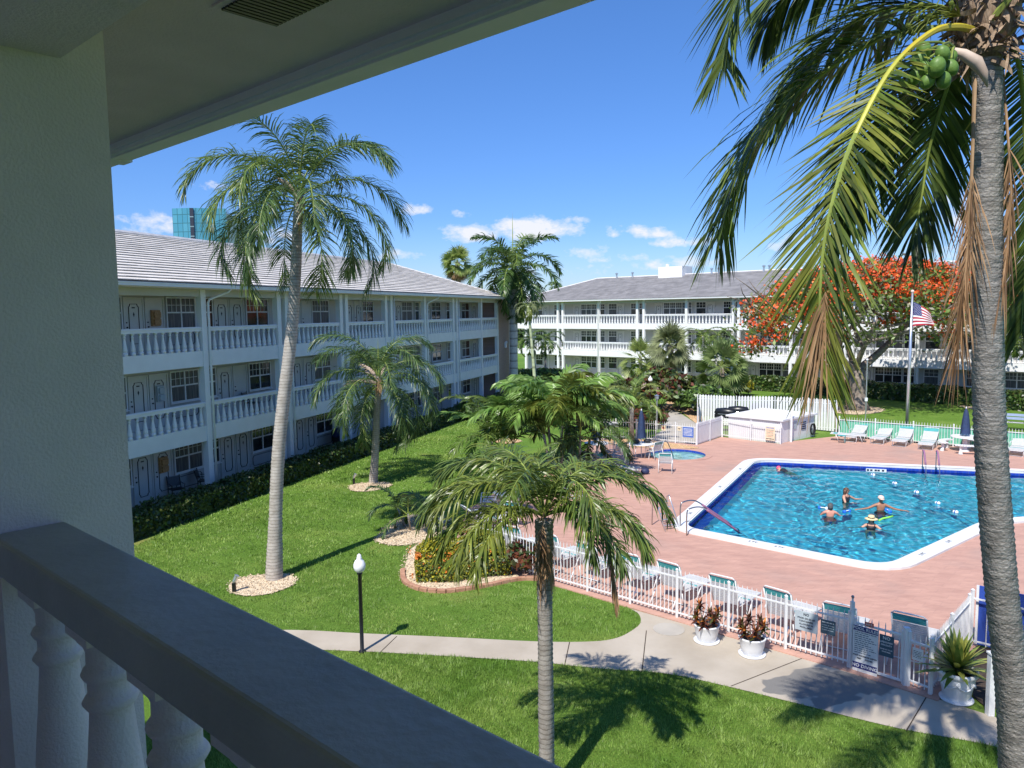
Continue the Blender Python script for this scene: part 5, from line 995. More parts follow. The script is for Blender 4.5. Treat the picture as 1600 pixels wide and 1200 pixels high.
# ------------------------------------------------------------------ fences and gate
def fence(name, posts, h, label, sp=.115, pw=.055, kr=.011, cat='fence', group=None, spear_=.05, mesh=None, postsel=None, board=0.0, rails=(.12, -.14)):
    base = V((posts[0][0], posts[0][1], .03)); t = thing(name, base, label, cat, group); P = [V((p[0], p[1], 0))-V((base.x, base.y, 0)) for p in posts]
    for i, p in enumerate(P):
        if postsel and i not in postsel: continue
        mb = MB(); mb.box(p.x-pw/2, p.x+pw/2, p.y-pw/2, p.y+pw/2, -.06, h+.03); mb.lathe([(pw*.8, h+.03), (pw*.8, h+.045), (.005, h+.075)], 4, (p.x, p.y, 0)); mb.build('post', M['metalw'], t)
    for a, b in zip(P, P[1:]):
        mb = MB(); d = b-a; L = d.length; d.normalize(); n = V((-d.y, d.x, 0))
        for z in (rails[0], h+rails[1]): mb.bar(a+d*pw/2+V((0, 0, z)), b-d*pw/2+V((0, 0, z)), .03, .032)
        m = max(1, int(L/sp))
        for k in range(1, m):
            p = a+d*(L*k/m)
            if board: mb.obox(p-d*board/2-n*.010+V((0, 0, .04)), d*board, n*.018, V((0, 0, h-.04))); mb.add([p-d*board/2-n*.010+V((0, 0, h)), p+d*board/2-n*.010+V((0, 0, h)), p-n*.0+V((0, 0, h+.09)), p-d*board/2+n*.008+V((0, 0, h)), p+d*board/2+n*.008+V((0, 0, h))], [(0, 1, 2), (4, 3, 2), (1, 4, 2), (3, 0, 2)])
            else: mb.tube([p+V((0, 0, .05)), p+V((0, 0, h-.02)), p+V((0, 0, h+spear_))], [kr, kr, .002], 5, 0, False)
        o = mb.build('picket_panel', M['metalw'], t)
        if mesh: m2 = MB(); m2.obox(a+n*.03+V((0, 0, .08)), d*L, n*.006, V((0, 0, h-.2))); m2.build('screen', M[mesh], o)
    return t
FP0 = V((-1.3, 22.2, 0)); FP = [V((-1.04, 23.73, 0))]
fA, fB = V((-1.04, 22.07, 0)), V((6.80, 15.0, 0)); NF_ = 8
fpts = [fA.lerp(fB, k/NF_) for k in range(NF_+1)]
f1 = fence('picket_fence', fpts, 1.13, 'white metal picket fence running along the walkway in front of the pool loungers', sp=.105, kr=.0125)
gA, gB, gC = V((6.83, 14.97, 0)), V((7.56, 14.24, 0)), V((7.84, 13.86, 0))
gt = thing('pool_gate', gA, 'white metal pool gate carrying the large rules sign, near the big urn', 'gate'); d = (gB-gA); L = d.length; d.normalize(); n = V((-d.y, d.x, 0))
mb = MB(); 
for z in (.09, 1.0): mb.bar(d*.05+V((0, 0, z)), d*(L-.05)+V((0, 0, z)), .035, .04)
for s_ in (.07, L-.07): mb.bar(d*s_+V((0, 0, .07)), d*s_+V((0, 0, 1.1)), .04, .04, up=n)
mb.build('gate_frame', M['metalw'], gt)
mb = MB(); m = 8
for k in range(1, m): p = d*(L*k/m); mb.tube([p+V((0, 0, .1)), p+V((0, 0, 1.1)), p+V((0, 0, 1.17))], [.011, .011, .002], 5, 0, False)
mb.build('picket', M['metalw'], gt)
mb = MB(); mb.box(-.035, .035, -.035, .035, 0, 1.42); mb.tube([(0, 0, 1.42), (0, 0, 1.5)], .02, 6); mb.build('gate_post', M['metalw'], gt); mb = MB(); mb.ball((0, 0, 1.52), .035, n=8); mb.build('latch', M['steel'], gt)
p = d*L; mb = MB(); mb.box(p.x-.05, p.x+.05, p.y-.05, p.y+.05, 0, 1.18); mb.build('gate_post', M['metalw'], gt)
fence('picket_fence', [gB+(gC-gB)*.12, gC], 1.05, 'short white fence bay between the gate and the corner by the urn', sp=.09)
c2 = V((9.80, 15.95, 0)); 
fence('picket_fence', [gC+V((.03, .03, 0)), gC.lerp(c2, .5), c2], 1.09, 'white picket fence returning from the corner behind the urn towards the pool', sp=.10)
c3 = c2+(-dF)*2.6
fence('picket_fence', [c2+(-dF)*.05, c3], 1.2, 'white picket bay in front of the blue board, partly behind the coconut trunk', sp=.26)
bb = thing('blue_board', c2+(-dF)*.1+nF*.12, 'tall royal blue board behind white pickets beside the coconut trunk', 'board'); mb = MB(); mb.obox(V((0, 0, .05)), -dF*1.5, nF*.03, V((0, 0, 1.3))); mb.build('panel', M['blueboard'], bb); mb = MB(); mb.obox(nF*-.03+V((0, 0, 0)), -dF*.05, nF*.03, V((0, 0, 1.36))); mb.build('batten', M['metalw'], bb)
# white boxed-in post and shed corner at the right edge
p = G(1546, 1118); wp = thing('white_post', p, 'plain white square post right of the big urn, beside the coconut trunk', 'post'); mb = MB(); mb.box(-.05, .06, -.05, .06, 0, 1.15); mb.build('shaft', M['metalw'], wp); mb = MB(); mb.box(-.065, .075, -.065, .075, 1.15, 1.18); mb.build('cap', M['metalw'], wp)
mb = MB(); a = G(1520, 1090); dk = [(a.x, a.y), (G(1543, 1110).x, G(1543, 1110).y), (G(1700, 1100).x, G(1700, 1100).y), (G(1640, 1010).x, G(1640, 1010).y), (G(1520, 1015).x, G(1520, 1015).y)]; struct('painted_shade', poly_mesh('painted_shade', dk, [], .034, M['soil']))  # sheet in dark soil colour paints the shade on the floor behind the urn
sh = thing('shed', V((10.6, 12.4, 0)), 'small shed with white ribbed roof and dark blue-grey wall at the right edge', 'shed', rz=rad(42)); mb = MB(); mb.box(0, 2.6, -1.0, 1.0, 0, 1.9); mb.build('wall', M['navy'], sh); mb = MB(); mb.obox((-.15, -1.15, 1.95), (2.9, 0, .45), (0, 2.3, 0), (0, 0, .05)); mb.build('roof', M['metalw'], sh)
mb = MB()
for k in range(12): mb.obox((-.15, -1.12+k*.2, 2.0), (2.9, 0, .45), (0, .05, 0), (0, 0, .035))
mb.build('roof_rib', M['metalw'], sh.children[1])
# far fences
fence('picket_fence', [(4.85, 43.4), (5.9, 43.25), (7.02, 43.02)], 1.1, 'white picket fence behind the left folded umbrella and young palm', sp=.14)
fence('picket_fence', [(7.06, 42.98), (8.0, 42.3), (8.95, 41.62), (9.93, 40.93)], 1.1, 'white picket fence with a blue notice at the spa beside the garden path', sp=.12)
fence('board_gate', [(9.98, 40.95), (11.0, 42.2), (12.0, 43.5)], 1.15, 'white boarded gate between the spa fence and the equipment enclosure', sp=.15, board=.13, cat='gate')
fence('picket_fence', [(12.05, 43.45), (13.25, 42.1), (14.46, 40.83)], 1.1, 'white picket fence standing in front of the white equipment box', sp=.12)
fence('board_fence', [G(1090, 690), G(1097, 668)+V((0, 1.2, 0)), G(1150, 667), G(1210, 668), G(1258, 671), G(1306, 676), (18.35, 42.9)], 1.85, 'tall white pointed board fence curving round the equipment enclosure', sp=.165, board=.135, cat='fence', rails=(.2, -.2))
bk = [V((18.55, 43.0, 0)).lerp(V((27.5, 36.0, 0)), k/6) for k in range(7)]
fence('picket_fence', bk, 1.12, 'white picket fence with green screening behind the far row of loungers', sp=.13, mesh='tealmesh')
fence('picket_fence', [(4.2, 37.6), (4.9, 36.6), (5.5, 35.6)], 1.0, 'short white picket fence between the leftmost folded umbrella and the spa table', sp=.11)
# equipment box, chimney-like post, grills
q = [V((12.35, 43.3, 0)), V((14.6, 41.05, 0)), V((15.4, 41.85, 0)), V((17.35, 43.5, 0)), V((15.2, 46.0, 0))]
bx = thing('equipment_box', V((14.8, 43.3, 0)), 'flat-roofed white pump house with louvred side and skylight in the enclosure', 'pump house'); o_ = V(bx.location); pq = [(p-o_) for p in q]
MB().prism([(p.x, p.y) for p in pq], 0, 1.22).build('wall', M['metalw'], bx); MB().prism([(p.x, p.y) for p in offset([p.xy for p in pq], .12)], 1.24, 1.33).build('roof', M['metalw'], bx)
mb = MB(); mb.box(.6, 1.3, .2, .7, 1.33, 1.45); mb.build('skylight', M['globe'], bx)
dW = (pq[3]-pq[2]).normalized(); nW = V((dW.y, -dW.x, 0)); mb = MB()
for k in range(4): mb.obox(pq[2]+dW*1.05+nW*.004+V((0, 0, .55+.12*k)), dW*.5, nW*.03, V((0, 0, .05)))
mb.build('louvre', M['ink'], bx); MB().obox(pq[2]+dW*.25+nW*.004+V((0, 0, .65)), dW*.28, nW*.03, V((0, 0, .42))).build('notice', M['signgrey'], bx)
hr = thing('hose_reel', q[2]+dW*2.05+nW*.12+V((0, 0, .25)), 'coiled dark hose hanging on the side of the white pump house', 'hose'); ax = Matrix((dW, V((0, 0, 1)), nW)).transposed(); mb = MB()
for k in range(4): mb.tube([ax@V((cos(2*pi*i/20)*(.20+.015*k), .22+sin(2*pi*i/20)*(.30+.01*k), .03*k)) for i in range(21)], .022, 6)
mb.build('coil', M['black'], hr); MB().ball((0, 0, .22), .05).build('bracket', M['steel'], hr)
p = V((15.25, 41.45, 0)); tpst = thing('tall_post', p, 'tall thin white post at the front corner of the white pump house', 'post'); MB().box(-.05, .05, -.05, .05, 0, 2.35).build('shaft', M['metalw'], tpst); MB().ball((0, 0, 2.4), .08, n=10).build('finial', M['metalw'], tpst)
def grill(loc, rz, label):
    t = thing('barbecue_grill', loc, label, 'grill', 'grills in the enclosure', rz); mb = MB(); mb.tube([(-.55, 0, 1.08), (-.5, 0, 1.16), (0, 0, 1.2), (.5, 0, 1.16), (.55, 0, 1.08)], [.16, .25, .27, .25, .16], 12); mb.build('lid', M['black'], t, True)
    mb = MB(); mb.box(-.58, .58, -.26, .26, .86, 1.08); mb.build('firebox', M['black'], t)
    for x in (-.45, .45): MB().box(x-.06, x+.06, -.22, .22, 0, .86).build('leg', M['black'], t)
    MB().tube([(-.35, -.30, 1.1), (.35, -.30, 1.1)], .02, 6).build('handle', M['steel'], t); return t
grill(V((12.75, 45.4, 0)), rad(-35), 'black barbecue grill at the left, nearest the board gate'); grill(V((13.75, 46.2, 0)), rad(-20), 'black barbecue grill in the middle, just left of the pump house roof'); grill(V((15.6, 47.6, 0)), rad(-15), 'black barbecue grill standing apart behind the pump house roof')
# ------------------------------------------------------------------ signs
def textmesh(body, size, mat, align='CENTER'):
    cu_ = bpy.data.curves.new('t', 'FONT'); cu_.body = body; cu_.size = size; cu_.align_x = align; cu_.align_y = 'CENTER'; cu_.extrude = .0015; cu_.offset = size*.018; cu_.resolution_u = 2; ob = bpy.data.objects.new('t', cu_); COL.objects.link(ob)
    bpy.context.view_layer.update(); me = bpy.data.meshes.new_from_object(ob.evaluated_get(bpy.context.evaluated_depsgraph_get())); bpy.data.objects.remove(ob); me.materials.clear(); me.materials.append(mat); return me
def sign(name, o, dx, w, h, mat, label, lines, z, bands=(), cat='sign', group=None):
    """o: lower-left corner, dx: direction of the sign's width seen from the front; lines: (text, size, x, y, material)"""
    dx = V(dx).normalized(); t = thing(name, V(o)+V((0, 0, z)), label, cat, group, math.atan2(dx.y, dx.x)); MB().box(0, w, -.012, 0, 0, h).build('panel', M[mat], t)
    for (y0, y1, m) in bands: MB().box(.004, w-.004, -.015, -.0125, y0, y1).build('band', M[m], t)
    for tx, sz, x, y, m in lines:
        if tx.startswith('#'):                                       # lines too small to read in the photograph: rows of word-length marks
            R = random.Random(str((y, label))); mb = MB(); cx = x
            while cx < x+float(tx[1:]): l = R.uniform(.012, .085); mb.box(cx, min(cx+l, x+float(tx[1:])), -.0145, -.0125, y-sz/2, y+sz/2); cx += l+.014
            mb.build('lettering', M[m], t)
        else: o2 = link('lettering', textmesh(tx, sz, M[m]), t, (x, -.0165, y)); o2.rotation_euler = (rad(90), 0, 0)
    return t
dg = (gB-gA).normalized(); ng = V((dg.y, -dg.x, 0)); df = (fB-fA).normalized(); nf2 = V((df.y, -df.x, 0))
ls = [('POOL RULES', .085, .24, .905, 'signw')]+[('#%.2f' % (.42-.05*((k*7) % 4)), .014, .03, .825-.042*k, 'signteal') for k in range(11)]+[('POOL MAXIMUM DEPTH', .042, .24, .345, 'ink'), ('FEET      INCHES', .042, .24, .285, 'ink'), ('NO DIVING', .095, .24, .135, 'signw')]
sign('rules_sign', gA+dg*.05+ng*.045, dg, .48, .96, 'signw', 'tall white pool rules sign with navy bands hanging on the gate', ls, .02, [(.855, .955, 'inknavy'), (.075, .20, 'inknavy')])
sign('lifeguard_sign', gA+dg*.555+ng*.045, dg, .27, .43, 'signteal', 'dark teal no lifeguard sign hanging right of the pool rules sign', [('NO', .09, .135, .37, 'signw'), ('LIFEGUARD', .045, .135, .29, 'signw'), ('ON DUTY', .045, .135, .23, 'signw'), ('SWIM AT YOUR', .032, .135, .145, 'signw'), ('OWN RISK', .034, .135, .095, 'signw')], .50)
sign('small_red_sign', gA+dg*.27+ng*.05, dg, .17, .075, 'redp', 'little red plate on the gate above the rules sign', [('#.13', .012, .02, .05, 'signw'), ('#.13', .012, .02, .025, 'signw')], 1.02)
sign('glass_sign', fpts[7]+df*.22+nf2*.05, df, .48, .42, 'signgrey', 'pale grey sign forbidding food and glass on the fence left of the gate', [('NO', .075, .24, .36, 'ink'), ('FOOD OR GLASS', .048, .24, .275, 'ink'), ('CONTAINERS', .048, .24, .21, 'ink'), ('ALLOWED IN', .048, .24, .145, 'ink'), ('POOL AREA', .048, .24, .08, 'ink')], .56)
sign('blue_grey_sign', fpts[7]+df*.76+nf2*.05, df, .30, .30, 'signteal', 'small blue-grey notice on the fence between the glass sign and the gate', [('#.24', .02, .03, .25, 'signw'), ('#.24', .014, .03, .19, 'signgrey'), ('#.24', .014, .03, .14, 'signgrey'), ('#.24', .014, .03, .09, 'signgrey')], .62)
sign('white_notice', gB+(gC-gB)*.3+ng*.05, (gC-gB), .2, .24, 'signw', 'small white paper notice on the short bay beside the gate', [('#.15', .01, .02, .18-.03*k, 'ink') for k in range(5)], .62)
d3 = V((9.93-7.06, 40.93-42.98, 0)).normalized(); n3 = V((d3.y, -d3.x, 0))
sign('spa_sign', V((9.93, 40.93, 0))-d3*.75+n3*.05, d3, .62, .55, 'signblue', 'blue spa notice on the white fence beside the garden path', [('#.5', .03, .06, .46-.07*k, 'signw') for k in range(6)], .42)
sign('poster', V((9.93, 40.93, 0))-d3*1.05+n3*.05, d3, .2, .22, 'tan', 'small dark framed picture sign left of the blue spa notice', [('#.12', .08, .04, .1, 'ink')], .75)
sign('poster', V((9.93, 40.93, 0))-d3*2.0+n3*.05, d3, .24, .28, 'tan', 'small tan picture sign nearest the young palm on the spa fence', [('#.12', .1, .05, .14, 'redp')], .68)
sign('grey_notice', V((5.5, 43.3, 0)), (1, -.14, 0), .55, .25, 'signgrey', 'grey notice board on the fence behind the left folded umbrella', [('#.4', .02, .06, .16, 'ink'), ('#.4', .02, .06, .09, 'ink')], .72)
d4 = V((14.46-12.05, 40.83-43.45, 0)).normalized(); n4 = V((d4.y, -d4.x, 0))
sign('shower_notice', V((14.46, 40.83, 0))-d4*.85+n4*.05, d4, .55, .75, 'tan', 'tan notice with blue headline on the fence in front of the pump house', [('#.45', .05, .05, .68, 'signblue')]+[('#.4', .02, .07, .56-.07*k, 'redp' if k % 2 else 'ink') for k in range(6)]+[('#.45', .05, .05, .08, 'ink')], .18)

# ------------------------------------------------------------------ pool furniture
def lounger_proto(ang=41, LB=.84):
    t = thing('pool_lounger', (0, 0, 0), 'x', 'sun lounger'); fr = MB(); w = .33; ca, sa = cos(rad(ang)), sin(rad(ang)); B0 = V((0, .25, .34)); dB = V((0, ca, sa)); nB = V((0, -sa, ca)); kB = LB/.84
    for s_ in (-w, w):
        X = V((s_, 0, 0)); fr.tube([(s_, -.95, .30), (s_, .25, .34)], .017, 6); fr.tube([X+B0, X+B0+dB*LB], .017, 6)
    c_ = B0+dB*LB; fr.tube([(-w, -.95, .30), (-w+.05, -1.0, .30), (w-.05, -1.0, .30), (w, -.95, .30)], .017, 6); fr.tube([c_+V((-w, 0, 0)), c_+dB*.06+V((-w+.06, 0, 0)), c_+dB*.06+V((w-.06, 0, 0)), c_+V((w, 0, 0))], .017, 6); fr.build('frame', M['metalw'], t, True)
    for y in (-.7, .35):
        m = MB()
        for s_ in (-w, w): m.tube([(s_, y-.06, .0), (s_, y, .31)], .016, 6); m.tube([(s_, y+.42, .0), (s_, y+.2, .32)], .016, 6)
        m.tube([(-w, y-.06, .012), (w, y-.06, .012)], .013, 6); m.build('leg_frame', M['metalw'], t, True)
    m = MB()
    for k in range(20): y = -.95+.06*k; m.box(-w-.012, w+.012, y, y+.048, .318+.0018*k, .330+.0018*k)
    m.build('seat_straps', M['sling'], t); m = MB()
    for k in range(10): o_ = B0+dB*(.03+.06*k)*kB+nB*.014+V((-w-.012, 0, 0)); m.obox(o_, (2*w+.024, 0, 0), dB*.050*kB, nB*.010)
    m.build('back_straps', M['sling'], t); m = MB()
    for k in range(3): o_ = B0+dB*(.64+.066*k)*kB+nB*.014+V((-w-.012, 0, 0)); m.obox(o_, (2*w+.024, 0, 0), dB*.058*kB, nB*.011)
    m.build('headband', M['teal'], t); m = MB(); m.box(-w-.02, w+.02, -.30, -.25, .350, .358); m.build('strap', M['teal'], t)
    for s_ in (-w-.03, w+.03): MB().tube([(s_, .0, .34), (s_, .0, .56), (s_, .30, .58), (s_, .36, .5)], .015, 6).build('armrest', M['metalw'], t, True)
    return t
LP = lounger_proto(); LS = lounger_proto(71, .72); first = {}
def lounger(x, y, face, label, group, flat=False):
    pr = LS if 'fence' in group else LP; o = copy_tree(pr) if pr.name in first else pr; first[pr.name] = 1; o.location = (x, y, .03); o.rotation_euler = (0, 0, face); o['label'] = label; o['group'] = group; return o
# far row: feet towards the pool, seen from the front (local -y is the foot end)
nth = ['leftmost', 'second', 'third', 'fourth', 'fifth']
for k, (px_, py_) in enumerate([(1341, 690), (1382, 693), (1415, 697), (1455, 702)]):
    p = G(px_, py_); lounger(p.x, p.y+.3, math.atan2(-dF.y, -dF.x)+rad(-4+3*k), ['white lounger with raised back beside the low towel lounger in the far row', 'white lounger second after the towel lounger in the far row, below the flame tree trunk', 'white lounger in the far row in front of the flagpole foot', 'white lounger in the far row nearest the round picnic table'][k], 'loungers in the far row')
p = G(1597, 712); lounger(p.x, p.y+.3, math.atan2(-dF.y, -dF.x), 'white lounger in the far row, alone right of the coconut trunk', 'loungers in the far row')
# near row behind the walkway fence: heads towards the fence
for k in range(8):
    c = fA.lerp(fB, (k+.65)/8.0)+nF*random.uniform(.98, 1.10)+dF*random.uniform(-.12, .12); lab = ['white lounger at the left end of the fence row, half hidden by the palm crown', 'white lounger just right of the shaggy palm trunk behind the fence', 'white lounger behind the fence with the dead frond hanging before it', 'white lounger behind the fence, third right of the shaggy palm trunk', 'white lounger behind the fence, just left of the left croton pot', 'white lounger behind the left croton pot', 'white lounger with a red towel behind the right croton pot', 'white lounger behind the signs next to the gate'][k]
    lounger(c.x, c.y, math.atan2(-dF.y, -dF.x)+rad(180+random.uniform(-7, 7)), lab, 'loungers behind the walkway fence')
lounger(8.35, 15.45, rad(140), 'white lounger by the side fence behind the urn', 'loungers behind the walkway fence')
c = G(772, 838); lounger(c.x-.3, c.y+.9, rad(120), 'white lounger by the fence end under the palm crown, near the patio table', 'loungers on the left patio')
c = G(965, 742); lounger(c.x, c.y, rad(70), 'white lounger between the spa table and the palm crown', 'loungers on the left patio')
# low flat lounger with a turquoise towel
def flat_lounger(loc, rz):
    t = thing('flat_lounger', loc, 'low flat white lounger with a turquoise towel at the left end of the far row', 'sun lounger', 'loungers in the far row', rz); m = MB(); w = .31
    for s_ in (-w, w): m.tube([(s_, -.9, .36), (s_, .9, .40)], .016, 6)
    m.build('frame', M['metalw'], t, True); MB().box(-w, w, -.9, .9, .385, .395).build('sling', M['sling'], t); MB().box(-w-.01, w+.01, .55, .75, .396, .404).build('headband', M['teal'], t)
    for y in (-.6, .6): m = MB(); m.tube([(-w, y-.15, 0), (-w, y, .38)], .015, 6); m.tube([(w, y-.15, 0), (w, y, .38)], .015, 6); m.build('leg', M['metalw'], t, True)
    return t
p = G(1325, 690); flat_lounger(V((p.x, p.y, .03)), rad(62))
p = G(1318, 692); tw_ = thing('towel', V((p.x-.1, p.y-.25, .03)), 'turquoise towel draped over the foot of the flat far lounger', 'towel', rz=rad(62)); m = MB(); m.box(-.20, .20, -.06, .3, .41, .42); m.box(-.20, .20, -.075, -.06, .05, .42); m.build('cloth', M['teal'], tw_)
c = fA.lerp(fB, 6.65/8)+nF*.95; rt_ = thing('towel', c+V((.1, -.1, .62)), 'red towel hanging on the lounger behind the right croton pot', 'towel', rz=math.atan2(-dF.y, -dF.x)); m = MB(); m.obox((-.12, -.12, .02), (.26, 0, 0), (0, -.06, -.17), (0, -.012, .006)); m.obox((-.12, -.12, .02), (.26, 0, 0), (0, .05, .03), (0, 0, .014)); m.build('cloth', M['red'], rt_)
def chair_proto():
    t = thing('patio_chair', (0, 0, 0), 'x', 'chair'); w = .27; m = MB()
    for s_ in (-w, w): m.tube([(s_, -.24, .42), (s_, .2, .40), (s_, .36, .90)], .016, 6); m.tube([(s_*1.08, -.3, .62), (s_*1.08, .25, .62)], .018, 6)
    m.tube([(-w, .36, .90), (w, .36, .90)], .016, 6); m.tube([(-w, -.24, .42), (w, -.24, .42)], .016, 6); m.build('frame', M['metalw'], t, True)
    for s_ in (-w, w):
        for a, b in (((s_*1.08, -.30, .62), (s_*1.1, -.34, 0)), ((s_*1.08, .22, .62), (s_*1.1, .42, 0))): MB().tube([a, b], .016, 6).build('leg', M['metalw'], t, True)
    m = MB()
    for k in range(7): m.box(-w, w, -.23+.063*k, -.18+.063*k, .415, .423)
    m.build('seat', M['sling'], t); m = MB()
    for k in range(7): m.obox((-w, .21+.0202*k, .45+.063*k), (2*w, 0, 0), (0, .016, .05), (0, -.008, .003), 0 if k < 5 else 1)
    m.build('backrest', [M['sling'], M['teal']], t); return t
CP = chair_proto(); fc_ = [True]
def chair(p, rz, label):
    o = CP if fc_[0] else copy_tree(CP); fc_[0] = False; o.location = (p.x, p.y, .03); o.rotation_euler = (0, 0, rz); o['label'] = label; o['group'] = 'white patio chairs'; return o
chair(G(1040, 738), rad(165), 'white patio chair by the spa table, on the open side towards the pool'); chair(G(806, 822), rad(150), 'white patio chair in front of the patio table under the palm crown'); chair(G(893, 795), rad(60), 'white patio chair right of the palm trunk, partly behind fronds')
chair(G(960, 725), rad(-60), 'white patio chair left of the spa table'); chair(G(765, 800), rad(-90), 'white patio chair left of the patio table under the palm crown'); chair(G(1022, 718), rad(-150), 'white patio chair at the spa edge behind the spa table'); chair(G(915, 728), rad(-100), 'white patio chair in front of the leftmost folded umbrella')
def round_table(loc, label, r=.6):
    t = thing('patio_table', loc, label, 'table', 'round white patio tables'); m = MB(); m.lathe([(r-.03, .68), (r, .69), (r, .72), (r-.02, .73), (.02, .73)], 32); m.build('top', M['metalw'], t)
    for k in range(4): a = rad(45+90*k); MB().tube([(cos(a)*r*.7, sin(a)*r*.7, .69), (cos(a)*r*.8, sin(a)*r*.8, .3), (cos(a)*r*.72, sin(a)*r*.72, 0)], .018, 6).build('leg', M['metalw'], t)
    return t
t1 = G(797, 800); round_table(V((t1.x, t1.y, .03)), 'round white patio table under the palm crown holding a red bag'); t2 = G(1002, 716); round_table(V((t2.x, t2.y, .03)), 'round white table by the spa with the centre umbrella through it', .62); t3 = G(932, 715); round_table(V((t3.x, t3.y, .03)), 'round white table under the leftmost folded umbrella')
def umbrella(loc, zt, h, label):
    t = thing('patio_umbrella', loc, label, 'umbrella', 'folded navy umbrellas'); MB().tube([(0, 0, 0), (0, 0, zt)], .022, 8).build('pole', M['metalw'], t)
    m = MB(); n = 16; prof = [(.24, zt-h), (.23, zt-h*.93), (.21, zt-h*.75), (.17, zt-h*.45), (.12, zt-h*.2), (.06, zt-.06), (.02, zt-.02)]; b = len(m.v)
    for r, z in prof:
        for k in range(n): a = 2*pi*k/n; rr = r*(1 if k % 2 else .68); m.v.append((rr*cos(a), rr*sin(a), z+(.05 if (k % 2 == 0 and z < zt-h*.99) else 0)))
    for i in range(len(prof)-1):
        for k in range(n): k2 = (k+1) % n; m.f.append((b+i*n+k, b+i*n+k2, b+(i+1)*n+k2, b+(i+1)*n+k)); m.m.append(0)
    m.build('canopy', M['navy'], t, True); MB().lathe([(.03, zt-.02), (.035, zt+.02), (.02, zt+.06), (.004, zt+.07)], 8).build('finial', M['metalw'], t); return t
umbrella(V((t2.x, t2.y, .03)), 2.38, 1.42, 'folded navy umbrella standing by the spa, in front of the young palm'); umbrella(V((t3.x, t3.y, .03)), 2.0, 1.15, 'folded navy umbrella half hidden by palm leaves, left of the spa table')
p3 = G(1507, 706); umbrella(V((p3.x, p3.y, .03)), 2.2, 1.35, 'folded navy umbrella rising from the far picnic table')
# far round picnic table with bench
pc = thing('picnic_table', V((p3.x, p3.y, .03)), 'white round picnic table with curved benches at the far fence', 'picnic table', rz=rad(-10)); m = MB(); m.lathe([(.62, .72), (.65, .73), (.65, .77), (.63, .78), (.02, .78)], 32); m.build('top', M['metalw'], pc); MB().lathe([(.22, 0), (.22, .05), (.12, .1), (.10, .68), (.2, .72)], 16).build('pedestal', M['metalw'], pc)
for k in range(3):
    a0 = rad(-90+120*k); m = MB(); P_ = [V((cos(a0+rad(g_))*1.02, sin(a0+rad(g_))*1.02, .45)) for g_ in range(-42, 43, 6)]
    for a, b in zip(P_, P_[1:]): m.bar(a, b, .34, .05)
    be = m.build('bench', M['metalw'], pc)
    for g_ in (-30, 30): a = a0+rad(g_); MB().tube([(cos(a)*1.02, sin(a)*1.02, .43), (cos(a)*1.02, sin(a)*1.02, .2), (cos(a)*1.06, sin(a)*1.06, 0)], [.07, .06, .10], 6).build('foot', M['metalw'], be)
# park bench beyond the fence
pb2 = G(1585, 672); bn = thing('park_bench', pb2, 'grey-green park bench on the far lawn right of the coconut trunk', 'bench', rz=math.atan2(-dF.y, -dF.x)+rad(5)); m = MB()
for k in range(3): m.box(-.95, .95, -.25+.17*k, -.11+.17*k, .43, .47)
m.build('seat', M['alu'], bn); m = MB()
for k in range(2): m.obox((-.95, .28+.05*k, .58+.2*k), (1.9, 0, 0), (0, .03, .15), (0, -.03, .01))
m.build('backrest', M['alu'], bn)
for x in (-.8, .8): m = MB(); m.box(x-.04, x+.04, -.22, -.14, 0, .43); m.box(x-.04, x+.04, .24, .32, 0, .95); m.box(x-.04, x+.04, -.2, .3, .38, .43); m.build('leg', M['black'], bn)
# bags and towels on tables
bg_ = thing('bag', V((t1.x+.1, t1.y+.1, .765)), 'red bag standing on the round patio table under the palm crown', 'bag', rz=.4); bevel(MB().box(-.22, .22, -.12, .12, 0, .30).build('body', M['red'], bg_), .04); MB().tube([(-.1, 0, .29), (-.08, 0, .42), (.08, 0, .42), (.1, 0, .29)], .012, 6).build('handle', M['red'], bg_)
for k, (dx, dy, lab) in enumerate(((-.28, -.1, 'black bag lying on the left of the spa table'), (.32, .05, 'black bag lying on the right of the spa table'))):
    b_ = thing('bag', V((t2.x+dx, t2.y+dy, .765)), lab, 'bag'); m = MB(); m.ball((0, 0, .10), .20, .13, .11, 12); m.build('body', M['swimblack'], b_, True); MB().tube([(-.12, 0, .15), (-.05, .02, .26), (.06, .02, .25), (.12, 0, .15)], .014, 6).build('handle', M['swimblack'], b_)
b_ = thing('bag', G(1008, 742)+V((0, 0, .03)), 'dark bag on the deck beside the spa chair', 'bag'); m = MB(); m.ball((0, 0, .13), .2, .15, .15, 12); m.build('body', M['swimnavy'], b_, True); MB().tube([(-.1, 0, .22), (0, 0, .33), (.1, 0, .22)], .014, 6).build('handle', M['swimnavy'], b_)
# rails
def rail_thing(name, loc, paths, label, cat, r=.022, mats=('steel',), wrap=None):
    t = thing(name, loc, label, cat); o_ = V(loc)
    for P_ in paths: MB().tube([V(p)-o_ for p in P_], r, 8).build('rail', M[mats[0]], t, True)
    if wrap:
        for P_ in wrap: m = MB(); m.tube([V(p)-o_ for p in P_], r*1.7, 8); m.build('foam_wrap', M['inkpurple'] if 'inkpurple' in M else M['swimnavy'], t, True)
    return t
M['inkpurple'] = pmat('wine_striped_wrap', (.16, .03, .12), .7, .3, 14, (.42, .22, .32), stretch=(8, 8, 8))
a1, a2 = G(1063, 826), G(1073, 838); dirp = V((.78, .22, 0)).normalized()
def handrail(a): 
    a = V((a.x, a.y, .03)); return catmull([a, a+V((0, 0, .72)), a+dirp*.12+V((0, 0, .88)), a+dirp*.55+V((0, 0, .88)), a+dirp*1.05+V((0, 0, .55)), a+dirp*2.1+V((0, 0, -.25)), a+dirp*2.2+V((0, 0, -.9))], 5)
h1, h2 = handrail(a1), handrail(a2)
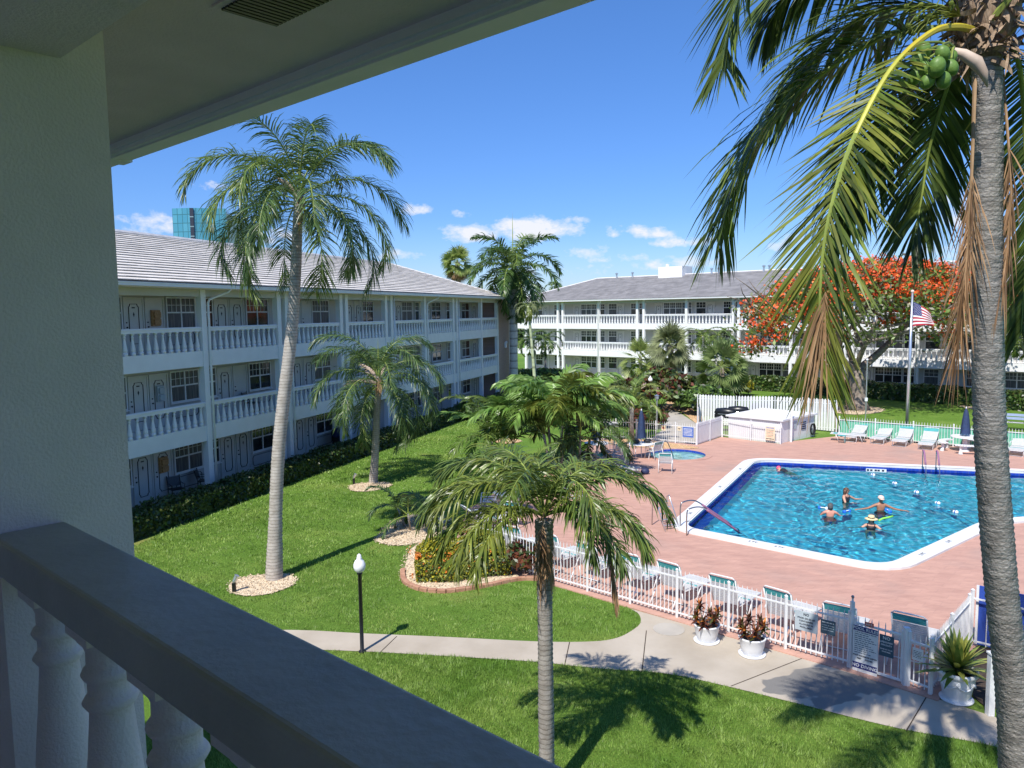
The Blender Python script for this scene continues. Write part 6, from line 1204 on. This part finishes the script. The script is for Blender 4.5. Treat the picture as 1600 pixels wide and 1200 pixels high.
rail_thing('pool_handrail', a1, [h1], 'left steel entry handrail at the near pool corner', 'handrail', wrap=[h1[18:25]]); rail_thing('pool_handrail', a2, [h2], 'right steel entry handrail with wine-coloured wrap at the near pool corner', 'handrail', wrap=[h2[17:25]])
l0 = G(1441, 735); 
for k, (q_, lab) in enumerate(((G(1441, 736), 'left curved ladder rail at the far pool edge'), (G(1462, 737), 'right curved ladder rail at the far pool edge'))):
    q_ = V((q_.x, q_.y, .09)); dn = V((-.29, -.95, 0)).normalized(); P_ = catmull([q_+V((0, 0, 0)), q_+V((0, 0, .75)), q_+dn*.12+V((0, 0, .86)), q_+dn*.35+V((0, 0, .7)), q_+dn*.75+V((0, 0, -.05)), q_+dn*.78+V((0, 0, -1.2))], 5); rail_thing('pool_ladder', q_, [P_], lab, 'ladder rail', .022, wrap=[P_[6:19]])
for k, (x, y, lab) in enumerate(((1016, 716, 'left curved handrail at the spa'), (1036, 716, 'right curved handrail at the spa'))):
    q_ = G(x, y); q_.z = .03; dn = V((.75, .45, 0)); rail_thing('spa_handrail', q_, [catmull([q_, q_+V((0, 0, .7)), q_+dn*.15+V((0, 0, .8)), q_+dn*.4+V((0, 0, .65)), q_+dn*.8+V((0, 0, -.1)), q_+dn*.85+V((0, 0, -.6))], 5)], lab, 'handrail', .022)
# steps beside the entry: removable ladder standing on the deck
wk = thing('pool_steps', G(1046, 828)+V((0, 0, .03)), 'removable steel-railed pool steps standing on the deck by the handrails', 'steps', rz=rad(20))
for k in range(5): MB().box(-.24, .24, -.06+.12*k, .02+.12*k, .14+.17*k, .155+.17*k).build('tread', M['alu'], wk)
for s_ in (-.28, .28): MB().tube([(s_, -.2, 0), (s_, .45, .95), (s_, .5, 1.02), (s_, .62, .95), (s_, .66, 0)], .02, 8).build('rail', M['alu'], wk, True)
# depth tiles, rope floats
def coping_mark(px_, py_, along, tx, label):
    p = G(px_, py_, .1).xy; al = V((*along, 0)).normalized(); best = min(((V(POOL[i])-p).length+(V(POOL[i-1])-p).length-(V(POOL[i])-V(POOL[i-1])).length, i) for i in range(len(POOL)))[1]; a_, b_ = V(POOL[best-1]), V(POOL[best]); e_ = (b_-a_).normalized(); p = a_+e_*(p-a_).dot(e_)+V((e_.y, -e_.x))*.28; al = e_.to_3d(); t = thing('depth_marker', V((p.x, p.y, .0955)), label, 'depth marker', 'depth markers on the coping', math.atan2(al.y, al.x)); MB().box(-.28, .28, -.10, .10, 0, .003).build('tile', M['signw'], t); o2 = link('lettering', textmesh(tx, .16, M['ink']), t, (0, 0, .0055)); return t
dn_ = V((10.45-5.75, 21.0-25.15)); coping_mark(1168, 851, dn_, '3 FT', 'depth marker on the near coping, left of the other one'); coping_mark(1210, 859, dn_, '3 FT', 'depth marker on the near coping, second from the corner handrails'); coping_mark(1099, 804, (.48, .88), '3 FT', 'depth marker on the left coping nearest the handrails'); coping_mark(1143, 762, (.48, .88), '3 FT', 'depth marker on the left coping halfway along'); coping_mark(1174, 734, (.48, .88), '3 FT', 'depth marker at the far left corner of the coping'); coping_mark(1478, 845, (.78, .63), '5 FT', 'depth marker on the right coping above the near corner'); coping_mark(1443, 866, (.78, .63), '5 FT', 'depth marker on the right coping nearest the near corner')
p = G(1367, 734); dfm = thing('depth_plate', V((p.x, p.y-.12, -.07)), 'white plate with dark squares on the far pool wall', 'depth marker', rz=math.atan2(31.3-36.35, 27.5-11.75)); MB().box(-.42, .42, -.02, .0, 0, .14).build('tile', M['signw'], dfm); m = MB()
for x in (-.34, -.2, -.02, .1, .28): m.box(x-.05, x+.05, -.026, -.0205, .03, .11)
m.build('lettering', M['ink'], dfm)
rp_ = [G(1364, 742, -.08), G(1398, 755, -.08), G(1432, 769, -.08), G(1465, 786, -.08), G(1493, 800, -.08), G(1530, 822, -.08)]
rope = MB().tube([q_-V((0, 0, .05)) for q_ in catmull(rp_, 6)], .010, 6).build('lane_rope', M['swimnavy']); tag(rope, 'dark blue lane rope lying across the pool water', 'rope')
for k, lab in ((0, 'white rope float nearest the far pool wall'), (1, 'white rope float second from the far wall'), (2, 'white rope float in the middle of the rope'), (3, 'small white rope float before the last one'), (4, 'white rope float nearest the coconut trunk')):
    f_ = thing('rope_float', rp_[k], lab, 'float', 'floats on the lane rope', .6); MB().lathe([(.02, -.10), (.06, -.07), (.07, 0), (.06, .07), (.02, .10)], 12, (0, 0, 0), 0, ax=Matrix.Rotation(rad(90), 3, 'X')).build('float_body', M['globe'], f_, True); MB().lathe([(.070, -.02), (.073, 0), (.070, .02)], 12, (0, 0, 0), 0, ax=Matrix.Rotation(rad(90), 3, 'X')).build('stripe', M['signblue'], f_)
# ------------------------------------------------------------------ lamps, spots, poles, flag, pots
def lamp_post(loc, h, label, gr=.13):
    t = thing('lamp_post', loc, label, 'lamp post', 'garden lamp posts'); MB().lathe([(.08, 0), (.08, .03), (.042, .06), (.042, h), (.06, h+.01), (.06, h+.05), (.03, h+.06)], 14).build('pole', M['black'], t, True)
    MB().lathe([(.06, h+.05), (gr*.85, h+.1), (gr, h+.17), (gr*.98, h+.23), (gr*.72, h+.31), (.055, h+.345), (.06, h+.36), (.05, h+.39), (.045, h+.40), (.045, h+.43), (.01, h+.46)], 20).build('globe', M['globe'], t, True); return t
lamp_post(G(566, 1019), 1.74, 'black lamp post with white globe on the near lawn by the walkway'); lamp_post(G(1016, 645), 2.2, 'distant lamp post with white globe in the bushes by the garden path', .16)
pp = thing('path_light', G(1026, 672), 'slim grey path light post behind the spa fence', 'path light'); MB().tube([(0, 0, 0), (0, 0, 1.9)], .05, 8).build('pole', M['alu'], pp); MB().lathe([(.05, 1.9), (.13, 1.92), (.13, 2.1), (.16, 2.12), (.02, 2.2)], 12).build('lamp_head', M['alu'], pp)
def spot(loc, az, label):
    t = thing('spotlight', loc, label, 'spotlight', 'lawn spotlights'); MB().tube([(0, 0, 0), (0, 0, .26)], .055, 10).build('base', M['black'], t); ax = Matrix.Rotation(az, 3, 'Z')@Matrix.Rotation(rad(28), 3, 'Y'); MB().lathe([(.03, -.02), (.05, .02), (.06, .16), (.07, .19), (.06, .2), (.01, .18)], 12, (0, 0, .29), 0, ax=ax).build('lamp_head', M['alu'], t); return t
spot(G(366, 926), rad(20), 'ground spotlight in the mulch circle of the tall queen palm'); spot(G(553, 757), rad(10), 'ground spotlight left of the shorter queen palm trunk')
tag(MB().obox(V((-11.4, 33.4, 0)), dL*.7, nL*.22, V((0, 0, .05))).build('splash_block', M['concrete']), 'pale concrete splash block at the hedge foot, near the tall queen palm', 'splash block'); tag(MB().obox(G(690, 668)+V((-.2, 0, 0)), dL*.9, nL*.25, V((0, 0, .05))).build('splash_block', M['concrete']), 'pale concrete splash block at the hedge foot, right of the shorter queen palm', 'splash block')
fpb = G(1416, 688); fh = D(1424, 457, fpb.y).z; fp_ = thing('flagpole', fpb, 'tall silver flagpole with pale ball top behind the far loungers', 'flagpole'); MB().tube([(0, 0, 0), (.03, 0, fh*.5), (.05, 0, fh)], [.105, .085, .05], 12).build('pole', M['alu'], fp_, True); MB().ball((.05, 0, fh+.06), .09).build('finial', M['peach'], fp_)
fl = thing('flag', fpb+V((.13, 0, D(1424, 472, fpb.y).z)), 'stars and stripes flag drooping in the breeze on the silver flagpole', 'flag'); nx_, ny_ = 26, 26; W_, H_ = 1.25, 1.32
def fpnt(u, v): return (u*W_*(.78+.22*v), .10*sin(u*7+v*1.5)*u, -v*H_*(1-.30*u)-.62*u**1.35*(1-.35*v)-.05*u*sin(v*5))
for nm, test in (('canton', lambda u, v: u < .42 and v < 7/13), ('red_stripes', None), ('white_stripes', None)):
    m = MB()
    for i in range(nx_):
        for j in range(ny_):
            u0_, u1_, v0_, v1_ = i/nx_, (i+1)/nx_, j/ny_, (j+1)/ny_; can = (i+.5)/nx_ < .42 and (j+.5)/ny_ < 7/13; red = int((j+.5)/ny_*13) % 2 == 0
            if (nm == 'canton' and can) or (nm == 'red_stripes' and not can and red) or (nm == 'white_stripes' and not can and not red): m.add([fpnt(u0_, v0_), fpnt(u1_, v0_), fpnt(u1_, v1_), fpnt(u0_, v1_)], [(0, 1, 2, 3)])
    m.build(nm, M[{'canton': 'flagblue', 'red_stripes': 'flagred', 'white_stripes': 'flagwhite'}[nm]], fl, True)
m = MB()
for r_ in range(9):
    for c_ in range(6 if r_ % 2 == 0 else 5):
        u = (.035+.07*c_+(0 if r_ % 2 == 0 else .035)); v = (.055+.054*r_); 
        if u < .41: p = V(fpnt(u, v)); pts = [(p.x+.022*cos(pi/2+k*2*pi/10)*(1 if k % 2 == 0 else .42), p.y-.006, p.z+.022*sin(pi/2+k*2*pi/10)*(1 if k % 2 == 0 else .42)) for k in range(10)]; m.add(pts, [tuple(range(10))])
m.build('stars', M['flagwhite'], fl.children[0])
tpb = G(1352, 664); th_ = D(1352, 562, tpb.y).z; tpp = thing('thin_pole', tpb, 'thin grey pole with a small fitting beside the flame tree trunk', 'pole'); MB().tube([(0, 0, 0), (0, 0, th_)], .04, 8).build('pole', M['alu'], tpp); MB().box(-.07, .07, -.06, .06, 1.5, 1.72).build('fitting', M['globe'], tpp); MB().ball((0, 0, th_), .07).build('finial', M['globe'], tpp)
def rosette(mb, o, n, L, w, el, R, mi, hang=.3):
    for k in range(n):
        az = k*2.39996+R.uniform(-.2, .2); e = rad(el[0]+(el[1]-el[0])*k/(n-1)); d_ = V((cos(az)*cos(e), sin(az)*cos(e), sin(e))); leaflet(mb, V(o), d_, V((-sin(az), cos(az), 0)), L*R.uniform(.75, 1.1), w, hang, mi[int(R.random()*len(mi))], 4)
def pot(loc, label, seed):
    t = thing('plant_pot', loc, label, 'plant pot', 'white pots on the walkway'); MB().lathe([(.18, .03), (.205, .05), (.245, .2), (.272, .36), (.29, .385), (.29, .41), (.26, .41), (.25, .36)], 28).build('pot', M['pot'], t, True); MB().lathe([(.25, 0), (.28, .02), (.285, .045), (.24, .04)], 28).build('saucer', M['pot'], t, True); MB().lathe([(.255, .34), (.25, .36), (.01, .375)], 20).build('soil', M['soil'], t)
    R = random.Random(seed); m = MB(); st_ = MB()
    for k in range(6):
        a = k*1.05+seed; o_ = V((cos(a)*.13, sin(a)*.13, .36)); tp_ = o_+V((cos(a)*.10, sin(a)*.10, R.uniform(.20, .42))); st_.tube([o_, tp_], .010, 5); [rosette(m, tp_-V((0, 0, q__)), 13, .19, .055, (80, -20), R, (0, 0, 0, 0, 1, 1, 2), .35) for q__ in (.02, .13)]
    st_.build('stem', M['bark'], t); m.build('foliage', [M['croton'], M['crotongreen'], M['orange']], t); return t
pot(G(1104, 1002), 'left of two round white pots with a reddish croton, by the fence', 1); pot(G(1175, 1023), 'right of two round white pots with a sparser reddish croton', 2.6)
ur = thing('urn', V((*G(1494, 1093).xy, .02)), 'large white garlanded urn with a yellow-green spiky plant at the fence corner', 'urn'); MB().lathe([(.20, 0), (.21, .03), (.19, .05), (.21, .08), (.255, .3), (.275, .40), (.27, .42), (.305, .44), (.32, .47), (.32, .50), (.30, .52), (.27, .50), (.26, .44)], 32).build('pot', M['pot'], ur, True); MB().lathe([(.24, -.01), (.26, .0), (.26, .02), (.22, .02)], 28).build('saucer', M['pot'], ur, True); MB().lathe([(.265, .45), (.02, .47)], 20).build('soil', M['soil'], ur)
m = MB()
for k in range(6):
    P_ = []
    for i in range(9): a = 2*pi*(k+i/8)/6; z = .33-.07*sin(pi*i/8); r_ = .262+.012*(z-.3)*8*.1+.008; P_.append((cos(a)*r_, sin(a)*r_, z))
    m.tube(P_, .013, 6); a = 2*pi*k/6; m.ball((cos(a)*.275, sin(a)*.275, .34), .024, n=8)
m.build('garland', M['pot'], ur, True); R = random.Random(5); m = MB(); rosette(m, V((0, 0, .5)), 78, .66, .095, (88, -5), R, (0, 0, 1), .3); rosette(m, V((.02, -.03, .55)), 16, .50, .11, (88, 55), R, (1,), .2); ur.scale = (1.12, 1.12, 1.12); m.build('foliage', [M['agaveG'], M['agaveY']], ur)
MB().tube([(0, 0, .44), (0, 0, .58)], [.06, .05], 8).build('stem', M['bark'], ur)
# furniture on the left wing's walkways
def iron_chair(a, s_, z, rz, label):
    t = thing('iron_chair', dL*a+nL*s_+V((0, 0, z)), label, 'chair', 'dark chairs outside the left wing', rz); m = MB()
    for q_ in (-.25, .25): m.tube([(q_, .22, 0), (q_, .2, .42), (q_, .34, .92)], .018, 6); m.tube([(q_, -.26, 0), (q_, -.24, .62), (q_, .22, .64)], .016, 6)
    m.build('frame', M['black'], t, True); MB().box(-.25, .25, -.25, .22, .41, .44).build('seat', M['black'], t); MB().obox((-.23, .225, .5), (.46, 0, 0), (0, .10, .38), (0, -.012, .003)).build('backrest', M['black'], t); return t
rzw = math.atan2(dL.y, dL.x)
iron_chair(24.3, -22.4, .02, rzw-.5, 'dark iron chair left of the first ground-floor column seen from the balcony'); iron_chair(25.9, -22.4, .02, rzw+.5, 'dark iron chair just right of the downspout on the ground floor'); iron_chair(20.3, -22.3, .02, rzw, 'dark iron chair at the pillar edge, leftmost on the ground floor'); iron_chair(44.6, -22.4, .02, rzw-.4, 'dark iron chair on the ground floor behind the shorter queen palm'); iron_chair(29.2, -22.4, 2.93, rzw+.2, 'dark iron chair on the middle walkway behind the tall palm trunk')
gg = thing('covered_grill', dL*36.6+nL*-22.3+V((0, 0, .02)), 'dark covered grill on the ground floor between the two queen palms', 'grill', rz=rzw); m = MB(); m.tube([(-.7, 0, .72), (-.55, 0, .82), (.2, 0, .86), (.6, 0, .78)], [.1, .26, .28, .15], 12); m.build('cover', M['navy'], gg, True); MB().box(-.5, .45, -.22, .22, .25, .68).build('body', M['black'], gg)
for x in (-.4, .35): MB().tube([(x, 0, 0), (x, 0, .3)], .03, 6).build('leg', M['black'], gg)

# ------------------------------------------------------------------ people in the pool
FLOOR = -1.39
def skinned(verts, edges, name, mat, parent):
    me = bpy.data.meshes.new(name); me.from_pydata([v[:3] for v in verts], edges, []); o = bpy.data.objects.new(name, me); COL.objects.link(o)
    md = o.modifiers.new('skin', 'SKIN'); md.use_smooth_shade = True; sv = me.skin_vertices[0].data
    for i, v in enumerate(verts): sv[i].radius = (v[3], v[4] if len(v) > 4 else v[3]); sv[i].use_root = (i == 0)
    sb_ = o.modifiers.new('sub', 'SUBSURF'); sb_.levels = sb_.render_levels = 2; bpy.context.view_layer.update()
    m2 = bpy.data.meshes.new_from_object(o.evaluated_get(bpy.context.evaluated_depsgraph_get())); bpy.data.objects.remove(o); m2.materials.clear(); m2.materials.append(mat)
    m2.polygons.foreach_set('use_smooth', [True]*len(m2.polygons)); r = link(name, m2, parent); r.cycles.is_caustics_receiver = True; return r
def person(x, y, rz, ztop, label, skin, arms, legs=None, female=False, tilt=0.0, prone=False, hx=0.0):
    """standing figure facing local -Y, 1.75 high before scaling; arms: (elbow, wrist, finger direction) for the left (+X) and right (-X) side"""
    if not prone: ztop -= .07
    k = (ztop-FLOOR)/1.75 if not prone else 1.0; t = thing('person', (x, y, FLOOR if not prone else ztop), label, 'person', None, rz); t.scale = (k, k, k)
    sw = .165 if female else .195; Vt = [(0, .0, .96, .135, .10), (0, .01, 1.14, .115, .085), (0, .01, 1.32, .155, .105), (0, .015, 1.44, .10, .075), (0, .0, 1.52, .052, .055), (hx*.5, -.01, 1.575, .066, .075), (hx, -.015, 1.645, .078, .096), (hx, -.005, 1.705, .068, .084), (hx, -.112, 1.632, .012, .012)]; Ed = [(0, 1), (1, 2), (2, 3), (3, 4), (4, 5), (5, 6), (6, 7), (6, 8)]
    def add(par, *v): Vt.append(v); Ed.append((par, len(Vt)-1)); return len(Vt)-1
    for sgn, (el, wr, fd) in zip((1, -1), arms):
        s1 = add(3, sgn*sw*.62, .01, 1.425, .070, .065); s2 = add(s1, sgn*sw, .01, 1.405, .058, .056); e = V(el); w_ = V(wr); a = add(s2, *((V((sgn*sw, 0, 1.405))+e)/2), .047, .046); b = add(a, *e, .040, .038); c = add(b, *((e+w_)/2), .036, .034); d_ = add(c, *w_, .025, .022)
        f = V(fd).normalized(); sd = f.cross(UP); sd = sd.normalized() if sd.length > .1 else V((1, 0, 0)); pm = add(d_, *(w_+f*.05), .036, .017); pm2 = add(pm, *(w_+f*.085), .038, .015)
        for q_, (off, ln) in enumerate(((-.030, .062), (-.010, .075), (.010, .078), (.030, .068))): a1_ = add(pm2, *(w_+f*.105+sd*off), .0095, .0095); b1_ = add(a1_, *(w_+f*(.105+ln*.55)+sd*off*1.25-UP*.008), .0085, .0085); add(b1_, *(w_+f*(.105+ln)+sd*off*1.3-UP*.026), .007, .007)
        th = add(pm, *(w_+f*.055+sd*-.045*sgn), .011, .011); add(th, *(w_+f*.095+sd*-.068*sgn-UP*.01), .008, .008)
    for sgn, lg in zip((1, -1), legs or (((.11, -.01, .50), (.12, .02, .08), (.13, -.13, .03)), ((-.11, -.01, .50), (-.12, .02, .08), (-.13, -.13, .03)))):
        h = add(0, sgn*.095, .0, .88, .088, .092); kn = V(lg[0]); m_ = add(h, *((V((sgn*.095, 0, .88))+kn)/2), .072, .075); k1 = add(m_, *kn, .052, .055); an = V(lg[1]); cf = add(k1, *(kn.lerp(an, .38)+V((0, .015, 0))), .050, .052); a1_ = add(cf, *an, .033, .035); add(a1_, *lg[2], .033, .02)
    body = skinned(Vt, Ed, 'body', skin, t)
    m = MB(); [m.ball((hx+s_*.032, -.098, 1.655), .011, n=8) for s_ in (-1, 1)]; m.build('eyes', M['eye'], body); m = MB(); m.ball((hx, -.098, 1.592), .022, .010, .008, 10); m.build('mouth', M['lip'], body)
    for s_ in (-1, 1): m = MB(); m.ball((hx+s_*.085, .0, 1.64), .012, .02, .03, 8); m.build('ear', skin, body)
    return t, body
def hair(t, mat, long_=False, hx=0.0):
    m = MB(); n = 16; b = 0; rows = []
    for i in range(8):
        th = pi*.5*i/7*(1.12)
        for k_ in range(n):
            a = 2*pi*k_/n; front = max(0, -sin(a)); thk = th*(1-.36*front) if i > 3 else th; m.v.append((hx+.094*sin(thk)*cos(a), .002+.112*sin(thk)*sin(a), 1.652+.105*cos(thk)-(0 if i < 6 else .045*(1-front)*(2.2 if long_ else 1)*(i-5))))
    for i in range(7):
        for k_ in range(n): k2 = (k_+1) % n; m.f.append((i*n+k_, (i+1)*n+k_, (i+1)*n+k2, i*n+k2)); m.m.append(0)
    o = m.build('hair', mat, t, True); md = o.modifiers.new('s', 'SOLIDIFY'); md.thickness = .012; return o
def trunks(t, mat, z0=.70, z1=1.02, chest=False):
    m = MB(); m.lathe([(.05, z0+.14), (.185, z0+.13), (.195, z0+.2), (.165, z1)], 18, (0, 0, 0)); m.v = [(v[0], v[1]*.78, v[2]) for v in m.v]
    for s_ in (-1, 1): m.lathe([(.112, z0), (.115, z0+.1), (.10, z0+.2)], 12, (s_*.098, 0, 0))
    m.build('swimwear', mat, t, True)
def top_(t, mat):
    m = MB(); m.lathe([(.150, 1.00), (.135, 1.12), (.158, 1.26), (.172, 1.33), (.150, 1.40)], 18); m.v = [(v[0], .01+v[1]*.74, v[2]) for v in m.v]
    for s_ in (-1, 1): m.tube([(s_*.10, -.10, 1.38), (s_*.12, -.02, 1.475), (s_*.10, .10, 1.40)], .014, 6)
    m.build('swimsuit', mat, t, True)
def capmesh(t, mat, hx=0.0, visor=True, nm='cap'):
    m = MB(); m.lathe([(.106, -.012), (.108, .02), (.095, .07), (.06, .1), (.01, .112)], 18, (hx, .002, 1.662)); m.v = [(v[0], v[1]*1.12, v[2]) for v in m.v]
    if visor: m.add([(hx+.085*cos(a), -.10-.085*max(0, sin(a)), 1.657-.012*sin(a)) for a in [pi*q/8 for q in range(9)]]+[(hx+.085*cos(a), -.10-.085*max(0, sin(a)), 1.665-.012*sin(a)) for a in [pi*q/8 for q in range(9)]], [tuple(range(9)), tuple(range(17, 8, -1))])
    m.build(nm, mat, t, True)
def shades(t, hx=0.0):
    m = MB(); [m.ball((hx+s_*.036, -.106, 1.655), .028, .012, .02, 10) for s_ in (-1, 1)]; m.tube([(hx-.085, -.02, 1.665), (hx-.06, -.1, 1.66), (hx+.06, -.1, 1.66), (hx+.085, -.02, 1.665)], .005, 5); m.build('sunglasses', M['eye'], t)
def zt(x, y, Y): return D(x, y, Y).z
p = G(1297, 806, -.11); t, b = person(p.x, p.y, rad(165), zt(1301, 783, p.y), 'man seen from behind with short dark hair, standing in the pool with blue foam floats', M['skinpink'], (((.34, -.12, 1.22), (.20, -.36, 1.25), (-.2, -1, 0)), ((-.38, -.12, 1.24), (-.55, -.30, 1.25), (-.8, -.6, 0)))); hair(t, M['hairgrey']); trunks(t, M['swimnavy'])
p = G(1322, 783, -.11); t, b = person(p.x, p.y, rad(35), zt(1322, 759, p.y), 'woman with brown hair and sunglasses reaching right in the middle of the pool', M['skin'], (((.40, -.12, 1.27), (.62, -.18, 1.25), (1, -.1, 0)), ((-.24, -.14, 1.18), (-.05, -.28, 1.22), (.9, -.3, 0))), female=True, hx=-.01); hair(t, M['hairbrown'], True, -.01); shades(t, -.01); top_(t, M['swimblack'])
p = G(1376, 797, -.11); t, b = person(p.x, p.y, rad(-10), zt(1376, 772, p.y), 'tanned man in a peach cap and sunglasses with arms spread on the pool surface', M['skintan'], (((.46, -.06, 1.30), (.72, -.10, 1.27), (1, -.2, 0)), ((-.46, -.06, 1.30), (-.72, -.10, 1.27), (-1, -.2, 0)))); capmesh(t, M['peach']); shades(t); trunks(t, M['swimnavy'])
p = G(1361, 824, -.11); t, b = person(p.x, p.y, rad(-25), zt(1361, 803, p.y), 'swimmer in a wide straw hat with dark band and black suit, nearest in the pool', M['skin'], (((.40, -.10, 1.24), (.62, -.18, 1.26), (1, -.3, 0)), ((-.40, -.10, 1.24), (-.60, -.2, 1.25), (-1, -.3, 0))), female=True); hair(t, M['hairdark'], True); top_(t, M['swimblack']); shades(t)
m = MB(); m.lathe([(.215, -.035), (.22, -.02), (.17, -.005), (.11, .0), (.108, .07), (.09, .105), (.01, .115)], 24, (0, 0, 1.672)); m.lathe([(.205, -.045), (.10, -.012)], 24, (0, 0, 1.672)); hat = m.build('straw_hat', M['straw'], t, True); MB().lathe([(.109, .005), (.1115, .006), (.1105, .04), (.107, .041)], 24, (0, 0, 1.672)).build('hat_band', M['swimblack'], hat, True)
q_ = G(1383, 812, -.09); nd = thing('pool_noodle', q_, 'bright green foam noodle floating right of the straw-hatted swimmer', 'pool noodle', rz=rad(22)); MB().tube([(-.30, 0, .0), (-.1, .01, .05), (.12, 0, .06), (.34, -.02, .09)], .034, 10).build('foam_tube', M['green'], nd, True); MB().tube([(.33, -.02, .089), (.345, -.02, .0905)], .016, 8).build('end_hole', M['ink'], nd)
for k_, (x, y, lab) in enumerate(((1323, 799, 'blue foam dumbbell float at the right hand of the man seen from behind'), (1388, 798, 'blue foam float low in the water beside the tanned man'), (1286, 794, 'white and blue foam float at the left shoulder of the man seen from behind'))):
    q_ = G(x, y, -.08); f_ = thing('foam_float', q_, lab, 'float', 'foam floats in the pool', .5+k_); MB().tube([(-.12, 0, .02), (.12, 0, .02)], .018, 8).build('bar', M['globe'], f_)
    for s_ in (-.13, .13): MB().lathe([(.02, -.04), (.065, -.036), (.072, 0), (.065, .036), (.02, .04)], 14, (s_, 0, .0), 0, ax=Matrix.Rotation(rad(90), 3, 'Y')).build('foam_disc', M['bluefoam'] if k_ < 2 or s_ > 0 else M['globe'], f_, True)
# swimmer stretched out at the far left corner
p = G(1217, 733, -.11); sw_ = V((p.x, p.y, -.2)); t, b = person(p.x, p.y, 0, -.2, 'swimmer with a bright pink cap gliding along the far left corner of the pool', M['skin'], (((.40, -.18, 1.52), (.42, -.16, 1.74), (0, -.1, 1)), ((-.42, -.10, 1.36), (-.62, -.08, 1.22), (-.7, 0, -.7))), female=True, prone=True)
capmesh(t, M['pink'], 0, False, 'swim_cap'); top_(t, M['swimblack'])
dsw = G(1246, 742, -.11)-p; dsw.z = 0; dsw.normalize(); zl = (-dsw+V((0, 0, .20))).normalized(); yl = (UP-zl*UP.dot(zl)).normalized(); xl = yl.cross(zl)
t.rotation_euler = Matrix((xl, yl, zl)).transposed().to_euler(); t.location = p+V((0, 0, .03))-t.rotation_euler.to_matrix()@V((0, 0, 1.66))
